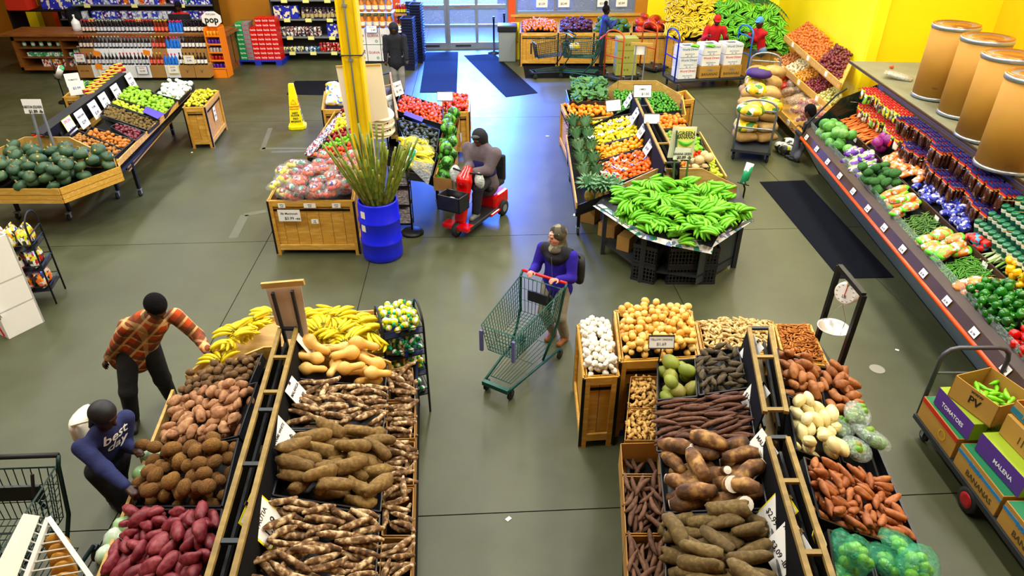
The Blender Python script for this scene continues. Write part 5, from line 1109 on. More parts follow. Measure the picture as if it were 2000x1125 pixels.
c = P(418, 214, .6); card('price_card', frame(P(417, 222, .55)+Vector((.03, 0, 0)), (-.122, .993, 0), (0, 0, 1)), .16, .28, [('STAR', .04, .06, INK), ('$2.49', .05, -.04, INK)], 'white price card on the side of the star fruit bin')
for i, (u, v, tx) in enumerate(((118, 246, None), (142, 232, ('FRESH KIWI', '$2.99')), (168, 214, ('PLUMS', '$2.49')), (188, 198, ('KIWI', '$.59')), (212, 180, ('MANGO', '$1.99')), (240, 158, ('GUAVA', '$3.29')))):
    y = P(u, v, 1.16); X = frame(y+Vector((.17, 0, 0)), (-.127, .992, 0), (-.25, 0, .96))
    card('price_card', X, .34, .30, [(tx[0], .05, .05, INK), (tx[1], .07, -.06, INK)] if tx else [('SPECIAL', .07, .09, REDINK), ('$1.00', .06, -.05, INK)], ['yellow topped special card at the squash end of the mango stand', 'white card over the russet pears on the black board', 'white card over the golden quinces on the black board', 'white card beside brown cardboard on the black board', 'white card over the kiwis on the black board', 'white card over the green mangoes at the board end'][i], border=YELLOWINK if not tx else None)
BERRY = pm('strawberries', '8e1a18', 'b02a20', 'c84838', rough=.35, scale=60, rnd=.1)
for r in range(2):
    for i in range(9):
        c = P(172+i*7.5+r*6, 182-i*6.2+r*7, 1.22); t = thing('strawberry_pack', 'clear strawberry pack with a yellow band behind the black board', 'pack', tuple(c), .9, 'strawberry packs')
        mb = MB(); mb.box((0, 0, .04), (.16, .11, .08)); mb.build('berries', BERRY, t, world=False, bevel=.02); mb = MB(); mb.box((0, 0, .085), (.17, .05, .006)); mb.build('yellow_band', YELLOWINK, t, world=False)
bin_heap('watermelon', [(150, 186, .95), (182, 180, 1.0), (192, 160, 1.0), (160, 160, .95)], 8, 'striped green melon behind the strawberry packs', None, depth=.12, cat='melon', group='melons behind strawberries')
wood_bin('wooden bin behind the strawberry stand', PQ((123, 190, .80), (156, 188, .80), (196, 158, .80), (160, 158, .80)))
slope_stand('back half of the mango stand with strawberry packs and melons', P(120, 228, .8), P(196, 162, .8), P(118, 262, 1.2), P(240, 148, 1.2), drop=.08)
c = P(120, 205, 0); bag_roll('white bag roll on a pole beside the strawberry packs', (c.x, c.y+.2, 0), P(113, 150, 1.3), (.45, -.2, .5), foot=True)
for (u, v, w_, l_, lb) in ((142, 156, .26, [('TOMATO', .04, 0, INK)], 'white tilted card beside the bag roll'), (150, 172, .28, [('$2.99', .06, 0, BLUEINK)], 'white card with blue print below the bag roll')):
    card('price_card', frame(P(u, v, 1.3), (.85, .5, 0), (0, .2, 1)), w_, .26, l_, lb)
bin_heap('tomato', [(60, 268, .95), (90, 262, 1.0), (92, 246, 1.0), (70, 252, .95)], 22, 'red tomato behind the squash board', None, depth=.07, cat='tomato', group='tomatoes behind the squash board')
# ================================================================== refrigerated produce case along the yellow wall
CD = Vector((.0847, .9964, 0)); CN = Vector((.9964, -.0847, 0)); C0 = Vector((5.09, 9.0, 0))
def C(s, o, z): return C0+CD*s+CN*o+Vector((0, 0, z))
BROWN = mat('dark_brown_trim', '3a281c', '45301f', rough=.5, scale=3, rnd=0); ORAIL = mat('orange_rail', 'e8641c', rough=.35); CGREY = mat('case_grey', '6f7f88', '788890', rough=.45, scale=2, rnd=0)
S0, S1 = -5.2, 3.3
def case():
    t = thing('produce_case', 'long refrigerated produce case with orange rail and brown peg wall', 'refrigerated case', tuple(C(0, .5, 0)))
    def strip(name, pts, m, th=.02, a=S0, b=S1):
        for (o0, z0), (o1, z1) in zip(pts[:-1], pts[1:]):
            mb = MB(); mb.slab([C(a, o0, z0), C(b, o0, z0), C(b, o1, z1), C(a, o1, z1)][::-1], th); mb.build(name, m, t)
    strip('kick_plate', [(.50, 0), (.46, .10)], BLACKM)
    strip('front_panel', [(.44, .08), (.03, .64)], CGREY)
    mb = MB(); mb.tube([C(S0, 0, .70), C(S1, 0, .70)], .028, 8); mb.build('orange_rail', ORAIL, t, True)
    strip('brown_bumper', [(.0, .73), (.05, .84), (.13, .90)], BROWN)
    mb = MB(); mb.slab([C(S0, .14, .90), C(S1, .14, .90), C(S1, .13, 1.0), C(S0, .13, 1.0)], .006); mb.build('clear_front_lip', film('clear_lip', 'cfe0d8', .16, .05), t)
    strip('lower_bed', [(.14, .80), (.56, .98)], MATTE)
    strip('tier_edge', [(.555, .98), (.55, 1.09)], BROWN)
    strip('upper_bed', [(.56, 1.0), (.92, 1.16)], MATTE)
    strip('peg_wall', [(.93, 1.12), (1.12, 1.73)], BROWN)
    strip('top_ledge', [(1.10, 1.75), (3.4, 1.75)], mat('ledge_grey', '77775f', '82826a', rough=.6, scale=3, rnd=0), .03, S0, 4.85)
    mb = MB(); mb.beam(C(S0, 1.10, 1.755), C(4.85, 1.10, 1.755), .03, .03); mb.build('ledge_edge', BROWN, t)
    mb = MB(); mb.slab([C(S1, .0, .66), C(S1, .12, .90), C(S1, .55, 1.45), C(S1, 1.1, 1.70), C(S1, 1.1, .0), C(S1, .48, .0)], .01); mb.build('end_panel', mat('smoked_glass', '1c2a20', rough=.1), t)
    mb = MB(); mb.tube([C(S1, 0, .62), C(S1, .05, .95), C(S1, .45, 1.5), C(S1, .6, 1.62)], .018, 6); mb.build('end_trim', BLACKM, t)
    for k in range(26):
        s = S0+.3+k*.32
        for (h, o) in ((1.42, 1.0), (1.66, 1.07)):
            mb = MB(); mb.tube([C(s, o, h), C(s, o-.36, h+.02)], .004, 4); mb.build('peg_hook', CHROME, t)
    for k in range(14): 
        s = S1-.25-k*.62; X = frame(C(s, .018, .79), -CD, Vector((.42*CN.x, .42*CN.y, .9))); mb = MB(); mb.box((0, 0, .008), (.13, .085, .003), X); pt = mb.build('price_tag', WHITE, t)
        text_mb('$1.99', .035, X @ Matrix.Translation((0, -.015, .011)), width=.1, bold=.02).build('tag_lettering', INK, pt)
        X = frame(C(s-.2, .543, 1.04), -CD, Vector((0, 0, 1))); mb = MB(); mb.box((0, 0, .012), (.11, .07, .003), X); mb.build('price_tag', WHITE, t)
case()
def cq(s0, s1, lo=True, dz=0):
    o0, z0, o1, z1 = (.16, .84, .54, 1.01) if lo else (.59, 1.04, .90, 1.18)
    return [C(s0, o0, z0+dz), C(s0, o1, z1+dz), C(s1, o1, z1+dz), C(s1, o0, z0+dz)]
def YS(u, v): "case coordinate s of a bed pixel"; p = P(u, v, .95); return (p-C0).dot(CD)
K('bean', root_veg('green_bean', .13, .0055, pm('bean_skin', '3c7a1c', '54942c', '72ac40', rough=.45), nv=4, bend=.12, n=5, prof=[.3, 1, 1, 1, .3]))
K('okra', root_veg('okra_pod', .12, .0075, pm('okra_skin', '3a6a20', '548034', '86a04c', rough=.5), nv=4, bend=.1, n=6, prof=[.7, 1, .9, .6, .2]))
LOBE = lambda d: (1+.10*math.cos(4*math.atan2(d.y, d.x))*(1-d.z*d.z))*(1-.10*d.z)*(1-.25*max(0, d.z)**10-.2*max(0, -d.z)**8)
def pepper(key, cols, name):
    out = []
    sk = pm(key+'_skin', *cols, rough=.22, scale=4, coat=.3)
    for i in range(2):
        o = thing(name, '', 'pepper'); mb = MB(); f0 = wob(i+70, .05); mb.blob((0, 0, 0), (.046, .044, .052), 16, 10, Matrix.Rotation(PI/2, 4, 'Y'), lambda d: f0(d)*LOBE(d)); mb.build('pepper_body', sk, o, True, world=False)
        s = MB(); s.tube([(.042, 0, 0), (.055, .003, 0), (.072, .012, 0)], [.012, .007, .008], 6); s.build('stem', mat('pepper_stem', '4c8a2c', rough=.5), o, world=False); PROTO.append(o); out.append(o)
    return out, [(.050, .044, .044)]*2
K('greenpep', pepper('green_pepper', ('164a14', '1f6a1c', '2f8a26'), 'green_bell_pepper')); K('redpep', pepper('red_pepper', ('b01410', 'd02018', 'e03a24'), 'red_bell_pepper')); K('yelpep', pepper('yellow_pepper', ('e8b800', 'f2c810', 'f6d830'), 'yellow_bell_pepper'))
K('carrot', root_veg('loose_carrot', .18, .017, pm('carrot_skin', 'e0701c', 'ea8028', 'f09440', rough=.5), nv=3, bend=.03, prof=[.8, 1, .95, .85, .7, .5, .15]))
K('broccoli', veg('broccoli_head', (.075, .072, .055), pm('broccoli_floret', '23501f', '33682a', '4c8038', rough=.8, scale=40, bump=1, bscale=60), nv=3, amp=.16, seg=16, rings=10))
K('cabbage', veg('green_cabbage', (.095, .09, .085), pm('cabbage_leaf', '3c7a30', '62a048', '9cc878', rough=.5, scale=7, stretch=(1, 3, 3)), nv=2, amp=.12, seg=14))
K('purplecab', veg('purple_cabbage', (.09, .085, .08), pm('purple_cabbage_leaf', '6a1a5a', 'a02a88', '4a1c4a', rough=.4), nv=2, amp=.06, seg=14))
K('leek', root_veg('leek', .36, .014, pm('leek_skin', 'dfe4c8', '8cb05c', '4c8038', rough=.45, scale=2, rnd=.2), nv=2, bend=.04))
heap('green_cabbage', *KND['cabbage'], cq(1.8, 3.1), 18, 'green leafy cabbage at the smoked glass end of the case', 'cabbage', 'cabbages in the case', tilt=.5)
heap('broccoli_head', *KND['broccoli'], cq(.08, .78), 34, 'dark green broccoli head in the case', 'broccoli', 'broccoli in the case', tilt=.3, roll=.3)
heap('okra_pod', *KND['okra'], cq(-1.25, -.62), 190, 'ridged green okra pod in the case', 'okra', 'okra in the case', vis=.3, yaw=lambda: RNG.normal(.5, .9))
heap('green_bean', *KND['bean'], cq(-2.32, -1.86), 240, 'thin green bean in the case', 'green bean', 'green beans in the case', vis=.3)
heap('green_bell_pepper', *KND['greenpep'], cq(-3.36, -2.60, dz=.02), 72, 'glossy green bell pepper in the case', 'pepper', 'green peppers in the case', tilt=.6, mound=.05)
heap('red_bell_pepper', *KND['redpep'], cq(-4.6, -3.40, dz=.02), 80, 'glossy red bell pepper in the case', 'pepper', 'red peppers in the case', tilt=.6, mound=.05)
heap('yellow_bell_pepper', *KND['yelpep'], cq(-3.5, -2.28, False), 64, 'bright yellow bell pepper on the upper tier', 'pepper', 'yellow peppers in the case', tilt=.6, mound=.04)
heap('loose_carrot', *KND['carrot'], cq(1.9, 3.2, False), 62, 'loose orange carrot at the far end of the upper tier', 'carrot', 'loose carrots in the case', yaw=lambda: RNG.normal(0, .2), roll=.5)
heap('purple_cabbage', *KND['purplecab'], cq(1.35, 1.85, False), 5, 'magenta cabbage head on the upper tier', 'cabbage', 'purple cabbages')
heap('leek', *KND['leek'], cq(-2.25, -1.85, False), 14, 'pale green leek lying on the upper tier', 'leek', 'leeks in the case', yaw=lambda: RNG.normal(.3, .2), roll=.4)
CARB = multi('carrot_bag_print', ['ec8c44', 'f0a060', 'f4f2ec', 'e88038', '8ad048'], 22); CELB = multi('celery_bag_print', ['b8d898', '5a2088', 'd0e4b8', '7a38a8', '98c070'], 18)
def pouch_proto(name, wd, ht, th, m, m2=None, label=True):
    o = thing(name, '', 'bag'); mb = MB(); mb.blob((0, 0, 0), (ht/2, wd/2, th/2), 14, 8, None, lambda d: .86/max(abs(d.x), abs(d.y), .72)); mb.build('pouch', m, o, True, world=False)
    if m2: mb = MB(); mb.blob((-ht*.36, 0, 0), (ht*.16, wd*.49, th*.46), 12, 7); mb.build('tied_end', m2, o, True, world=False)
    if label: mb = MB(); mb.blob((.02, 0, th*.25), (ht*.22, wd*.30, th*.28), 10, 6); mb.build('round_label', WHITE, o, True, world=False)
    PROTO.append(o); return [o], [(ht/2, wd/2, th*.42)]
LIMEG = mat('lime_green_bag', '6cd028', rough=.4)
K('carrotbag', pouch_proto('carrot_bag', .15, .22, .07, CARB, LIMEG)); K('celerybag', pouch_proto('celery_bag', .16, .30, .08, CELB, mat('purple_bag', '5a2090', rough=.3), False))
K('mushroom', pouch_proto('blue_mushroom_pack', .12, .15, .07, multi('mushroom_pack_print', ['3a44b0', '4a58c8', 'c8c8e0', '2c3490'], 30), None, False)); K('redpack', pouch_proto('red_tomato_pack', .11, .14, .07, multi('tomato_pack_print', ['d83028', 'e86040', '48a8d8', 'd83028'], 26), None, False))
K('orangebag', pouch_proto('orange_carrot_pack', .14, .20, .06, multi('babycarrot_print', ['f08838', 'f4a058', 'f0e8dc', 'ee8030'], 24), None, False))
TB = dict(yaw=lambda: RNG.choice([0, PI])+RNG.normal(.2, .25), roll=.2, tilt=.15)
heap('celery_bag', *KND['celerybag'], cq(.82, 1.76), 16, 'clear celery bag with purple printed ends beside the cabbages', 'bag', 'celery bags in the case', **TB)
heap('carrot_bag', *KND['carrotbag'], cq(-.58, .04), 18, 'orange carrot bag with lime green end beside the broccoli', 'bag', 'carrot bags by the broccoli', **TB)
heap('carrot_bag', *KND['carrotbag'], cq(-1.84, -1.27), 18, 'orange carrot bag with lime green end between okra and beans', 'bag', 'carrot bags by the beans', **TB)
heap('orange_carrot_pack', *KND['orangebag'], cq(-2.6, -2.34), 9, 'orange baby carrot pack next to the green peppers', 'bag', 'baby carrot packs', **TB)
heap('orange_carrot_pack', *KND['orangebag'], cq(.2, 1.3, False), 20, 'orange baby carrot pack on the upper tier', 'bag', 'baby carrot packs upstairs', **TB)
heap('blue_mushroom_pack', *KND['mushroom'], cq(-1.4, .15, False), 30, 'blue mushroom pack on the upper tier', 'pack', 'mushroom packs', **TB)
heap('red_tomato_pack', *KND['redpack'], cq(-1.85, -1.45, False), 16, 'red small tomato pack beside the leeks', 'pack', 'tomato packs', **TB)
tray(cq(.06, .80, dz=.04), .10, 'black tray of broccoli in the case', .05)
# hanging packets on the pegs
def hang_proto(name, wd, ht, body, head):
    o = thing(name, '', 'packet'); mb = MB(); mb.blob((0, 0, -ht*.55), (wd/2, .016, ht*.44), 10, 7, None, lambda d: .86/max(abs(d.x), abs(d.z), .72)); mb.build('packet', body, o, True, world=False)
    mb = MB(); mb.box((0, 0, .0), (wd, .012, .03)); mb.m = 1; mb.box((0, 0, -.027), (wd, .013, .024)); mb.m = 2; mb.box((0, 0, -.046), (wd, .012, .014)); mb.build('header_card', head, o, world=False); PROTO.append(o); return o
HP = [hang_proto('spice_packet', .12, .20, multi('spice_print', ['d8d83a', '3a3020', 'e04a20', '8ab84a', 'e8e8dc', '503020'], 13), [REDINK, YELLOWINK, mat('head_green', '4a9a30')]),
      hang_proto('dried_pepper_bag', .15, .26, mat('dark_dried_pepper', '2a1512', '4a241a', '180c0a', rough=.2, scale=16, coat=.6, rnd=.3), [mat('head_navy', '24246a'), REDINK, mat('head_gold', 'f0b010')])]
def hang_row(pr, s0, s1, h, o, nper, sp, label, group, dx=.052):
    n = int(abs(s1-s0)/sp)
    for i in range(n+1):
        for k in range(nper - int(RNG.integers(0, 3))):
            p = C(s0+(s1-s0)*i/max(1, n), o-.05-k*dx, h+.0); X = Matrix.Translation(p) @ Matrix.Rotation(math.atan2(CD.y, CD.x)+RNG.normal(0, .06), 4, 'Z') @ Matrix.Rotation(RNG.normal(.0, .06), 4, 'X')
            o_ = dup(pr, X); tag(o_, label, 'packet', group)
hang_row(HP[0], 3.1, 1.6, 1.68, 1.06, 6, .16, 'small yellow and red spice packet hanging on the upper pegs', 'hanging spice packets')
hang_row(HP[0], 3.0, 1.2, 1.42, .98, 5, .17, 'small yellow and red spice packet hanging on the lower pegs', 'hanging spice packets below')
hang_row(HP[1], 1.4, -1.45, 1.68, 1.06, 6, .19, 'dark dried pepper bag with red and yellow header on the upper pegs', 'hanging pepper bags')
hang_row(HP[1], 1.0, -1.45, 1.42, .98, 5, .20, 'dark dried pepper bag with red and yellow header on the lower pegs', 'hanging pepper bags below')
def shaker():
    o = thing('cheese_shaker', '', 'bottle'); mb = MB(); mb.lathe([(.036, 0), (.04, .01), (.04, .13), (.036, .14)], 14); mb.build('bottle', mat('shaker_body', 'd8dcc8', rough=.4), o, True, world=False)
    mb = MB(); mb.lathe([(.0405, .035), (.0405, .10)], 14, None, False); mb.build('wrap_label', mat('shaker_label', '14604a', rough=.4), o, True, world=False)
    mb = MB(); mb.lathe([(.037, .14), (.037, .17), (.032, .175)], 14); mb.build('cap', mat('shaker_cap', '0e6a48', rough=.3), o, True, world=False); PROTO.append(o); return o
SHK = shaker()
for r in range(4):
    for i in range(11):
        s = -1.5-i*.105-r*.03; p = C(s, .72+.10*r, 1.14+.115*r); o = dup(SHK, Matrix.Translation(p) @ Matrix.Rotation(.3, 4, CN.cross(Vector((0, 0, 1)))) @ Matrix.Scale(1.15, 4)); tag(o, 'green capped shaker jar on the rack next to the dried pepper bags', 'jar', 'green capped jars')
# fibre drums on the ledge
FIB = mat('fibre_drum_kraft', 'a87e2e', 'b08634', rough=.7, scale=2, rnd=.5); LIDM = mat('drum_lid', '9a6a34', 'b07c40', rough=.25, metal=.5, scale=2); STEEL = mat('steel_band', 'aab4bc', rough=.3, metal=.8)
for i, (u, v) in enumerate(((1870, 46), (1931, 71), (1978, 104), (2032, 145))):
    c = P(u, v, 2.90); c.z = 1.765; t = thing('fibre_drum', 'tall brown fibre drum with steel bands on the ledge, '+['beside the yellow wall corner', 'second from the wall corner', 'third from the wall corner', 'fourth from the wall corner'][i], 'drum', tuple(c), .3*i, 'fibre drums')
    R_ = .335; mb = MB(); mb.lathe([(R_, .03), (R_, 1.08)], 36); mb.build('drum_body', FIB, t, True, world=False)
    for z0, z1 in ((0, .05), (1.06, 1.12)): mb = MB(); mb.lathe([(R_+.004, z0), (R_+.014, z0+.012), (R_+.014, z1-.012), (R_+.004, z1)], 36); mb.build('steel_band', STEEL, t, True, world=False)
    mb = MB(); mb.lathe([(R_, 1.11), (R_, 1.135), (R_-.03, 1.14), (R_-.05, 1.118), (R_*.62, 1.118), (R_*.60, 1.126), (.001, 1.126)], 36, None, False); mb.build('lid', LIDM, t, True, world=False)
    mb = MB(); a = -2.2; X = Matrix.Translation(((R_+.002)*math.cos(a), (R_+.002)*math.sin(a), .2)) @ Matrix.Rotation(a+PI/2, 4, 'Z') @ Matrix.Rotation(PI/2, 4, 'X'); text_mb('FIBRE', .035, X, width=.09).build('stencil', mat('stencil_ink', '5a4420'), t, world=False)
c = C(3.4, 1.75, 1.76); t = pouch(c, 1.0, -1.4, .3, .5, .08, film('grey_plastic_bag', 'b8bcb4', .6), 'crumpled clear plastic bag lying on the ledge', 'plastic_bag', None); tag(t, 'crumpled clear plastic bag lying on the ledge', 'bag')
o = MB().lathe([(.035, 0), (.04, .03), (.03, .04)], 12, Matrix.Translation(C(4.3, 1.7, 1.765))).build('orange_bottle_top', ORAIL, smooth=True); tag(o, 'small orange cap lying on the ledge', 'cap')
# ================================================================== onion shelves
def onion_shelf():
    t = thing('onion_shelf_unit', 'three tier wooden onion shelf along the yellow wall', 'shelf', tuple(P(1580, 240, 0)))
    T = [((1532, 72, 1.30), (1642, 168, 1.30), (1572, 42, 1.62), (1668, 112, 1.62)), ((1512, 118, .86), (1624, 216, .86), (1552, 100, 1.02), (1650, 190, 1.02)), ((1500, 195, .36), (1592, 292, .36), (1540, 150, .42), (1640, 235, .42))]
    for k, q in enumerate(T):
        a, b, c, d = PQ(*q); mb = MB(); dz = Vector((0, 0, -.09)); mb.slab([b+dz, d+dz, c+dz, a+dz], .02); mb.build('tier_deck', WOODH, t)
        mb = MB(); mb.beam(a, b, .025, .12); mb.build('tier_lip', WOODH, t)
        for f in (.2, .5, .8): p = a.lerp(b, f); X = frame(p+Vector((-.02, 0, 0)), -(b-a).normalized() if (b-a).y > 0 else (b-a).normalized(), Vector((0, 0, 1))); mb = MB(); mb.box((0, 0, 0), (.13, .09, .02), X); mb.build('price_tag', WHITE, t)
    for u, v in ((1512, 150), (1622, 300)):
        p = P(u, v, 0)+Vector((.45, 0, 0)); mb = MB(); mb.slab([p+Vector((-.35, 0, 0)), p+Vector((.7, 0, 0)), p+Vector((.8, 0, 1.6)), p+Vector((-.05, 0, 1.3))], .025); mb.build('side_panel', WOOD, t)
onion_shelf()
ON = dict(cat='onion', mound=.05)
def onion_heap(key, q, n, label, group, **k): ms, sz = KND[key]; heap(ms[0].name.split('.')[0], ms, sz, PQ(*q), n, label, 'onion', group, **k)
onion_heap('bagonion', [(1596, 128, 1.24), (1634, 92, 1.52), (1578, 46, 1.54), (1536, 76, 1.24)], 260, 'brown onion in net bags on the top tier', 'brown onions on the top tier', mound=.08)
onion_heap('redonion', [(1640, 166, 1.24), (1668, 114, 1.52), (1634, 92, 1.52), (1598, 130, 1.24)], 150, 'dark red onion in net bags on the top tier', 'red onions on the top tier', mound=.08)
onion_heap('tanonion', [(1532, 132, .82), (1568, 112, .95), (1556, 100, .95), (1516, 118, .82)], 60, 'tan onion at the plantain end of the middle tier', 'tan onions')
onion_heap('whiteonion', [(1548, 148, .82), (1588, 130, .95), (1570, 113, .95), (1533, 134, .82)], 60, 'white onion on the middle tier', 'white onions')
onion_heap('goldonion', [(1566, 162, .82), (1606, 146, .95), (1590, 131, .95), (1549, 149, .82)], 60, 'golden onion on the middle tier', 'golden onions')
onion_heap('shallot', [(1592, 186, .82), (1630, 170, .95), (1608, 147, .95), (1567, 164, .82)], 90, 'loose red onion on the middle tier', 'loose red onions')
onion_heap('paleonion', [(1622, 212, .82), (1650, 190, .95), (1632, 172, .95), (1594, 188, .82)], 52, 'pale green onion bulb at the case end of the middle tier', 'pale onion bulbs')
K('rednet', ([fruit_bag('red_net_bag', 'tomato', 10, .13, .17, .10, multi('red_net_print', ['e8c020', 'd83018', 'e8c020'], 12), True, film('red_net', 'd83818', .45))], [(.18, .14, .09)])); K('brownbag', ([fruit_bag('clear_potato_bag', 'tanpear', 10, .13, .17, .10, SNACK, False, film('brown_film', 'c8b8a0', .3))], [(.18, .14, .09)])); K('redbag', ([fruit_bag('red_apple_bag', 'redapple', 10, .12, .15, .09, multi('yellow_tag_print', ['d8b830', 'b02830'], 14), True)], [(.16, .13, .08)]))
heap('red_net_bag', *KND['rednet'], PQ((1520, 185, .42), (1556, 170, .46), (1536, 140, .46), (1494, 150, .42)), 12, 'red net bag with a yellow band on the bottom tier', 'bag', 'red net bags', tilt=.3, roll=.3, inset=.1)
heap('clear_potato_bag', *KND['brownbag'], PQ((1546, 222, .40), (1580, 206, .46), (1562, 172, .46), (1520, 184, .40)), 12, 'clear bag of brown potatoes on the bottom tier', 'bag', 'bagged potatoes', tilt=.3, roll=.3, inset=.1)
heap('red_apple_bag', *KND['redbag'], PQ((1578, 272, .40), (1622, 250, .46), (1590, 212, .46), (1540, 224, .40)), 20, 'clear bag of red apples on the bottom tier near the crouching shopper', 'bag', 'red apple bags on the bottom tier', tilt=.3, roll=.3, inset=.1)
card('wall_notice', frame((8.13, 20.6, 2.05), (.15, .99, 0), (0, 0, 1)), .3, .42, [('NOTICE', .05, .08, BLUEINK), ('O', .06, -.08, REDINK)], 'small white notice on the yellow wall above the onions')
# ================================================================== hanging scale
def scale():
    t = thing('hanging_scale', 'round white hanging scale with steel pan in a black frame', 'scale', (3.08, 5.4, .80)); a, b = Vector((3.10, 5.66, .80)), Vector((3.10, 5.14, .80)); z = 1.70; up = Vector((.02, 0, z-.8))
    pts = [a, a+up, b+up, b]
    for i in range(4): mb = MB(); mb.beam(pts[i], pts[(i+1) % 4], .045, .045); mb.build('frame_bar', BLACKM, t)
    c = Py(1652, 573, 5.40); n = Vector((-.75, -.6, .15)).normalized(); ex = n.cross(Vector((0, 0, 1))).normalized()*-1; X = frame(c, ex, n.cross(ex)); R_ = .108
    mb = MB(); mb.lathe([(R_*.9, -.09), (R_, -.08), (R_, .0), (R_*.94, .012)], 28, X); mb.build('dial_housing', mat('enamel_white', 'e4e2dc', rough=.3), t, True)
    mb = MB(); mb.lathe([(R_*.86, .012), (R_*.86, .015)], 28, X); df = mb.build('dial_face', WHITE, t)
    for k in range(24): mb = MB(); aa = k*PI/12; mb.box((math.cos(aa)*R_*.74, math.sin(aa)*R_*.74, .016), (.016, .004, .002), X @ Matrix.Identity(4) @ Matrix.Translation((0, 0, 0))); mb.build('tick_mark', INK, df) if k % 2 == 0 else None
    mb = MB(); mb.box((0, .03, .018), (.006, .11, .003), X); mb.build('needle', REDINK, df); text_mb('LB', .04, X @ Matrix.Translation((0, -.03, .018))).build('lettering', INK, t)
    mb = MB(); mb.tube([c+Vector((0, 0, .09)), Vector((c.x, c.y, z-.02))], .012, 6); mb.build('hook', CHROME, t)
    pc = Py(1628, 640, 5.40); X = Matrix.Translation(pc); mb = MB(); mb.lathe([(.02, -.045), (.09, -.035), (.13, -.005), (.15, .005), (.15, .012), (.13, .0), (.09, -.028), (.001, -.038)], 28, X, False); mb.build('steel_pan', mat('pan_steel', 'c8c8c8', rough=.35, metal=.7), t, True)
    mb = MB(); mb.tube([pc+Vector((0, .145, .01)), pc+Vector((.03, .11, .15)), c+Vector((0, 0, -.12)), pc+Vector((.03, -.11, .15)), pc+Vector((0, -.145, .01))], .003, 5); mb.build('bail_wire', CHROME, t)
scale()
# ================================================================== platform dolly with cartons
def dolly():
    x0, x1, y0, y1 = 4.05, 4.82, 2.9, 5.22; t = thing('platform_dolly', 'grey platform dolly with tube handle carrying stacked produce cartons', 'dolly', ((x0+x1)/2, (y0+y1)/2, 0))
    mb = MB(); mb.bb((x0, y0, .20), (x1, y1, .25)); mb.build('platform', DKGREY, t)
    for x in (x0+.1, x1-.1):
        for y in (y0+.15, y1-.12): caster(t, (x, y, 0), .06)
    X = Matrix.Translation((x0+.02, 4.22, .12)) @ Matrix.Rotation(PI/2, 4, 'Y'); mb = MB(); mb.lathe([(.08, -.025), (.12, -.02), (.12, .02), (.08, .025)], 24, X); mb.build('large_wheel', RUBBER, t, True); mb = MB(); mb.lathe([(.04, -.027), (.075, -.029), (.075, .029), (.04, .027)], 24, X); mb.build('wheel_rim', mat('wheel_red', 'b0202c', rough=.4), t, True)
    HM = mat('handle_grey', '55585e', rough=.4, metal=.5); hy = y1+.02; h = 1.05; pts = [(x0+.06, hy, .22), (x0+.06, hy, h-.14)]+[(x0+.06+.14*(1-math.cos(a)), hy, h-.14+.14*math.sin(a)) for a in (.5, 1.0, 1.57)]+[(x1-.2+.14*math.sin(a), hy, h-.14+.14*math.cos(a)) for a in (0, .5, 1.0, 1.57)]+[(x1-.06, hy, .22)]
    mb = MB(); mb.tube(pts, .022, 8); mb.build('handle_tube', HM, t, True); mb = MB(); mb.tube([(x0+.06, hy, h-.3), (x1-.06, hy, h-.3)], .014, 6); mb.build('handle_brace', HM, t); mb = MB(); mb.tube([((x0+x1)/2, hy, h-.3), ((x0+x1)/2, hy, .25)], .014, 6); mb.build('handle_brace', HM, t)
dolly()
def wbox(x, y, z, s, rz, label, m, side=None, prints=(), group='cartons on the platform dolly', open_=False, stripe=None, topm=None, hole=False):
    t = thing('produce_carton', label, 'box', (x, y, z), rz, group); a, b, h = s
    t0 = t
    if hole:
        for lo, hi in (((-a/2, -b/2, h-.008), (a/2, -b/4, h)), ((-a/2, b/4, h-.008), (a/2, b/2, h)), ((-a/2, -b/4, h-.008), (-a/4, b/4, h)), ((a/4, -b/4, h-.008), (a/2, b/4, h))): mb = MB(); mb.bb(lo, hi); mb.build('lid_panel', m, t, world=False)
    if open_ or hole:
        for nm, lo, hi in (('box_side', (-a/2, -b/2, 0), (-a/2+.008, b/2, h)), ('box_side', (a/2-.008, -b/2, 0), (a/2, b/2, h)), ('box_side', (-a/2, -b/2, 0), (a/2, -b/2+.008, h)), ('box_side', (-a/2, b/2-.008, 0), (a/2, b/2, h)), ('box_bottom', (-a/2, -b/2, 0), (a/2, b/2, .008))): mb = MB(); mb.bb(lo, hi); mb.build(nm, m, t, world=False)
    else:
        mb = MB(); mb.box((0, 0, h/2), s); t0 = mb.build('box_body', m, t, world=False, bevel=.005)
        mb = MB(); mb.box((0, 0, h+.001), (.004 if b > a else a, b if b > a else .004, .001)); mb.build('top_seam', CARDD, t, world=False)
        if topm: mb = MB(); mb.box((0, 0, h+.001), (a*.97, b*.97, .002)); mb.build('printed_top', topm, t, world=False)
    if side: mb = MB(); mb.bb((-a/2-.002, -b/2, .004), (-a/2, b/2, h-.004)); mb.build('printed_side', side, t, world=False)
    if stripe: mb = MB(); mb.bb((-a/2-.003, -b/2, h*stripe[1]), (-a/2, b/2, h*stripe[2])); mb.build('stripe', stripe[0], t, world=False)
    for tx, sz, face, dx, dy, ink in prints:
        X = {'f': Matrix.Translation((dx, -b/2-.003, h/2+dy)) @ Matrix.Rotation(PI/2, 4, 'X'), 'l': Matrix.Translation((-a/2-.004, -dx, h/2+dy)) @ Matrix.Rotation(-PI/2, 4, 'Z') @ Matrix.Rotation(PI/2, 4, 'X')}[face]
        text_mb(tx, sz, X, width=(a if face == 'f' else b)*.9, bold=.015).build('lettering', ink, t0, world=False)
    return t
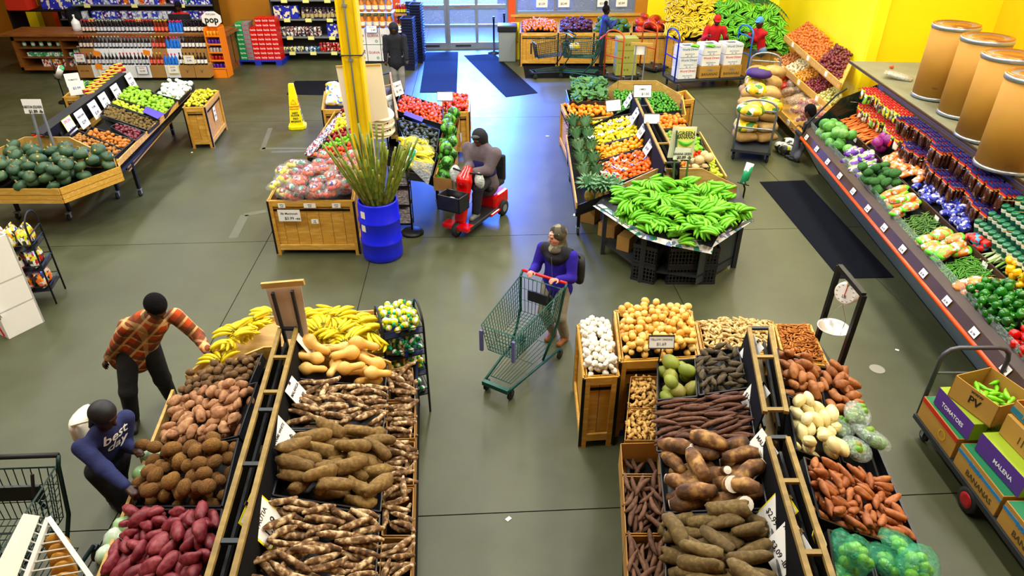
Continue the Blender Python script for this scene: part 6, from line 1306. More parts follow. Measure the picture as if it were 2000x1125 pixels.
PURP = mat('purple_carton', '5c3a8c', rough=.6); LIMEC = mat('lime_carton', '9ab030', rough=.6); GRNC = mat('green_carton_top', '1f7a52', rough=.6); TANC = mat('tan_carton', 'b8924a', 'ae8842', rough=.7); WHC = mat('white_carton', 'eceef0', rough=.6)
RED2 = mat('carton_red', 'c03824', rough=.6); BLU2 = mat('carton_blue', '3a86b8', rough=.6); OLIVE = mat('carton_olive', '4a4424', rough=.7)
wbox(4.33, 4.90, .25, (.52, .60, .24), 0, 'banana carton with red stripe and printed bananas under the purple box', TANC, stripe=(RED2, .78, .98), topm=GRNC, prints=[('O', .16, 'l', .1, -.02, mat('carton_gold', 'c8a028'))])
wbox(4.33, 4.24, .25, (.52, .62, .24), 0, 'tan bananas carton with blue band beside the large red wheel', TANC, stripe=(BLU2, .66, .80), topm=GRNC, prints=[('BANANAS', .08, 'l', .05, -.05, OLIVE), ('ROSY', .07, 'l', -.05, .05, BLU2)])
wbox(4.33, 3.58, .25, (.52, .62, .24), 0, 'tan bananas carton with blue band at the lower end of the dolly', TANC, stripe=(BLU2, .66, .80), topm=GRNC, prints=[('BANANAS', .08, 'l', .05, -.05, OLIVE), ('ROSY', .07, 'l', -.05, .05, BLU2)])
wbox(4.32, 4.84, .50, (.42, .52, .20), .06, 'purple and lime carton under the open brown box', LIMEC, side=PURP, prints=[('TOMATOES', .06, 'l', 0, -.02, WHC), ('MALENA', .06, 'f', .04, .03, OLIVE)])
wbox(4.40, 4.20, .50, (.50, .56, .20), .06, 'purple and lime carton under the fresh vegetables carton', LIMEC, side=PURP, prints=[('MALENA', .06, 'l', .05, -.02, WHC), ('MALENA', .07, 'f', .02, 0, OLIVE)])
b1 = wbox(4.36, 4.80, .705, (.42, .46, .24), .30, 'open brown carton with a crowned shield print holding green peppers', TANC, open_=True, prints=[('PV', .11, 'l', .02, 0, INK), ('WWW', .04, 'l', .02, .08, INK)])
wbox(4.50, 4.22, .705, (.44, .50, .22), .06, 'closed fresh vegetables carton with printed peppers', TANC, prints=[('FRESH VEGETABLES', .06, 'f', 0, .06, OLIVE), ('| | |', .08, 'l', 0, 0, OLIVE)])
b2 = wbox(4.52, 4.26, .93, (.42, .46, .13), .06, 'shallow open peppers carton with teal band and orange peppers', TANC, open_=True, stripe=(mat('carton_teal', '2a7a8a', rough=.6), .1, .55), prints=[('PEPPERS', .055, 'l', 0, -.015, TANC), ('POINT', .05, 'f', 0, -.02, mat('carton_teal', '2a7a8a'))])
wbox(4.55, 3.50, .50, (.40, .46, .26), .1, 'white carton with red and teal print at the dolly end', WHC, prints=[('PEPPERS', .05, 'l', .05, .05, REDINK), ('TOMATO', .05, 'l', -.05, -.04, REDINK), ('1 1/9', .06, 'l', .1, .1, INK)])
K('longpep', root_veg('long_green_pepper', .15, .024, pm('long_pepper_skin', '6cb81c', '84d02c', '9cdc48', rough=.3), nv=3, bend=.12, prof=[.4, .9, 1, .9, .7, .5, .15]))
def flatq(x, y, z, a, b): return [Vector((x-a/2, y-b/2, z)), Vector((x+a/2, y-b/2, z)), Vector((x+a/2, y+b/2, z)), Vector((x-a/2, y+b/2, z))]
heap('long_green_pepper', *KND['longpep'], flatq(4.38, 4.80, .80, .36, .36), 20, 'long light green pepper in the open brown carton', 'pepper', 'peppers in the carton', roll=.6)
heap('long_green_pepper', *KND['longpep'], flatq(4.30, 3.78, .50, .2, .2), 2, 'long light green pepper lying on the bananas carton', 'pepper', 'pepper on the carton', roll=.6)
K('orpep', pepper('orange_pepper', ('e88010', 'f09420', 'f4a83a'), 'orange_bell_pepper'))
heap('orange_bell_pepper', *KND['orpep'], flatq(4.52, 4.26, 1.0, .36, .38), 22, 'orange bell pepper in the shallow teal carton', 'pepper', 'orange peppers in the carton', tilt=.6)
o = MB().blob((4.52, 4.26, 1.03), (.20, .22, .07), 14, 8, None, wob(5, .06)).build('plastic_wrap', film('wrap_film', 'ffffff', .10), smooth=True); tag(o, 'clear plastic wrap over the orange peppers', 'wrap')
# bagged greens on the cassava stand
K('cukebag', ([fruit_bag('cucumber_bag', 'avogreen' if 'avogreen' in KND else 'greenpear', 5, .09, .13, .06, SNACK, False, film('pale_bag', 'dcece8', .22))], [(.14, .11, .055)])); K('tealbag2', ([fruit_bag('teal_net_bag', 'greenapple', 7, .11, .13, .075, SNACK, False, film('teal_film', '58c8a0', .20))], [(.14, .12, .06)]))
bin_heap('cukebag', [(1645, 902, .98), (1716, 938, .86), (1680, 828, .88), (1624, 814, 1.0)], 20, 'clear bag of dark green cucumbers beside the cream squash', 'outer black tray of bagged cucumbers', cat='bag', tilt=.3, roll=.3, inset=.2)
bin_heap('tealbag2', [(1636, 1165, 1.16), (1716, 1165, 1.0), (1690, 1062, 1.0), (1616, 1036, 1.18)], 18, 'teal tinted bag of pale green fruit in the inner tray', 'inner black tray of teal bags of green fruit', cat='bag', tilt=.3, roll=.3, inset=.55)
bin_heap('tealbag2', [(1722, 1165, .98), (1820, 1165, .84), (1772, 1080, .86), (1694, 1060, 1.0)], 16, 'teal tinted bag of pale green fruit in the outer tray', 'outer black tray of teal bags of green fruit', cat='bag', tilt=.3, roll=.3, inset=.55, group='outer teal bags')
# black floor mats
MATM = mat('black_floor_mat', '10121a', '161922', rough=.95, scale=40, bump=.3, spec=.1)
for q, lb in (([(820, 180), (892, 180), (895, 101), (832, 102)], 'long dark mat running straight to the glass doors'), ([(988, 189), (1050, 181), (966, 105), (906, 108)], 'dark mat lying at an angle by the grey bin'), ([(1640, 543), (1746, 541), (1571, 352), (1484, 355)], 'long black mat beside the refrigerated case'), ([(560, 184), (690, 186), (690, 157), (576, 158)], 'black mat behind the yellow wet floor cone'), ([(1026, 152), (1190, 152), (1180, 128), (1022, 128)], 'dark mat under the shopping carts by the window bins')):
    mb = MB(); mb.slab([P(u, v, .011) for u, v in q], .010); o = mb.build('floor_mat', MATM); tag(o, lb, 'mat')
# ================================================================== entrance wall
GLASS = film('door_glass', 'e8f4ff', .10, .03)
EXT = mat('outside_snowy_lot', 'dcdcda', 'cfcfcc', rough=.9, scale=.8, rnd=0)
mb = MB(); mb.bb((-12, WY+.3, -.1), (14, 45, -.02), G); o = struct('exterior_ground', mb, EXT)
mb = MB(); mb.bb((-12, 42, 0), (14, 42.3, 7), G); o = struct('exterior_building', mb, mat('outside_wall', 'b4b4b0', rough=.9))
def glazing(name, x0, x1, z0, z1, xs, zs, label_m=ALU, fw=.09):
    mb = MB(); mb.bb((x0, WY+.06, z0), (x1, WY+.075, z1), G); t = mb.build(name, GLASS); t['kind'] = 'structure'
    for x in xs: mb = MB(); mb.bb((x-fw/2, WY+.02, z0), (x+fw/2, WY+.12, z1), G); mb.build('window_frame', label_m, t)
    for z, h in zs: mb = MB(); mb.bb((x0, WY+.025, z-h/2), (x1, WY+.115, z+h/2), G); mb.build('window_rail', label_m, t)
    return t
D = glazing('door_1', -2.75, 1.15, 0, 3.05, (-2.70, -1.82, -.86, -.78, .12, 1.10), ((.10, .20), (.72, .06), (1.28, .12), (2.2, .10), (3.0, .1)))
for x in (-1.35, -.33): 
    X = frame(Gp(x, WY+.01, .10), Gp(1, 0, 0), (0, 0, 1)); mb = MB(); mb.box((0, 0, 0), (.5, .06, .01), X); mb.build('push_plate', DKGREY, D)
    X = frame(Gp(x, WY+.005, 1.28), Gp(1, 0, 0), (0, 0, 1)); text_mb('AUTOMATIC DOOR', .06, X, width=.5).build('lettering', REDINK, D)
W1 = glazing('window_1', 1.35, 5.2, 1.05, 3.05, (1.38, 2.62, 3.9, 5.17), ((1.09, .10), (3.0, .1)))
mb = MB(); mb.bb((1.2, WY-.06, .98), (5.4, WY+.1, 1.05), G); mb.build('window_sill', WOODH, W1)
wallbox('trim_1', (1.13, WY-.05, 0), (1.35, WY+.02, 3.05), ORNG)
wallbox('exterior_backdrop', (.9, WY+3.2, 0), (9, WY+3.4, 3.4), mat('outdoor_backdrop_grey', '5a5c60', '76787c', rough=.8, scale=3, rnd=0))  # added backdrop sheet that darkens the view through the window
# parked cart corral seen outside the window
for k in range(9):
    o = MB().box((0, 0, .5), (.5, .9, .06)).box((0, -.4, .75), (.5, .03, .5)).box((0, .4, .65), (.45, .03, .4)).build('outdoor_cart', mat('outdoor_cart_metal', '3c3f46', rough=.4, metal=.3)); o.location = Gp(1.7+.42*k, WY+1.6, 0); o.rotation_euler = (0, 0, .5); tag(o, 'nested shopping cart parked outside the window', 'cart', 'carts outside the window')
for k, (x, tx) in enumerate(((2.2, '$1.59'), (2.9, '$2.49'), (4.15, '$2.89'), (4.75, '$3.89'))):
    card('window_notice', frame(Gp(x, WY-.01, 1.42), Gp(1, 0, 0), (0, 0, 1)), .36, .34, [('FRESH', .07, .07, INK), (tx, .09, -.07, INK)], 'white price notice '+tx[1:]+' stuck on the window', )
wallbox('column_orange', (-2.45, WY-.5, 0), (-2.22, WY-.3, 4), ORNG)
wallbox('wall_orange_panel', (-13.4, 23.9, 0), (-11.1, 24.1, 4), ORNG)
wallbox('trim_2', (-14.7, 24.6, 0), (-14.3, 24.9, 4), YELL)
# shopping baskets
BASK = mat('basket_navy', '141a38', '1c2448', rough=.4, rnd=.3)
def basket_mesh():
    mb = MB(); a, b, h = .22, .16, .20
    for (x0, y0, x1, y1) in ((-a, -b, a, -b), (a, -b, a, b), (a, b, -a, b), (-a, b, -a, -b)):
        mb.slab([(x0*.85, y0*.85, 0), (x1*.85, y1*.85, 0), (x1, y1, h), (x0, y0, h)], .008); mb.beam((x0*1.04, y0*1.04, h), (x1*1.04, y1*1.04, h), .03, .03)
    mb.slab([(-a*.85, -b*.85, 0), (a*.85, -b*.85, 0), (a*.85, b*.85, 0), (-a*.85, b*.85, 0)], .008); return mb.mesh('shopping_basket', BASK)
bm_ = basket_mesh()
for k, (u, v, n) in enumerate(((802, 138, 17), (795, 122, 17), (818, 124, 20), (806, 108, 18))):
    c = P(u, v)
    for i in range(n): o = bpy.data.objects.new('shopping_basket', bm_); COL.objects.link(o); o.location = (c.x, c.y+.2, .02+.075*i); o.rotation_euler = (0, 0, 1.5+.03*(i % 2)); tag(o, 'navy shopping basket in the tall nested stacks by the doors', 'basket', 'nested shopping baskets')
# bin, stanchions, caution board
t = thing('trash_bin', 'grey square trash bin with dark liner', 'bin', tuple(P(991, 118))); mb = MB(); mb.prism([(-.26, -.22), (.26, -.22), (.26, .22), (-.26, .22)], 0, .95); mb.build('bin_body', mat('bin_grey', '8a9292', rough=.5), t, world=False, bevel=.03); mb = MB(); mb.prism([(-.29, -.25), (.29, -.25), (.29, .25), (-.29, .25)], .86, 1.05); mb.build('liner', mat('dark_liner', '20242c', rough=.3), t, world=False, bevel=.03)
for u, v in ((965, 104), (985, 96)):
    t = thing('stanchion_post', 'dark blue queue post by the doors', 'post', tuple(P(u, v)), 0, 'queue posts'); mb = MB(); mb.lathe([(.2, 0), (.2, .02), (.03, .06), (.03, 1.0), (.035, 1.0), (.035, 1.06)], 20); mb.build('post_body', mat('navy_post', '18204a', rough=.4), t, True, world=False); mb = MB(); mb.lathe([(.04, 1.06), (.04, 1.1)], 12); mb.build('belt_head', BLACKM, t, world=False)
t = thing('caution_board', 'yellow folding caution board behind the grey bin', 'sign', tuple(P(1006, 114)));
for s in (-1, 1): mb = MB(); mb.slab([(-.15, s*.16, 0), (.15, s*.16, 0), (.12, 0, 1.05), (-.12, 0, 1.05)], .012); mb.build('board', YELLOWINK, t, world=False)
X = Matrix.Translation((0, -.10, .5)) @ Matrix.Rotation(PI/2-.15, 4, 'X'); text_mb('CAUTION', .08, X, width=.2, bold=.02).build('lettering', REDINK, t, world=False)
# ---- bins under the window
for i, (u0, u1, key, n, lb, cat) in enumerate(((1016, 1090, 'clementine', 170, 'orange clementine in the window bin', 'clementine'), (1091, 1160, 'purplesweet', 80, 'purple skinned sweet potato in the window bin', 'sweet potato'), (1161, 1232, 'papaya', 26, 'large green papaya in the window bin', 'papaya'), (1233, 1304, 'rednet', 14, 'red net fruit bag in the window bin', 'bag'))):
    filled_bin('wooden window bin of '+['orange clementines', 'purple sweet potatoes', 'green papayas', 'red net bags'][i], [(u0, 64, .95), (u1, 64, .95), (u1-2, 42, .95), (u0+1, 42, .95)], key, n, lb, lb.split(' in ')[0]+' in window bin', cat=cat, mound=.16, tilt=.4, **(dict(roll=.4, inset=.2) if key == 'rednet' else {}))
# ---- plantain rack
t = thing('plantain_rack', 'large slanted wooden rack heaped with yellow and green plantains', 'rack', tuple(P(1420, 130)))
a, b, c, d = P(1300, 82, .75), P(1545, 112, .75), P(1520, 20, 1.75), P(1305, -8, 1.75)
mb = MB(); mb.slab([a, b, c, d], .04); mb.build('slanted_deck', MATTE, t)
for i in range(14):
    p, q = a.lerp(b, i/14), a.lerp(b, (i+.94)/14); mb = MB(); mb.slab([(p.x, p.y, .05), (q.x, q.y, .05), (q.x, q.y, .85), (p.x, p.y, .85)], .02); mb.build('front_plank', WOOD, t)
PL = dict(cat='bananas', K=14, vis=.1, tilt=.3, roll=.4, mound=.10)
def plh(key, q, n, lb, gr): heap(KND[key][0][0].name.split('.')[0], *KND[key], PQ(*q), n, lb, 'bananas', gr, K=14, vis=.1, tilt=.3, roll=.4, mound=.10)
plh('yplantain', [(1300, 78, .80), (1400, 92, .80), (1398, 5, 1.75), (1305, -8, 1.75)], 125, 'bunch of yellow plantains on the slanted rack', 'yellow plantains')
plh('gplantain', [(1402, 92, .80), (1545, 112, .80), (1525, 24, 1.70), (1400, 5, 1.75)], 160, 'bunch of green plantains on the slanted rack', 'green plantains')
FROND = mat('palm_frond', '1f5a34', '2f7a44', rough=.5, scale=4)
for (u, v, L_, fl) in ((1505, 0, .9, 1), (1475, -6, .8, -1)):
    c = Py(u-25, v, 21.4); t = thing('palm_frond', 'artificial palm frond above the green plantains, '+('by the notice' if fl > 0 else 'over the plantain rack'), 'plant', tuple(c), 0)
    for f in range(7):
        a = -1.2+f*.6; rib = [Vector((math.sin(a)*L_*k/6, -.1*k/6, math.cos(a)*.35*k/6-.55*(k/6)**2*L_)) for k in range(7)]; mb = MB(); mb.tube(rib, [.012-.0015*k for k in range(7)], 5)
        for k in range(1, 7):
            for s in (-1, 1):
                for h in (0, .5): p = rib[k].lerp(rib[k-1], h); mb.add([p, p+Vector((.02, 0, .02)), p+Vector((s*.09+math.sin(a)*.1, -.02, -.2))], [(0, 1, 2)])
        mb.build('leaflet_spray', FROND, t, world=False)
# ================================================================== grocery shelves beside the column
def bottle_mesh(name, r, h, body, cap, lab, neck=.35, n=9):
    mb = MB(); mb.lathe([(r*.9, 0), (r, .01), (r, h*.55), (r*neck, h*.78), (r*neck, h*.9)], n); mb.m = 1; mb.lathe([(r*neck*1.25, h*.86), (r*neck*1.25, h), (r*neck*.9, h)], n); mb.m = 2; mb.lathe([(r*1.02, h*.14), (r*1.02, h*.45)], n, None, False); return mb.mesh(name, [body, cap, lab], True)
def box_mesh(name, s, m): return MB().box((0, 0, s[2]/2), s).mesh(name, m)
def rowof(name, me, p, q, n, label, cat, group, rows=1, dy=.1, rz=0):
    p, q = Vector(p), Vector(q)
    for r in range(rows):
        for i in range(n):
            o = bpy.data.objects.new(name, me); COL.objects.link(o); o.location = p.lerp(q, i/max(1, n-1))+Vector((RNG.uniform(-.008, .008), dy*r, 0)); o.rotation_euler = (0, 0, rz); tag(o, label, cat, group)
def lump(name, mb_mats):
    return mb_mats
SY = 21.3
def gondola(label, x0, x1, y, zs, m=DKGREY, depth=.5, top=2.4):
    t = thing('grocery_shelf', label, 'shelf', ((x0+x1)/2, y+depth/2, 0)); mb = MB(); mb.bb((x0, y+depth, 0), (x1, y+depth+.03, top)); mb.build('back_panel', mat('shelf_back', '26262c', rough=.6), t)
    for x in (x0, x1): mb = MB(); mb.bb((x-.02, y, 0), (x+.02, y+depth, top)); mb.build('upright', m, t)
    for z in zs:
        mb = MB(); mb.bb((x0, y, z-.04), (x1, y+depth, z)); mb.build('shelf_board', GREYM, t)
        for k in range(3): X = frame((x0+(x1-x0)*(.2+.3*k), y-.012, z-.03), (1, 0, 0), (0, 0, 1)); mb = MB(); mb.box((0, 0, 0), (.18, .10, .004), X); mb.build('price_tag', mat('yellow_tag', 'f0ee9a', rough=.5), t)
    return t
gx0, gx1 = -7.05, -4.95; gondola('grey grocery shelf with blue boxes, jars and red tins', gx0, gx1, SY, (.28, .72, 1.22, 1.75, 2.2))
PK = {n: multi(n, c, s) for n, c, s in (('blue_box_print', ['2c38b0', '3a48c8', 'e8e0c0', '2c38b0'], 14), ('dark_jar_print', ['241c30', '3a2c50', 'c8b890'], 20), ('white_tin_print', ['e8e8e4', 'f0f0ec', '8a2028', '304050'], 22), ('red_tin_print', ['c02420', 'd83830', 'f0e0d0', '8a1814'], 22), ('yellow_tin_print', ['e8e070', 'f0f0e0', '2c4890'], 22), ('blue_tin_print', ['4898c8', 'e8ecf0', '2c5880'], 22), ('mixed_box_print', ['e8e4dc', 'c83028', 'e0a028', '3848a0', 'f0ece4'], 20), ('shelf_mix_print', ['3040b0', 'd03030', 'f0f0f4', '30a060', '8060c0', 'f0a030', '202848'], 12))}
tin = MB().lathe([(.045, 0), (.045, .12), (.04, .13)], 10)
def tins(n): return MB().lathe([(.045, 0), (.045, .12), (.04, .125)], 10).mesh('tin', PK[n], True)
rowof('tin_can', tins('yellow_tin_print'), (gx0+.15, SY+.08, .29), (gx0+.7, SY+.08, .29), 6, 'pale yellow tin on the bottom grocery shelf', 'tin', 'yellow tins', 2)
rowof('tin_can', tins('blue_tin_print'), (gx0+.85, SY+.08, .29), (gx0+1.2, SY+.08, .29), 4, 'light blue tin on the bottom grocery shelf', 'tin', 'blue tins', 2)
rowof('tin_can', tins('red_tin_print'), (gx0+1.3, SY+.08, .29), (gx1-.1, SY+.08, .29), 8, 'red tin on the bottom grocery shelf', 'tin', 'red tins', 2); rowof('tin_can', tins('red_tin_print'), (gx0+1.3, SY+.08, .42), (gx1-.1, SY+.08, .42), 8, 'red tin stacked on another on the bottom grocery shelf', 'tin', 'stacked red tins')
for k in range(2): rowof('jam_jar', tins('white_tin_print'), (gx0+.12, SY+.08, .73+.13*k), (gx0+1.3, SY+.08, .73+.13*k), 11, 'white lidded jar on the second grocery shelf', 'jar', 'white jars', 2)
rowof('blue_carton', box_mesh('blue_carton', (.30, .2, .34), PK['blue_box_print']), (gx1-.4, SY+.15, .73), (gx1-.2, SY+.15, .73), 1, 'large blue carton on the second grocery shelf', 'box', 'large blue cartons'); rowof('blue_carton', box_mesh('blue_carton', (.22, .2, .34), PK['blue_box_print']), (gx0+.15, SY+.15, 1.23), (gx0+.65, SY+.15, 1.23), 3, 'blue carton on the third grocery shelf', 'box', 'blue cartons')
rowof('dark_jar', bottle_mesh('dark_jar', .06, .30, PK['dark_jar_print'], mat('jar_lid', '2a2440'), mat('jar_label', 'b8a878'), .6), (gx0+.9, SY+.1, 1.23), (gx1-.1, SY+.1, 1.23), 10, 'dark jar with tan label on the third grocery shelf', 'jar', 'dark jars', 2)
rowof('sweet_box', box_mesh('sweet_box', (.16, .2, .26), PK['mixed_box_print']), (gx0+.1, SY+.15, 1.76), (gx1-.1, SY+.15, 1.76), 12, 'patterned sweets box on the top grocery shelf', 'box', 'patterned boxes')
# honey bottles on juice crates right of the column
AMB = mat('amber_syrup', 'c87818', 'd88a28', rough=.2); hb = bottle_mesh('syrup_bottle', .085, .36, AMB, mat('syrup_cap', '3a5a2c'), mat('syrup_label', 'f0e8d0'), .5)
jx0 = -4.75
for r, z in ((0, 1.02), (1, 1.45), (2, 1.88)): rowof('syrup_bottle', hb, (jx0+.15, SY-.1+.12*r, z), (jx0+1.15, SY-.1+.12*r, z), 6, 'amber syrup bottle on tier '+['above the juice crates', 'in the middle of the display', 'at the top of the display'][r], 'bottle', 'syrup bottles', 2)
JW = mat('white_juice_carton', 'ececea', rough=.6)
for z in (.05, .53):
    for k in range(3): t = wbox(jx0+.2+.42*k, SY+.1, z, (.40, .5, .46), 0, 'white guava juice carton in the '+('lower' if z < .1 else 'upper')+' row under the syrup', JW, prints=[('GUAVA', .10, 'f', 0, .02, REDINK), ('o', .16, 'f', .1, -.12, mat('guava_green', '5a9a3c'))], group='juice cartons')
for z in (1.40, 1.83): rowof('syrup_tray', box_mesh('syrup_tray', (1.25, .45, .03), WHC), (jx0+.65, SY+.15, z), (jx0+.65, SY+.15, z), 1, 'white cardboard tray under the '+('middle' if z < 1.6 else 'top')+' row of syrup bottles', 'tray', 'syrup trays')
rb = bottle_mesh('sauce_bottle', .04, .26, mat('red_sauce', 'a01c14', rough=.2), mat('sauce_cap', 'e8c020'), mat('sauce_label', 'd8d040'))
for z in (.55, 1.0, 1.4): rowof('sauce_bottle', rb, (jx0+1.38, SY-.1, z), (jx0+1.62, SY-.1, z), 4, 'red sauce bottle with yellow cap beside the syrup', 'bottle', 'sauce bottles', 2); rowof('sauce_tray', box_mesh('sauce_tray', (.36, .4, .06), CARD), (jx0+1.5, SY+.02, z-.06), (jx0+1.5, SY+.02, z-.06), 1, 'brown tray of red sauce bottles by the baskets', 'tray', 'sauce trays')
for x in (jx0+.62, jx0+1.35): card('price_card', frame((x, SY-.22, .98), (1, 0, 0), (0, .2, 1)), .34, .20, [('SPECIAL', .04, .05, BLUEINK), ('3.49', .08, -.03, INK, .05)], 'blue edged card reading 3.49 '+('under the syrup' if x < jx0+1 else 'beside the sauce bottles'), border=BLUEINK)
# soda pallet
c = P(505, 128); t = thing('blue_pallet', 'blue plastic pallet under the soda packs', 'pallet', (c.x, c.y+.45, 0))
mb = MB(); mb.box((0, 0, .13), (1.45, .9, .04)); mb.build('deck', mat('pallet_blue', '2c3cb0', rough=.5), t, world=False)
for x in (-.62, 0, .62): mb = MB(); mb.box((x, 0, .055), (.18, .9, .11)); mb.build('runner', mat('pallet_blue', '2c3cb0'), t, world=False)
SO = [('green soda pack with small red print', mat('soda_dark_green', '1c5a34', rough=.4), '7UP', 7), ('bright green soda pack', mat('soda_green', '1ea05a', rough=.4), 'Sprite', 8), ('grey soda pack with red print', mat('soda_grey', '8a8a8e', rough=.4), 'Coke', 8), ('red soda pack', mat('soda_red', 'd01c1c', rough=.4), 'Coca-Cola', 7), ('red soda pack', mat('soda_red', 'd01c1c'), 'Coca-Cola', 9), ('red soda pack', mat('soda_red', 'd01c1c'), 'Coca-Cola', 9), ('red soda pack', mat('soda_red', 'd01c1c'), 'Coca-Cola', 9)]
for k, (lb, m, tx, n) in enumerate(SO):
    X0 = Matrix.Translation((0, -.2005, .065)) @ Matrix.Rotation(PI/2, 4, 'X'); mb = MB(); mb.box((0, 0, .065), (.19, .40, .128)); tb = text_mb(tx, .07, X0, width=.16, bold=.02); mb.m = 1; mb.add(tb.v, tb.f)
    me = mb.mesh('soda_pack', [m, WHITE if k not in (0, 2) else REDINK])
    for i in range(n): o = bpy.data.objects.new('soda_pack', me); COL.objects.link(o); o.location = (c.x-.6+.2*k, c.y+.25, .152+.13*i); tag(o, lb+' stacked on the blue pallet', 'soda pack', 'soda packs on the pallet')
wallbox('door_2', (-9.0, WY-.06, 0), (-8.6, WY, 2.6), mat('brown_door_frame', '8a3c14', rough=.5))
# ================================================================== checkout counter with bottle display
CW = mat('counter_wood', '8a5a2a', '7c4e22', '96683a', rough=.45, scale=3, stretch=(1, 6, 6)); y0 = 19.75
t = thing('checkout_counter', 'brown wooden checkout counter with open shelves at its end', 'counter', (-11, y0+.6, 0))
for lo, hi, nm in (((-14.1, y0-.15, 1.06), (-8.0, y0+.95, 1.12), 'counter_top'), ((-13.9, y0, .12), (-13.82, y0+.8, 1.06), 'end_panel'), ((-12.6, y0+.02, .12), (-12.55, y0+.8, 1.06), 'divider'), ((-13.9, y0+.78, .12), (-8.1, y0+.82, 1.06), 'back_panel'), ((-13.9, y0, .12), (-11.9, y0+.8, .2), 'bottom_shelf'), ((-13.9, y0+.05, .44), (-11.9, y0+.8, .47), 'shelf'), ((-13.9, y0+.05, .70), (-11.9, y0+.8, .73), 'shelf'), ((-13.9, y0, .92), (-11.9, y0+.03, 1.06), 'apron'), ((-8.2, y0-.1, 0), (-8.1, y0+1.6, 1.0), 'end_panel'), ((-8.35, y0-.15, 1.0), (-7.95, y0+2.4, 1.06), 'side_top'), ((-11.9, y0+.1, .1), (-8.2, y0+.14, 1.06), 'front_panel')):
    mb = MB(); mb.bb(lo, hi); mb.build(nm, CW, t)
gb = bottle_mesh('soap_bottle', .05, .22, mat('soap_green', '4aa878', rough=.3), WHITE, WHITE); rowof('soap_bottle', gb, (-13.7, y0+.2, .735), (-12.75, y0+.2, .735), 5, 'green soap bottle on the counter shelf', 'bottle', 'soap bottles'); rowof('soap_bar_box', box_mesh('soap_bar_box', (.16, .14, .10), multi('soap_box', ['58b880', 'e8f0e8', '3c9a68'], 20)), (-13.6, y0+.2, .475), (-12.7, y0+.2, .475), 7, 'green and white soap box on the middle counter shelf', 'box', 'soap boxes', 1); rowof('soap_bar_box', bpy.data.meshes['soap_bar_box'], (-12.4, y0+.2, .475), (-12.0, y0+.2, .735), 4, 'green and white soap box past the counter divider', 'box', 'soap boxes')
rowof('snack_box', box_mesh('snack_box', (.22, .2, .2), PK['mixed_box_print']), (-13.2, y0+.2, .205), (-12.0, y0+.2, .205), 5, 'red and yellow snack box on the bottom counter shelf', 'box', 'snack boxes'); rowof('white_jug', bottle_mesh('white_jug', .11, .42, WHC, WHITE, WHC, .2), (-12.2, y0+.4, 1.12), (-12.2, y0+.4, 1.12), 1, 'white pump jug standing on the counter', 'jug', None)
DKB = mat('dark_bottle_glass', '12141e', '1a1420', rough=.12); WLAB = mat('white_bottle_label', 'c8ccd4', rough=.5); SIL = mat('silver_cap', 'a8b0ac', rough=.3, metal=.5)
KB = [bottle_mesh('wine_bottle', .042, .32, DKB, REDINK, mat('round_label', 'd8c8c0')), bottle_mesh('wine_bottle', .042, .32, DKB, SIL, WLAB), bottle_mesh('wine_bottle', .042, .32, DKB, mat('red_cap', 'c81c24', rough=.3), WLAB), bottle_mesh('rose_bottle', .042, .32, mat('rose_glass', '6a2418', rough=.15), mat('gold_cap', 'c8b030', rough=.3), mat('pink_label', 'e87868', rough=.5)), bottle_mesh('blue_bottle', .045, .30, mat('blue_drink', '2c7ad8', rough=.2), mat('pink_cap', 'e82878', rough=.4), mat('blue_label', '3c8ae0', rough=.4)), bottle_mesh('cellar_bottle', .042, .32, DKB, INK, WHITE)]
KL = ['dark bottle with red cap and round label', 'dark bottle with silver cap and white label', 'dark bottle with red cap and white label', 'rose bottle with gold cap', 'bright blue bottle with pink cap', 'black bottle with white label']
colk = [0, 1, 1, 2, 2, 3, 4, 5, 5]; fx0 = -11.9; cwid = .40; BROWNC = mat('kraft_case', 'a8824a', rough=.7)
for k, kd in enumerate(colk):
    x = fx0+cwid*(k+.5)
    for r, (z, yy) in enumerate(((.42, 19.22), (.78, 19.58), (1.13, 19.94))):
        cm = BROWNC if kd in (0, 3, 5) else WHC
        for q in range(r+1):
            zz = .08+(z-.08)*q/(r+1); hh = (z-.08)/(r+1)-.006
            wbox(x, yy+.02, zz, (cwid-.012, .33, hh), 0, ('brown' if cm is BROWNC else 'white')+' bottle case, '+['front row', 'middle row', 'back row'][r]+' of the checkout display under '+KL[kd].split(' with')[0]+'s', cm, group='bottle cases', prints=[('RED LABEL', .05, 'f', 0, .02, mat('case_red', '7a3a28'))] if kd == 0 and r == 0 else [('V', .12, 'f', 0, 0, OLIVE)] if kd == 5 and r == 0 else ())
        for dd in range(2 if r == 2 else 1):
            rowof(KB[kd].name.split('.')[0], KB[kd], (x-.145, yy-.09+.1*dd, z), (x+.145, yy-.09+.1*dd, z), 4, KL[kd]+' in the '+['front', 'middle', 'back'][r]+' row of the checkout display', 'bottle', 'bottles by the checkout')
for x, z, tx, bd in ((-11.7, .62, '11.99', BLUEINK), (-10.1, .30, '10.99', BLUEINK), (-11.15, .25, '10.99', YELLOWINK), (-9.25, .32, '5.99', YELLOWINK), (-8.75, .58, '5.99', YELLOWINK)): card('price_card', frame((x, 19.02, z), (1, 0, 0), (0, 0, 1)), .30, .22, [('Special', .05, .06, REDINK), (tx, .07, -.03, INK)], ('blue' if bd is BLUEINK else 'yellow')+' edged price card '+tx+' on the bottle cases, '+{-11.7: 'by the counter shelves', -10.1: 'under the red capped bottles', -11.15: 'below the orange tag', -9.25: 'under the blue bottles', -8.75: 'beside the pop rack'}[x], border=bd)
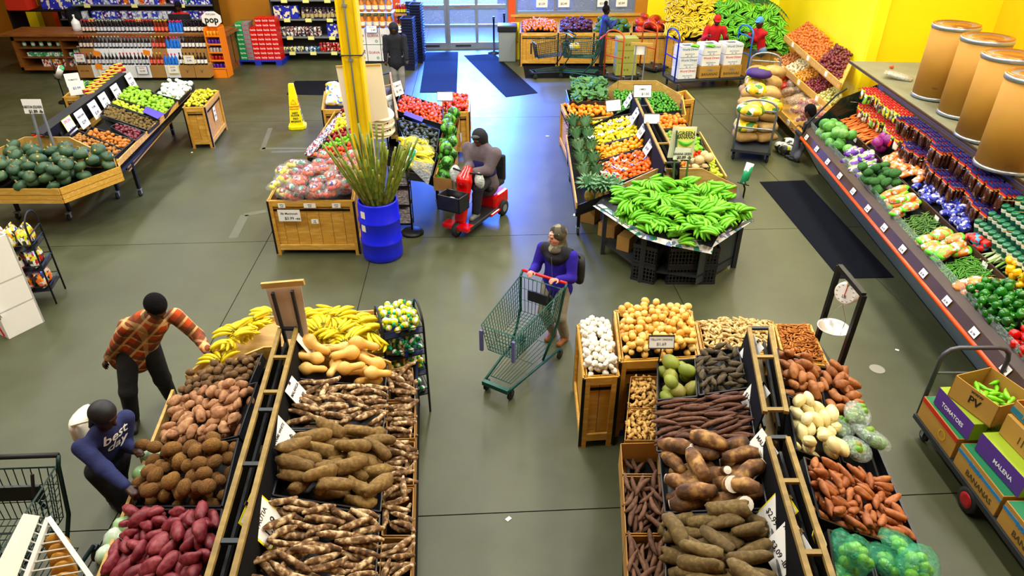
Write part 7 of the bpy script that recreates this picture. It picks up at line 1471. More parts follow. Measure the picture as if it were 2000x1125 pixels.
for x, z in ((-11.2, .74), (-11.25, .40), (-9.85, .76), (-10.9, .32)): o = MB().box((0, 0, 0), (.18, .004, .14)).build('orange_tag', ORANGEP); o.location = (x, 19.01, z); o.rotation_euler = (0, .2, 0); tag(o, 'bright orange paper tag on the bottle display', 'tag', 'orange tags')
# pop rack
c = P(432, 152); t = thing('pop_can_rack', 'narrow orange can rack topped by a white pop sign', 'rack', (c.x, c.y+.1, 0)); OR_ = mat('rack_orange', 'f0921e', rough=.5)
for x in (-.2, .2): mb = MB(); mb.bb((x-.012, -.1, 0), (x+.012, .3, 1.32)); mb.build('side_panel', OR_, t, world=False)
mb = MB(); mb.bb((-.2, .28, 0), (.2, .3, 1.35)); mb.build('back_panel', OR_, t, world=False); mb = MB(); mb.bb((-.2, -.1, 0), (.2, -.08, .24)); mb.build('front_panel', OR_, t, world=False)
X = Matrix.Translation((0, .10, 1.52)) @ Matrix.Rotation(PI/2, 4, 'X'); mb = MB(); mb.prism([(.26*math.cos(a*PI/8)*(1+.08*(a % 2)), .19*math.sin(a*PI/8)*(1+.1*(a % 2))) for a in range(16)], -.01, .01, X); mb.build('sign_cloud', WHITE, t, world=False); text_mb('pop', .24, X @ Matrix.Translation((0, -.02, .014)), width=.4, bold=.03).build('lettering', INK, t, world=False); text_mb('POPCORN', .06, X @ Matrix.Translation((0, .12, .014)), width=.25).build('lettering', INK, t, world=False)
for k, col in enumerate(('5a28a0', 'b02018', 'b8b0a8', '5a28a0', 'd89a20')):
    z = .24+.215*k; mb = MB(); mb.bb((-.19, -.1, z-.012), (.19, .28, z)); mb.build('shelf', OR_, t, world=False); mb = MB(); mb.bb((-.19, -.105, z), (.19, -.095, z+.035)); mb.build('shelf_lip', OR_, t, world=False)
    cm = MB().lathe([(.036, 0), (.04, .01), (.04, .12), (.03, .13)], 10).mesh('pop_can', mat('can_'+str(k), col, rough=.3), True); rowof('pop_can', cm, (c.x-.14, c.y+.08, z+.001), (c.x+.14, c.y+.08, z+.001), 4, 'small can on the orange pop rack, shelf of '+['purple cans', 'red cans', 'silver cans', 'upper purple cans', 'gold cans'][k], 'can', 'cans on the pop rack')
# shelves behind the counter
gondola('dark wall shelf of small packets behind the checkout', -13.6, -8.9, 21.75, (1.15, 1.55, 1.95, 2.35), BLACKM, .4, 2.8)
sb = [box_mesh('packet_box', (.13, .16, .20), multi('packet_'+str(i), cs, 16)) for i, cs in enumerate((['3040b0', 'e8e8f0', '5060d0'], ['c03030', 'f0e8e0', 'e08030'], ['e8e8ec', '8898c8', 'd0d4e0'], ['208050', 'e0e8e0', '204080'], ['7040a0', 'e8d8f0', '303060']))]
for z in (1.15, 1.55, 1.95):
    for i in range(30):
        if RNG.random() < .14: continue
        o = bpy.data.objects.new('packet_box', sb[int(RNG.integers(5)) if z > 1.2 else int(RNG.integers(3))*2]); COL.objects.link(o); o.location = (-13.5+.153*i, 21.9, z); tag(o, 'small printed packet on the wall shelf behind the checkout', 'packet', 'packets behind the checkout')
t = thing('checkout_monitor', 'flat black monitor on the checkout counter', 'monitor', (-9.3, y0+.5, 1.12)); mb = MB(); mb.box((0, 0, .28), (.62, .03, .28)); mb.build('screen', BLACKP, t, world=False, bevel=.01); mb = MB(); mb.box((0, .03, .08), (.06, .03, .2)); mb.box((0, .03, .01), (.25, .16, .02)); mb.build('stand', BLACKM, t, world=False)
wbox(-14.3, 21.3, 1.5, (.6, .5, .4), 0, 'red and brown carton on the dark rack behind the counter', RED2, group='rack cartons'); wbox(-13.4, 21.5, 1.5, (.6, .5, .4), 0, 'blue and white carton on the dark rack behind the counter', PK['blue_box_print'], group='rack cartons')
t = thing('dark_storage_rack', 'dark metal rack behind the end of the counter', 'rack', (-13.9, 21.5, 0))
for x in (-14.7, -13.0): mb = MB(); mb.bb((x-.03, 21.2, 0), (x+.03, 21.9, 1.5)); mb.build('upright', BLACKM, t)
mb = MB(); mb.bb((-14.7, 21.2, 1.44), (-13.0, 21.9, 1.49)); mb.build('shelf', BLACKM, t)
# ================================================================== people (smooth distance-field bodies)
import openvdb
def sdf_mesh(name, prims, h, m):
    pts = np.array([list(p[0]) for p in prims]+[list(p[1]) for p in prims]); rm = max(max(p[2], p[3]) for p in prims)*1.6+.05
    lo = pts.min(0)-rm; n = np.ceil((pts.max(0)+rm-lo)/h).astype(int)+1; A = np.full(n, 1.0, np.float32)
    for a, b, r0, r1, k, fl in [(p+(None,))[:6] for p in prims]:
        a, b = np.array(a, float), np.array(b, float); R = max(r0, r1)*(1.45)+.06
        i0 = np.maximum(((np.minimum(a, b)-R-lo)/h).astype(int), 0); i1 = np.minimum(((np.maximum(a, b)+R-lo)/h).astype(int)+2, n)
        ax = [lo[q]+h*np.arange(i0[q], i1[q]) for q in range(3)]; X, Y, Z = np.meshgrid(*ax, indexing='ij')
        d = b-a; L2 = max(d @ d, 1e-9); t = np.clip(((X-a[0])*d[0]+(Y-a[1])*d[1]+(Z-a[2])*d[2])/L2, 0, 1)
        vx, vy, vz = X-a[0]-t*d[0], Y-a[1]-t*d[1], Z-a[2]-t*d[2]
        if fl is not None:
            f, s = fl; q = (vx*f[0]+vy*f[1]+vz*f[2])*(1/s-1); vx += q*f[0]; vy += q*f[1]; vz += q*f[2]
        D_ = np.sqrt(vx*vx+vy*vy+vz*vz)-(r0+(r1-r0)*t); S = A[i0[0]:i1[0], i0[1]:i1[1], i0[2]:i1[2]]
        hh = np.clip(.5+.5*(D_-S)/k, 0, 1); S[...] = D_*(1-hh)+S*hh-k*hh*(1-hh)
    g = openvdb.FloatGrid(1.0); g.copyFromArray(A); v, tr, qd = g.convertToPolygons(0.0, 0.0)
    me = bpy.data.meshes.new(name); me.from_pydata((v*h+lo).tolist(), [], [tuple(reversed(q)) for q in qd.tolist()]+[tuple(reversed(q)) for q in tr.tolist()])
    me.materials.append(m); me.polygons.foreach_set('use_smooth', [True]*len(me.polygons)); me.update()
    bm = bmesh.new(); bm.from_mesh(me); bmesh.ops.recalc_face_normals(bm, faces=bm.faces); bm.to_mesh(me); bm.free(); return me
def ik(a, c, l1, l2, hint):
    d = c-a; L = min(d.length, (l1+l2)*.999); u = d.normalized(); x = (L*L+l1*l1-l2*l2)/(2*L); y = math.sqrt(max(0, l1*l1-x*x)); h = hint-u*hint.dot(u)
    return a+u*x+(h.normalized()*y if h.length > 1e-5 else Vector((0, 0, 0)))
UP = Vector((0, 0, 1))
SKIN = {'brown': mat('skin_brown', '5a3522', '4c2b1a', rough=.5, scale=4, rnd=0), 'dark': mat('skin_dark', '3c2216', '33190f', rough=.45, scale=4, rnd=0), 'fair': mat('skin_fair', 'd8a48c', 'cc9480', rough=.5, scale=4, rnd=0)}
HAIRB = mat('black_hair', '0a090a', '161415', rough=.95, scale=40, bump=1, bscale=70, spec=.15)
def person(label, hip, f, H, skin, top, pants, shoes, wr, wl, ar, al, lean=0., side=0., hf=None, nod=0., hair='short', hairm=HAIRB, hairname='hair', h=.014, bulk=1., coat=0., eh=None, shl=1.0):
    k = H/1.7; hip = Vector(hip); f = Vector(f).normalized(); r = f.cross(UP); hf = Vector(hf or f).normalized()
    ud = (UP*math.cos(lean)+f*math.sin(lean)+r*side).normalized(); fw = f-ud*f.dot(ud); fw.normalize()
    neck = hip+ud*.50*k; hd_up = (UP*math.cos(lean*.5+nod)+hf*math.sin(lean*.5+nod)).normalized(); face = (hf-hd_up*hf.dot(hd_up)).normalized(); head = neck+ud*.045*k+hd_up*.122*k; hr_ = face.cross(hd_up)
    S = {s: hip+ud*.44*k+r*(s*.185*k*shl*bulk) for s in (1, -1)}; HJ = {s: hip+r*(s*.095*k)-UP*.02 for s in (1, -1)}; W = {1: Vector(wr), -1: Vector(wl)}; An = {1: Vector(ar), -1: Vector(al)}
    E_ = {s: ik(S[s], W[s], .28*k, .25*k, eh or (r*s*.3-fw*.35-UP*.9)) for s in (1, -1)}
    for s in (1, -1):
        if (W[s]-S[s]).length > .53*k: W[s] = S[s]+(W[s]-S[s]).normalized()*.53*k
    Kn = {s: ik(HJ[s], An[s], .42*k, .41*k, f+r*s*.15) for s in (1, -1)}
    t = thing('person', label, 'person', (hip.x, hip.y, 0)); B = bulk; b_ = min(B, 1.08); FL = (tuple(fw), .66)
    P_ = [(hip, hip+ud*.2*k, .125*k, .11*k, .05, FL), (hip+ud*.2*k, hip+ud*.38*k, .11*k, .135*k, .05, FL), (neck-ud*.06*k, neck+ud*.09*k, .055*k, .05*k, .03), (head-hd_up*.01*k-face*.012*k, head+hd_up*.03*k-face*.012*k, .094*k, .092*k, .02, (tuple(hr_), .84)),
          (head-hd_up*.07*k+face*.045*k, head-hd_up*.04*k+face*.035*k, .045*k, .06*k, .03), (head+face*.085*k+hd_up*.02*k, head+face*.108*k-hd_up*.022*k, .009*k, .015*k, .014), (head+face*.082*k-hd_up*.055*k-hr_*.018*k, head+face*.082*k-hd_up*.055*k+hr_*.018*k, .01*k, .01*k, .01), (head+face*.082*k+hd_up*.03*k-hr_*.03*k, head+face*.082*k+hd_up*.03*k+hr_*.03*k, .012*k, .012*k, .02)]
    T_ = [(hip-ud*(.02+coat)*k, hip+ud*.2*k, .15*k*B+.045*(coat > 0), .135*k*B, .05, FL), (hip+ud*.2*k, hip+ud*.39*k, .135*k*B, .15*k*B, .05, FL), (neck-ud*.035*k, neck+ud*.005*k, .075*k, .062*k, .04)]
    L_ = [(hip-UP*.03, hip+ud*.06*k, .135*k*B, .13*k*B, .04, FL)]
    for s in (1, -1):
        P_ += [(S[s], E_[s], .046*k, .038*k, .03), (E_[s], W[s], .038*k, .027*k, .02), (HJ[s], Kn[s], .08*k, .05*k, .04), (Kn[s], An[s], .05*k, .036*k, .03), (head+hr_*s*.078*k-hd_up*.018*k, head+hr_*s*.082*k+hd_up*.015*k, .012*k, .014*k, .01)]
        hd = (W[s]-E_[s]).normalized(); pn = (UP*-1-hd*hd.dot(UP*-1)); pn = pn.normalized() if pn.length > .1 else fw; sd = hd.cross(pn); q = k*1.05; p0 = W[s]+hd*.02*q; p1 = W[s]+hd*.085*q
        P_ += [(p0, p1, .03*q, .034*q, .012, (tuple(pn), .5))]
        for i in range(4):
            b0 = p1+sd*(.025-.0167*i)*q; ln = (.05, .058, .054, .042)[i]*q; m1 = b0+(hd*.85+pn*.45).normalized()*ln*.6; P_ += [(b0, m1, .0092*q, .0085*q, .004), (m1, m1+(hd*.35+pn*.9).normalized()*ln*.6, .0085*q, .007*q, .004)]
        tb = p0+sd*.024*q*(1 if s < 0 else 1)+hd*.01*q; tm = tb+(hd*.6+sd*.75+pn*.3).normalized()*.035*q; P_ += [(tb, tm, .0115*q, .010*q, .006), (tm, tm+(hd*.9+pn*.5).normalized()*.03*q, .010*q, .008*q, .004)]
        T_ += [(S[s], E_[s], .068*k*B, .056*k*B, .045), (E_[s], W[s]-hd*.012, .056*k*B, .042*k*B, .03)]
        L_ += [(HJ[s], Kn[s], .098*k*b_, .075*k*b_, .04), (Kn[s], An[s]+UP*.02, .075*k*b_, .062*k*b_, .03)]
        ft = f if abs(An[s].z) < .25 else f; sh = sdf_mesh('shoe', [(An[s]-UP*.05-ft*.03, An[s]-UP*.055+ft*.15*k, .045*k, .04*k, .03), (An[s]-UP*.0, An[s]-UP*.04, .046*k, .048*k, .03)], .011, shoes); link('shoe', sh, t)
    link('body', sdf_mesh('body', P_, min(h, .0085) if h < .013 else .011, SKIN[skin]), t); tm_ = link('top', sdf_mesh('top', T_, h, top), t); link('trousers', sdf_mesh('trousers', L_, h, pants), t)
    for s in (1, -1): mb = MB(); e = head+face*.083*k+hd_up*.012*k+hr_*s*.032*k; mb.blob(e, (.011*k, .011*k, .008*k), 8, 6); mb.build('eye', INK, t, True)
    if hair == 'short': q = [(head+hd_up*.035*k-face*.03*k, head+hd_up*.045*k-face*.01*k, .1*k, .1*k, .02, (tuple(hr_), .88)), (head-face*.055*k-hd_up*.03*k, head-face*.03*k+hd_up*.05*k, .075*k, .09*k, .03), (head+hd_up*.085*k+face*.02*k, head+hd_up*.085*k+face*.05*k, .04*k, .035*k, .03)]
    elif hair == 'cap': q = [(head+hd_up*.05*k-face*.015*k, head+hd_up*.06*k-face*.01*k, .1*k, .098*k, .02, (tuple(hr_), .9)), (head+hd_up*.055*k+face*.07*k-hr_*.03*k, head+hd_up*.055*k+face*.07*k+hr_*.03*k, .05*k, .05*k, .02, (tuple(hd_up), .3))]
    elif hair == 'bun': q = [(head+hd_up*.03*k-face*.03*k, head+hd_up*.045*k-face*.015*k, .1*k, .1*k, .02), (head+hd_up*.13*k-face*.04*k, head+hd_up*.2*k-face*.04*k, .05*k, .055*k, .02)]
    elif hair == 'scarf': q = [(head+hd_up*.035*k-face*.035*k, head+hd_up*.03*k-face*.03*k, .106*k, .106*k, .02), (head-face*.06*k, neck-fw*.04*k+ud*.03*k, .07*k, .1*k, .05), (neck+ud*.005*k-fw*.03*k, neck+ud*.0*k+fw*.045*k, .1*k, .09*k, .05, (tuple(ud), .55))]
    elif hair == 'durag': q = [(head+hd_up*.035*k-face*.025*k, head+hd_up*.035*k-face*.015*k, .103*k, .102*k, .02), (head-face*.08*k-hd_up*.02*k, head-face*.10*k-hd_up*.22*k, .05*k, .03*k, .03)]
    elif hair == 'hood': q = [(head+hd_up*.035*k-face*.04*k, head+hd_up*.02*k-face*.04*k, .118*k, .122*k, .02), (head-face*.06*k-hd_up*.05*k, neck-fw*.03*k, .1*k, .11*k, .05)]
    link(hairname, sdf_mesh(hairname, q, .012, hairm), t)
    return dict(t=t, hip=hip, ud=ud, fw=fw, r=r, neck=neck, head=head, S=S, E=E_, W=W, k=k, face=face, hu=hd_up, top=tm_)
def plaid():
    m = bpy.data.materials.new('orange_plaid'); m.use_nodes = True; nt = m.node_tree; N, L = nt.nodes.new, nt.links.new; b = nt.nodes['Principled BSDF']; b.inputs['Roughness'].default_value = .85; tc = N('ShaderNodeTexCoord'); cur = None
    mp = N('ShaderNodeMapping'); mp.inputs['Rotation'].default_value = (0, .75, .3); L(tc.outputs['Object'], mp.inputs[0])
    base = N('ShaderNodeRGB'); base.outputs[0].default_value = lin('c8581c'); cur = base.outputs[0]
    for d in ('X', 'Z', 'Y'):
        for sc, ph, pos, col, fac in ((2.4, 0, .62, '4a3c24', .62), (2.4, 1.6, .93, 'e8c890', .75)):
            if d == 'Y': sc *= .9
            w_ = N('ShaderNodeTexWave'); w_.bands_direction = d; w_.inputs['Scale'].default_value = sc; w_.inputs['Phase Offset'].default_value = ph; L(mp.outputs[0], w_.inputs['Vector']); g = N('ShaderNodeMath'); g.operation = 'GREATER_THAN'; g.inputs[1].default_value = pos; L(w_.outputs['Fac'], g.inputs[0]); ml = N('ShaderNodeMath'); ml.operation = 'MULTIPLY'; ml.inputs[1].default_value = fac*(.5 if d == 'Y' else 1); L(g.outputs[0], ml.inputs[0])
            x = N('ShaderNodeMix'); x.data_type = 'RGBA'; L(ml.outputs[0], x.inputs[0]); L(cur, x.inputs[6]); x.inputs[7].default_value = lin(col); cur = x.outputs[2]
    L(cur, b.inputs['Base Color']); return m
def cloth(n, a, b=None): return mat(n, a, b or a, rough=.85, scale=9, bump=1, bscale=11, rnd=0)
BLK = cloth('black_cloth', '0e0e10', '161618'); BSH = mat('black_shoe', '121214', rough=.5); NAVY = cloth('navy_sweat', '1a2350', '222c5c'); REDC = cloth('red_sweat', 'c0141c', 'b01018')
PURC = cloth('purple_fleece', '2c1290', '3418a4'); GRYC = cloth('grey_jacket', '5c5258', '6a6066'); KHAK = cloth('khaki', '8a8474', '968f80'); JEAN = cloth('blue_jeans', '6a86a8', '7c96b4'); TRK = cloth('grey_track', '5c5e68', '686a74')
def A(u, v, z=.08): p = P(u, v, 0); return Vector((p.x, p.y, z))
# --- shopper reaching for bananas
w1 = person('man in an orange plaid shirt bending to reach the bananas', (-3.70, 5.46, .90), (.38, -.9, 0), 1.72, 'brown', plaid(), BLK, BSH, P(204, 712, .74), P(404, 684, .97), A(264, 828), A(338, 786), lean=.42, side=-.56, hf=(.8, -.6, 0), nod=.45, h=.012, bulk=1.12, coat=.16, hair='short')
mb = MB(); mb.tube([w1['neck']+w1['r']*x*.07+w1['fw']*(.045 if abs(x) < 1 else .0)+w1['ud']*.02 for x in (-1, -.5, 0, .5, 1)], .016, 6); mb.build('pink_collar', mat('pink_collar', 'd83060', rough=.7), w1['t'], True)
# --- shopper choosing coconuts
w2 = person('woman in a navy slogan sweatshirt and black head wrap picking coconuts', (-3.30, 4.02, .80), (.88, -.47, 0), 1.58, 'dark', NAVY, BLK, BSH, P(266, 968, .98), P(262, 878, 1.02), A(262, 1020), A(228, 985), lean=.36, hf=(.95, -.3, 0), nod=.25, h=.012, bulk=1.08, hair='durag', hairm=mat('black_wrap', '0e1014', rough=.6), hairname='head_wrap', eh=Vector((-.2, -.2, -1)))
c = w2['W'][-1]+Vector((.07, .02, .0))
for k in range(2): o = bpy.data.objects.new('held_coconut', KND['coconut'][0][k]); COL.objects.link(o); o.location = c+Vector((.10*k, -.02*k, .03)); tag(o, 'brown coconut held by the navy sweatshirt woman', 'coconut', 'held coconuts')
def on_cloth(txt, size, c, ex, ey, n, t, ink, shear=0):
    from mathutils.bvhtree import BVHTree
    me = t['top'].data; bv = BVHTree.FromPolygons([v.co for v in me.vertices], [p.vertices for p in me.polygons]); X = frame(c, ex, ey); nz = Vector(n).normalized(); mb = text_mb(txt, size, X, shear=shear, bold=.015, th=.0002); ds = []
    for v in mb.v: h_ = bv.ray_cast(Vector(v)+nz*.3, -nz); ds.append((h_[0]-Vector(v)).dot(nz) if h_[0] is not None else 9)
    md = sorted(ds)[len(ds)//2]; vs = [Vector(v)+nz*((q if abs(q-md) < .05 else md)+.006) for v, q in zip(mb.v, ds)]
    m2 = MB(); m2.add(vs, mb.f); m2.build('lettering', ink, t['top'])
for k, tx in enumerate(('best', 'day')): on_cloth(tx, .13, w2['hip']+w2['ud']*(.43-.10*k)+w2['fw']*.1+w2['r']*-.03, -w2['r'] if (w2['r'].cross(w2['ud'])).dot(w2['fw']) < 0 else w2['r'], w2['ud'], w2['fw']+UP*.5, w2, WHITE, .25)
t = thing('white_shoulder_bag', 'white shoulder bag on the back of the navy sweatshirt woman', 'bag', tuple(w2['hip']-w2['fw']*.2)); c = w2['hip']+w2['ud']*.28-w2['fw']*.24; mb = MB(); mb.blob(c, (.06, .15, .12), 12, 8, None, lambda d: .86/max(abs(d.x), abs(d.y), abs(d.z), .7)); mb.build('bag_body', CREAM, t, True); mb = MB(); mb.tube([c+Vector((0, .13, .08)), w2['neck']-w2['r']*.12+UP*.05, c+Vector((0, -.12, .1))], .012, 6); mb.build('strap', CREAM, t)
# --- woman with the cart
fp = Vector((-.53, -.85, 0)).normalized(); CARTX = frame((.12, 6.24, 0), fp.cross(UP), fp)
def CartP(x, y, z): return CARTX @ Vector((-x, y, z))
w3 = person('woman in a purple fleece and camouflage head scarf pushing a cart', (.53, 6.90, .80), fp, 1.56, 'fair', PURC, KHAK, mat('tan_shoe', '8a5a30', rough=.5), CartP(-.17, -.47, 1.03), CartP(.17, -.47, 1.03), (.50, 6.92, .08), (.64, 6.82, .08), lean=.06, hf=(-.95, -.55, 0), nod=.12, h=.011, bulk=1.12, hair='scarf', hairm=multi('camo_scarf', ['4a4838', '6a6650', '302f28', '88846c', '545040'], 15, .8, kind='EUCLIDEAN'), hairname='head_scarf', coat=.04)
mb = MB(); yk = sdf_mesh('yoke', [(w3['S'][1]*.9+w3['S'][-1]*.1, w3['S'][-1]*.9+w3['S'][1]*.1, .08, .08, .03, (tuple(w3['fw']), 1.0)), (w3['neck']-w3['ud']*.08, w3['neck']-w3['ud']*.03, .15, .10, .04, (tuple(w3['fw']), .9))], .012, cloth('yoke_black', '14161e')); link('dark_yoke', yk, w3['t'])
mb = MB(); mb.tube([w3['hip']+w3['ud']*(.04+.06*i)+w3['fw']*(.112+.004*i) for i in range(7)], .004, 5); mb.build('zip', GREYM, w3['t']); mb = MB(); hp = w3['head']+w3['hu']*.055+w3['face']*.045; mb.tube([hp-w3['face'].cross(w3['hu'])*.075-w3['face']*.04, hp+w3['face']*.034, hp+w3['face'].cross(w3['hu'])*.075-w3['face']*.04], .014, 6); mb.build('pink_headband', mat('pale_pink', 'e0b8ac', rough=.8), w3['t'], True)
t = thing('black_shoulder_bag', 'black shoulder bag behind the purple fleece', 'bag', (.8, 7.05, .8)); c = w3['hip']+w3['ud']*.16-w3['r']*.0+Vector((.26, .02, 0)); mb = MB(); mb.blob(c, (.07, .13, .17), 12, 8, None, lambda d: .86/max(abs(d.x), abs(d.y), abs(d.z), .7)); mb.build('bag_body', BLK, t, True); mb = MB(); mb.tube([c+UP*.15, w3['S'][-1]+UP*.075 if w3['S'][-1].x > w3['S'][1].x else w3['S'][1]+UP*.075], .012, 6); mb.build('strap', BLK, t)
# --- man on the mobility scooter
sf = Vector((-.48, -.88, 0)).normalized(); sr = sf.cross(UP); so = Vector((-.62, 10.1, 0))
def Sc(a, b, z): return so+sf*a+sr*b+UP*z
w4 = person('man in a grey and navy hooded jacket seated on the red scooter', Sc(-.32, 0, .70), sf, 1.72, 'brown', GRYC, cloth('dark_trousers', '1a1c2c'), mat('grey_shoe', '6a6a66', rough=.6), Sc(.06, .08, .93), Sc(.06, -.08, .93), Sc(.12, .12, .27), Sc(.12, -.12, .27), lean=.08, nod=.45, h=.012, bulk=1.5, shl=.9, coat=.06, hair='hood', hairm=cloth('black_hood', '15161c'), hairname='hood', eh=Vector((.3, .2, -.9)))
yk = sdf_mesh('chest', [(w4['hip']+w4['ud']*.10, w4['hip']+w4['ud']*.25, .235, .225, .03, (tuple(w4['fw']), .70))], .012, cloth('navy_chest', '1c1a5c')); link('navy_chest_panel', yk, w4['t'])
mb = MB(); q = w4['head']+w4['hu']*.10+w4['face']*.06; mb.blob(q, (.075, .04, .03), 10, 7); mb.build('fur_brim', cloth('grey_fur', '4c4e50'), w4['t'], True)
t = thing('mobility_scooter', 'red mobility scooter with a black front basket', 'scooter', tuple(so)); RS = mat('scooter_red', 'c80e18', rough=.25, coat=.5)
def sbox(nm, lo, hi, m, bv=.02): 
    X = frame(so, sf, -sr if False else UP.cross(sf)); mb = MB(); mb.bb(lo, hi, X); return mb.build(nm, m, t, bevel=bv)
sbox('floor_deck', (-.55, -.25, .13), (.50, .25, .19), BLACKP); sbox('red_skirt', (-.6, -.28, .12), (-.1, .28, .17), RS); sbox('front_nose', (.38, -.24, .12), (.58, .24, .2), RS); sbox('motor_cover', (-.75, -.24, .15), (-.3, .24, .40), RS, .05); sbox('seat', (-.62, -.24, .52), (-.15, .24, .60), BLK, .03); sbox('seat_back', (-.68, -.23, .56), (-.58, .23, 1.0), BLK, .03); sbox('seat_post', (-.45, -.06, .38), (-.33, .06, .54), DKGREY); 
sh = sdf_mesh('shroud', [(Sc(.40, 0, .25), Sc(.24, 0, .82), .10, .13, .04, (tuple(sf), .7)), (Sc(.26, 0, .84), Sc(.14, 0, .96), .12, .08, .04)], .014, RS); link('steering_shroud', sh, t); mb = MB(); mb.tube([Sc(.14, -.26, .95), Sc(.2, -.1, .96), Sc(.2, .1, .96), Sc(.14, .26, .95)], .016, 8); mb.build('handlebar', BLACKM, t, True)
sbox('front_basket', (.44, -.2, .50), (.72, .2, .52), BLACKP, 0)
for lo, hi in (((.44, -.2, .5), (.46, .2, .74)), ((.70, -.2, .5), (.72, .2, .74)), ((.44, -.2, .5), (.72, -.18, .74)), ((.44, .18, .5), (.72, .2, .74))): sbox('basket_side', lo, hi, BLACKP, 0)
mb = MB(); mb.blob(Sc(.57, .05, .62), (.09, .07, .05), 8, 6); mb.build('basket_papers', WHITE, t, True)
for a, b, r_ in ((.52, 0, .11), (-.52, .25, .13), (-.52, -.25, .13)): X = Matrix.Translation(Sc(a, b, r_)) @ frame((0, 0, 0), sf, UP); mb = MB(); mb.lathe([(r_*.55, -.04), (r_, -.035), (r_, .035), (r_*.55, .04)], 20, X); wh = mb.build('wheel', RUBBER, t, True); mb = MB(); mb.lathe([(.02, -.043), (r_*.5, -.042), (r_*.5, .042), (.02, .043)], 14, X); mb.build('wheel_hub', GREYM, wh)
for k, (a, b, z) in enumerate(((.12, -.2, .92), (.10, .26, .95))): o = MB().blob(Sc(a, b, z-.1), (.09, .10, .13), 12, 8, None, wob(k+2, .12)).build('grocery_bag', film('white_bag_film', 'e0ece8', .5), smooth=True); tag(o, ['thin white grocery bag on the scooter handlebar by the basket', 'thin white grocery bag in the seated man lap'][k], 'bag')
# --- people at the back
y = 20.7
person('woman in a blue top with hair in a bun reaching to the papayas', (2.62, y, .92), (1, .1, 0), 1.66, 'dark', cloth('blue_top', '2a3c80', '34488e'), cloth('dark_jeans', '14161f'), BSH, (3.0, y+.05, 1.25), (2.95, y+.25, 1.22), (2.62, y-.1, .08), (2.64, y+.12, .08), lean=.12, hair='bun', h=.015)
q0 = P(1380, 172, 0); y = 19.3
w6 = person('worker in a red sweatshirt and red cap unpacking green bananas', (5.45, y, .9), (-.1, -1, 0), 1.78, 'dark', REDC, BLK, BSH, (5.2, 18.95, 1.2), (5.7, 18.95, 1.2), (5.35, y, .08), (5.6, y, .08), lean=.25, nod=.4, hair='cap', hairm=REDC, hairname='red_cap', h=.015, bulk=1.1)
y = 18.75
w7 = person('worker in a red shirt and light blue cap leaning on the blue cart handle', (6.6, y, .92), (-.9, -.35, 0), 1.76, 'dark', cloth('red_tee', 'c0181c'), JEAN, BSH, (6.27, y-.1, 1.25), (6.25, y+.1, 1.28), A(1452, 140), A(1470, 136), lean=.30, nod=.1, hair='cap', hairm=cloth('sky_cap', '5a9ad0'), hairname='blue_cap', h=.015)
person('cashier in a red sweatshirt behind the checkout', (-9.6, 21.05, .95), (.1, -1, 0), 1.72, 'dark', REDC, BLK, BSH, (-9.75, 20.7, 1.16), (-9.4, 20.7, 1.16), (-9.7, 21.05, .08), (-9.5, 21.05, .08), lean=.1, nod=.3, h=.016)
person('person in a black hooded coat looking down beside the baskets', (-2.95, 17.9, .93), (.1, -1, 0), 1.70, 'dark', cloth('black_coat', '0e1018', '181b28'), cloth('pale_trousers', '8c8c8a'), BSH, (-3.2, 17.75, .80), (-2.66, 17.75, .80), (-3.03, 17.9, .08), (-2.85, 17.9, .08), nod=.5, hair='hood', hairm=cloth('black_coat', '0e1018'), hairname='hood', h=.015, bulk=1.2, coat=.12)
person('crouching shopper in grey track trousers at the end of the case', (6.0, 12.75, .42), (-.6, .8, 0), 1.7, 'brown', cloth('dark_jacket', '1c1d22'), TRK, BSH, (5.75, 13.15, .6), (5.55, 12.95, .6), A(1555, 316), A(1548, 312), lean=.7, hair='short', h=.015)
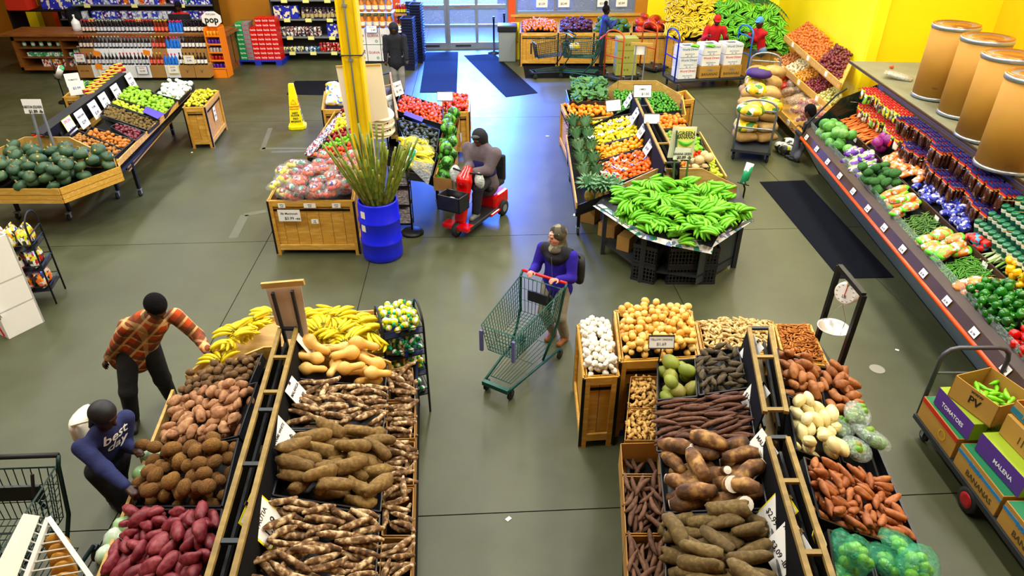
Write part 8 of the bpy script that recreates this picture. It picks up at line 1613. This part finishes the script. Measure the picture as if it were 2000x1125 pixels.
# ================================================================== shopping carts
def cart_proto(name, wm, hm, bumper):
    t = thing(name, '', 'cart'); c8 = {(s, e, z): Vector((s*((.28 if z else .22) if e < 0 else (.21 if z else .17)), (-.40 if z else -.34) if e < 0 else (.50 if z else .44), (.97 if e < 0 else .84) if z else (.55 if e < 0 else .50))) for s in (1, -1) for e in (1, -1) for z in (0, 1)}
    def grid(nm, a, b, c, d, n, m, r=.0042):
        mb = MB()
        for i in range(n+1): mb.tube([a.lerp(b, i/n), d.lerp(c, i/n)], r, 4)
        for i in range(m+1): mb.tube([a.lerp(d, i/m), b.lerp(c, i/m)], r*(1.9 if i == m else 1), 4)
        o = mb.build(nm, wm, t, world=False); o['kind'] = 'stuff'
    for s in (1, -1): grid('wire_side', c8[s, -1, 0], c8[s, 1, 0], c8[s, 1, 1], c8[s, -1, 1], 18, 8)
    grid('wire_front', c8[-1, 1, 0], c8[1, 1, 0], c8[1, 1, 1], c8[-1, 1, 1], 10, 7); grid('wire_back', c8[-1, -1, 0], c8[1, -1, 0], c8[1, -1, 1], c8[-1, -1, 1], 10, 3); grid('wire_floor', c8[-1, -1, 0], c8[1, -1, 0], c8[1, 1, 0], c8[-1, 1, 0], 10, 14); grid('lower_rack', Vector((-.2, -.36, .2)), Vector((.2, -.36, .2)), Vector((.13, .46, .17)), Vector((-.13, .46, .17)), 8, 2)
    for s in (1, -1):
        mb = MB(); mb.tube([(s*.26, -.42, .14), (s*.22, .1, .16), (s*.16, .56, .14)], .016, 7); mb.build('chassis_tube', wm, t, True, world=False); mb = MB(); mb.tube([(s*.22, -.08, .17), (s*.23, -.24, .36), (s*.25, -.36, .56), (s*.285, -.42, .96), (s*.285, -.46, 1.02)], .015, 7); mb.build('upright_tube', wm, t, True, world=False)
        mb = MB(); mb.box((s*.20, .52, .66), (.035, .03, .26)); mb.build('corner_bumper', bumper, t, world=False)
        for y, x in ((-.42, .26), (.50, .155)): mb = MB(); mb.lathe([(.03, -.014), (.058, -.012), (.058, .012), (.03, .014)], 14, Matrix.Translation((s*x, y, .058)) @ Matrix.Rotation(PI/2, 4, 'Y')); mb.build('wheel', RUBBER, t, True, world=False); mb = MB(); mb.box((s*x, y, .10), (.045, .05, .07)); mb.build('caster_fork', DKGREY, t, world=False)
    mb = MB(); mb.tube([(-.285, -.46, 1.02), (.285, -.46, 1.02)], .018, 8); mb.build('handle', hm, t, True, world=False); mb = MB(); mb.box((0, .56, .14), (.33, .05, .05)); mb.build('front_bar', wm, t, world=False); mb = MB(); mb.box((0, -.36, .78), (.30, .02, .13)); mb.build('seat_flap', BLACKP, t, world=False); mb = MB(); mb.tube([(-.14, -.36, .95), (-.13, -.30, .8), (-.15, -.33, .66)], .012, 5); mb.build('seat_strap', INK, t, world=False)
    PROTO.append(t); return t
TEALW = mat('cart_teal', '0f4a44', '14564e', rough=.4, metal=.3); CP = cart_proto('shopping_cart', TEALW, mat('handle_red', 'd8262c', rough=.35), mat('bumper_lilac', '6a6a98', rough=.5)); CP2 = cart_proto('shopping_cart', mat('cart_dark', '12302c', rough=.4, metal=.3), INK, INK)
tag(dup(CP, CARTX), 'teal wire shopping cart with red handle pushed by the purple fleece woman', 'cart')
tag(dup(CP2, Matrix.Translation((-3.72, 3.22, 0)) @ Matrix.Rotation(PI+.05, 4, 'Z') @ Matrix.Scale(1.12, 4)), 'dark green cart with black handle beside the white wire rack', 'cart')
tag(dup(CP2, Matrix.Translation((1.15, 19.55, 0)) @ Matrix.Rotation(PI/2+.25, 4, 'Z') @ Matrix.Scale(1.12, 4)), 'dark cart parked in front of the clementine bin', 'cart'); tag(dup(CP, Matrix.Translation((1.95, 19.35, 0)) @ Matrix.Rotation(PI/2-.35, 4, 'Z') @ Matrix.Scale(1.12, 4)), 'dark green cart with red handle and groceries behind the blue top woman', 'cart')
o = MB().blob((1.72, 19.4, .85), (.16, .14, .12), 10, 7, None, wob(8, .15)).build('grocery_sack', multi('grocery_print', ['f0f0f0', 'e8e8ec', 'e0c840', '4058b0'], 9), smooth=True); tag(o, 'white grocery bag in the parked cart', 'bag')
# ---- platform carts with arched handles
def arch(t, a, b, z, h, m, r=.022, nm='handle'):
    a, b = Vector(a), Vector(b); d = b-a; mb = MB(); mb.tube([a+UP*z]+[a+d*(.5-.5*math.cos(i*PI/8))+UP*(h-.16+.16*math.sin(i*PI/8)) for i in range(9)]+[b+UP*z], r, 7); mb.build(nm, m, t, True)
    for f in (.45, .8): mb = MB(); mb.tube([a+UP*(z+(h-z)*f), b+UP*(z+(h-z)*f)], r*.8, 6); mb.build('cross_bar', m, t)
def platform(label, p, q, wd, z, m, loops, h=1.35):
    p, q = Vector(p), Vector(q); d = (q-p).normalized(); n = Vector((-d.y, d.x, 0))*wd/2; c = (p+q)/2; t = thing('platform_cart', label, 'cart', (c.x, c.y, 0)); mb = MB(); mb.slab([p-n+UP*z, q-n+UP*z, q+n+UP*z, p+n+UP*z], .05); mb.build('platform', DKGREY, t)
    for e, s in ((p, .12), (q, -.12)):
        for w_ in (-.85, .85): caster(t, tuple(e+d*s+n*w_), .08)
    for e, m_ in loops: g = p if e == 0 else q; arch(t, g-n*.9, g+n*.9, z, h, m_)
    return t
BH = mat('handle_blue', '1c3cb0', rough=.35); SB = mat('handle_sky', '2c78c8', rough=.35); y = 18.55
platform('platform cart with a blue and a sky blue handle carrying white boxes', (4.15, y-.2, 0), (6.15, y+.25, 0), .8, .26, DKGREY, ((0, BH), (1, SB)), 1.5)
for i, (x, n) in enumerate(((4.55, 3), (5.15, 2), (5.75, 2))):
    yy = y-.12+.1*i
    if n == 2: wbox(x, yy, .27, (.56, .5, .30), .2, 'brown bananas carton upside down under the white boxes, '+('middle' if i == 1 else 'by the worker'), TANC, stripe=None, prints=[('BANANAS', .1, 'f', 0, -.05, OLIVE), ('rosy', .08, 'f', 0, .06, BLU2)], group='cart cartons')
    for k in range(n): wbox(x, yy, .27+(.31 if n == 2 else 0)+.275*k, (.49, .46, .262), .2, 'white box with red and black print, '+['by the blue handle', 'in the middle stack', 'by the worker'][i]+', level '+['one', 'two', 'three'][k], WHC, prints=[('World Direct', .085, 'f', 0, .07, BLU2 if k else REDINK), ('FRESH PRODUCE', .035, 'f', 0, -.05, BLU2), ('O    O', .05, 'f', 0, -.1, INK)], group='white boxes on the cart', hole=k == n-1)
for u in (1358, 1388): o = dup(KND['gbanana'][0][0], Matrix.Translation(P(u, 90, 1.17))); tag(o, 'green banana bunch held over the white boxes', 'bananas', 'held green bananas')
OT = mat('hand_truck_orange', 'c05a1c', rough=.45); t = platform('orange hand truck stacked with olive cartons', P(1195, 160), P(1235, 150), .7, .12, OT, ((0, OT),), 1.35); t = platform('rusty orange hand truck beside the window bins', P(1262, 140), P(1290, 134), .6, .12, OT, ((0, OT),), 1.35)
for k in range(3): c = P(1212, 156); wbox(c.x+.1, c.y+.12, .14+.33*k, (.56, .42, .32), .05, 'olive carton on the orange hand truck, '+['bottom', 'middle', 'top'][k]+' one', mat('olive_carton', '9a9a4a', rough=.7), prints=[('o o', .1, 'f', 0, 0, OLIVE)], group='olive cartons')
t = thing('easel_sign', 'two grey posts with a wooden bar and white sheet behind the limes', 'sign', tuple(P(1250, 158))); y = P(1250, 160, .9).y
for a, b in (((1243, 88), (1234, 158)), ((1262, 88), (1254, 158))): mb = MB(); mb.beam(Py(*a, y), Py(*b, y), .04, .02); mb.build('post', GREYM, t)
mb = MB(); mb.beam(Py(1233, 85, y), Py(1275, 87, y), .03, .05); mb.build('top_bar', PALEW, t); mb = MB(); mb.slab([Py(1238, 107, y+.03), Py(1260, 107, y+.03), Py(1263, 87, y+.03), Py(1240, 87, y+.03)], .004); mb.build('sheet', WHITE, t)
# sack cart beside the onion shelves
pa, pb = P(1462, 318), P(1480, 205); platform('grey platform cart loaded with brown paper sacks and yellow bags', pa, pb, .75, .24, DKGREY, ((0, GREYM), (1, GREYM)), 1.25)
SACK = mat('kraft_sack', 'b89860', 'a88850', 'c8aa74', rough=.8, scale=4, bump=.6, bscale=9); YSK = multi('yellow_bag_print', ['e8c828', 'f0dc50', '3c7a30', 'f4f0e0', 'd8b020'], 10); d = (pb-pa)
for i in range(4):
    for k in range(4):
        for s in (-1, 1):
            c = pa+d*(.16+.225*i)+Vector((s*.19, 0, .27+.2*k)); m = SACK if (i+k+s) % 4 else YSK
            o = MB().blob((0, 0, .1), (.24, .30, .105), 14, 8, None, (lambda w_: lambda d_: w_(d_)*.84/max(abs(d_.x), abs(d_.y), .74))(wob(i*5+k, .15))).build('paper_sack', m, smooth=True); o.location = c; o.rotation_euler = (0, 0, RNG.uniform(-.2, .2)); tag(o, ('crumpled brown paper sack' if m is SACK else 'bright yellow printed bag')+' piled on the grey platform cart', 'sack', 'sacks on the cart')
for (u, v, z, m, lb, s) in ((1482, 150, 1.12, mat('purple_net', '3c1c6a', rough=.6), 'purple net bag with yellow band on top of the sacks', .26), (1465, 222, 1.1, YSK, 'yellow and green printed bag on top of the sacks', .24), (1476, 182, 1.1, YSK, 'yellow printed bag behind the arched handle', .2)):
    t = thing('produce_sack', lb, 'sack', tuple(P(u, v, z))); mb = MB(); mb.blob((0, 0, .08), (s, s*1.2, .11), 14, 8, None, wob(4, .1)); mb.build('sack_body', m, t, True, world=False); mb = MB(); mb.blob((.05, -.02, .12), (s*.6, s*.5, .09), 12, 7); mb.build('printed_band', YELLOWINK, t, True, world=False)
for (u, v) in ((1525, 296), (1540, 288), (1532, 302)): o = MB().blob((0, 0, .11), (.15, .17, .11), 10, 7, None, wob(u, .12)).build('produce_bag', multi('floor_bag_print', ['20221c', 'c8d028', 'e8e8e0', '30342c'], 9), smooth=True); o.location = P(u, v); tag(o, 'black and yellow produce bag on the floor by the crouching shopper', 'bag', 'bags on the floor')
# ---- lemon juice rack at the end of the banana table
def wire_rack(label, p, tiers, wd, dp, h, rz, name='wire_rack', m=BLACKM, tray_m=BLACKM):
    t = thing(name, label, 'rack', tuple(p), rz)
    for s in (-1, 1): arch(t, p+Matrix.Rotation(rz, 3, 'Z') @ Vector((s*wd/2, -dp/2, 0)), p+Matrix.Rotation(rz, 3, 'Z') @ Vector((s*wd/2, dp/2, 0)), 0, h, m, .012, 'side_frame')
    for z in tiers: mb = MB(); mb.bb((-wd/2, -dp/2, z), (wd/2, dp/2, z+.012)); mb.build('tier', tray_m, t, world=False); mb = MB(); mb.tube([(-wd/2, -dp/2, z+.08), (wd/2, -dp/2, z+.08), (wd/2, dp/2, z+.08), (-wd/2, dp/2, z+.08)], .006, 5, True); mb.build('tier_rail', m, t, world=False)
    return t
lp = P(800, 770); lp = Vector((-1.13, 5.66, 0)); wire_rack('black wire rack of lemon and lime juice squeeze bottles', lp, (.24, .5, .76, 1.02), .40, .42, 1.24, .35)
def jb(name, a, cap):
    mb = MB(); mb.blob((0, 0, 0), (.036, .030, .030), 10, 7); mb.m = 1; mb.lathe([(.014, .03), (.014, .052), (.008, .056)], 8, Matrix.Rotation(PI/2, 4, 'Y')); mb.m = 2; mb.lathe([(.0305, -.012), (.0305, .012)], 10, Matrix.Rotation(PI/2, 4, 'Y'), False); return mb.mesh(name, [a, cap, WHITE], True)
JC = mat('juice_cap', '12a070', rough=.3); K('lemonj', ([jb('lemon_juice_bottle', mat('lemon_juice', 'dce018', rough=.3), JC)], [(.042, .032, .032)])); K('limej', ([jb('lime_juice_bottle', mat('lime_juice', '1c9a58', rough=.3), JC)], [(.042, .032, .032)]))
for z, key in ((1.04, 'lemonj'), (.78, 'limej'), (.52, 'lemonj'), (.26, 'limej')):
    R_ = Matrix.Rotation(.35, 3, 'Z'); heap(KND[key][0][0].name.split('.')[0], *KND[key], [lp+R_ @ Vector((a*.19, b*.2, 0))+UP*z for a, b in ((-1, -1), (1, -1), (1, 1), (-1, 1))], 70 if z > .5 else 30, ('yellow lemon' if key == 'lemonj' else 'green lime')+' juice bottle on the '+{1.04: 'top', .78: 'second', .52: 'third', .26: 'bottom'}[z]+' tier of the wire rack', 'bottle', 'juice bottles', inset=.8, tilt=.5)
# ---- snack rack, white display and white wire rack at the edge
sp = Vector((-6.5, 7.75, 0)); wire_rack('black wire snack rack with yellow and orange bags', sp, (.2, .5, .8), .8, .4, 1.25, .25, 'snack_rack')
for r, (z, cs) in enumerate(((.22, ['e87818', '1c1c1c', 'f0a030', 'd8d8d0']), (.52, ['d8d820', '2c3020', 'e8e8d8', 'c03020']), (.82, ['d8dc28', '303828', 'e8e8d8', 'e0a020']))):
    for i in range(5):
        for k in range(2): pouch(sp+Matrix.Rotation(.25, 3, 'Z') @ Vector((-.32+.16*i, -.1+.16*k, z)), .25+PI/2, -.2, .2, .26, .09, multi('chip_print_%d' % r, cs, 22), ('orange' if r == 0 else 'yellow')+' snack bag on the '+['bottom', 'middle', 'top'][r]+' tier of the black rack', 'snack_bag', 'snack bags on the rack')
t = thing('white_display_stand', 'white cardboard display with a printed tree at the edge of the aisle', 'display stand', (-6.42, 7.0, 0), -.5)
for lo, hi, nm in (((-.5, -.02, 0), (.28, 0, 1.0), 'front_panel'), ((.26, 0, 0), (.28, .42, 1.25), 'side_panel'), ((-.5, .4, 0), (.28, .42, 1.25), 'back_panel'), ((-.5, 0, .35), (.28, .42, .37), 'shelf'), ((-.5, 0, .7), (.28, .42, .72), 'shelf')): mb = MB(); mb.bb(lo, hi); mb.build(nm, WHITE, t, world=False)
mb = MB(); mb.tube([(.2, -.025, .02), (.14, -.025, .2), (.05, -.025, .35), (-.05, -.025, .42)], .012, 5); mb.tube([(.14, -.025, .2), (.2, -.025, .4)], .008, 5); mb.build('tree_print', REDINK, t, world=False)
for i in range(16): mb = MB(); mb.box((.1+.22*math.cos(i*2.4)*math.sqrt(i/16), -.024, .36+.2*math.sin(i*2.4)*math.sqrt(i/16)), (.035, .004, .05)); mb.build('leaf_print', (REDINK, GREENINK, mat('ochre', 'c89020'))[i % 3], t, world=False)
for z in (.42, .78): card('price_card', frame(Vector((-6.2, 6.85, z)), (.85, -.5, 0), (0, -.2, 1)), .16, .2, [('3.99', .05, 0, BLUEINK)], 'white card with blue and red print on the white display, '+('lower shelf' if z < .5 else 'upper shelf'))
WW = mat('white_wire', 'dcdcd4', rough=.45); t = thing('white_wire_rack', 'white wire rack with hanging pasta packets', 'rack', (-2.75, 2.75, 0)); q = [P(95, 1012, 1.25), P(182, 1135, 1.1), P(40, 1160, 1.1)]
for a, b in ((q[0], q[1]), (q[0], q[2])): mb = MB(); mb.beam(a, b, .03, .03); mb.build('frame_bar', WW, t); mb = MB(); mb.beam(b, (b.x, b.y, .0), .03, .03); mb.build('frame_leg', WW, t)
for i in range(7): f = .12+.12*i; a, b = q[0].lerp(q[1], f), q[0].lerp(q[2], f); mb = MB(); mb.tube([a, b], .005, 5); mb.build('cross_wire', WW, t); mb = MB(); mb.tube([b, b+Vector((-.12, .03, .02))], .005, 5); mb.build('peg', WW, t)
mb = MB(); mb.slab([q[0]+Vector((-.05, .0, .02)), q[2]+Vector((-.05, 0, .02)), q[2]+Vector((-.22, 0, .02)), q[0]+Vector((-.17, .02, .02))], .004); mb.build('card_panel', CREAM, t)
for i in range(5): c = q[0].lerp(q[1], .25+.14*i).lerp(q[0].lerp(q[2], .25+.14*i), .4)-UP*.1; o = MB().blob((0, 0, 0), (.07, .03, .10), 10, 7, None, wob(i, .1)).build('pasta_packet', mat('pasta_tan', 'c89a48', 'b08030', rough=.4, scale=40), smooth=True); o.location = c; o.rotation_euler = (0, 0, .6); tag(o, 'tan pasta packet hanging in the white wire rack', 'packet', 'pasta packets')
for i, (u, v, z) in enumerate(((300, 905, .84), (288, 935, .84), (232, 1062, .82), (214, 1095, .8), (246, 1040, .84))): o = MB().blob((0, 0, .06), (.09, .08, .07), 10, 7, None, wob(i+3, .15)).build('lettuce_bag', mat('bagged_lettuce', '6aa858', 'a8cc98', 'd8e4d8', rough=.25, scale=12), smooth=True); o.location = P(u, v, z-.02); tag(o, 'clear bag of lettuce tucked along the outer lip of the coconut stand', 'bag', 'lettuce bags on the lip')
# ---- drop the pattern objects that the copies were made from
for o in PROTO:
    for c in list(o.children):
        for g in list(c.children): bpy.data.objects.remove(g)
        bpy.data.objects.remove(c)
    bpy.data.objects.remove(o)
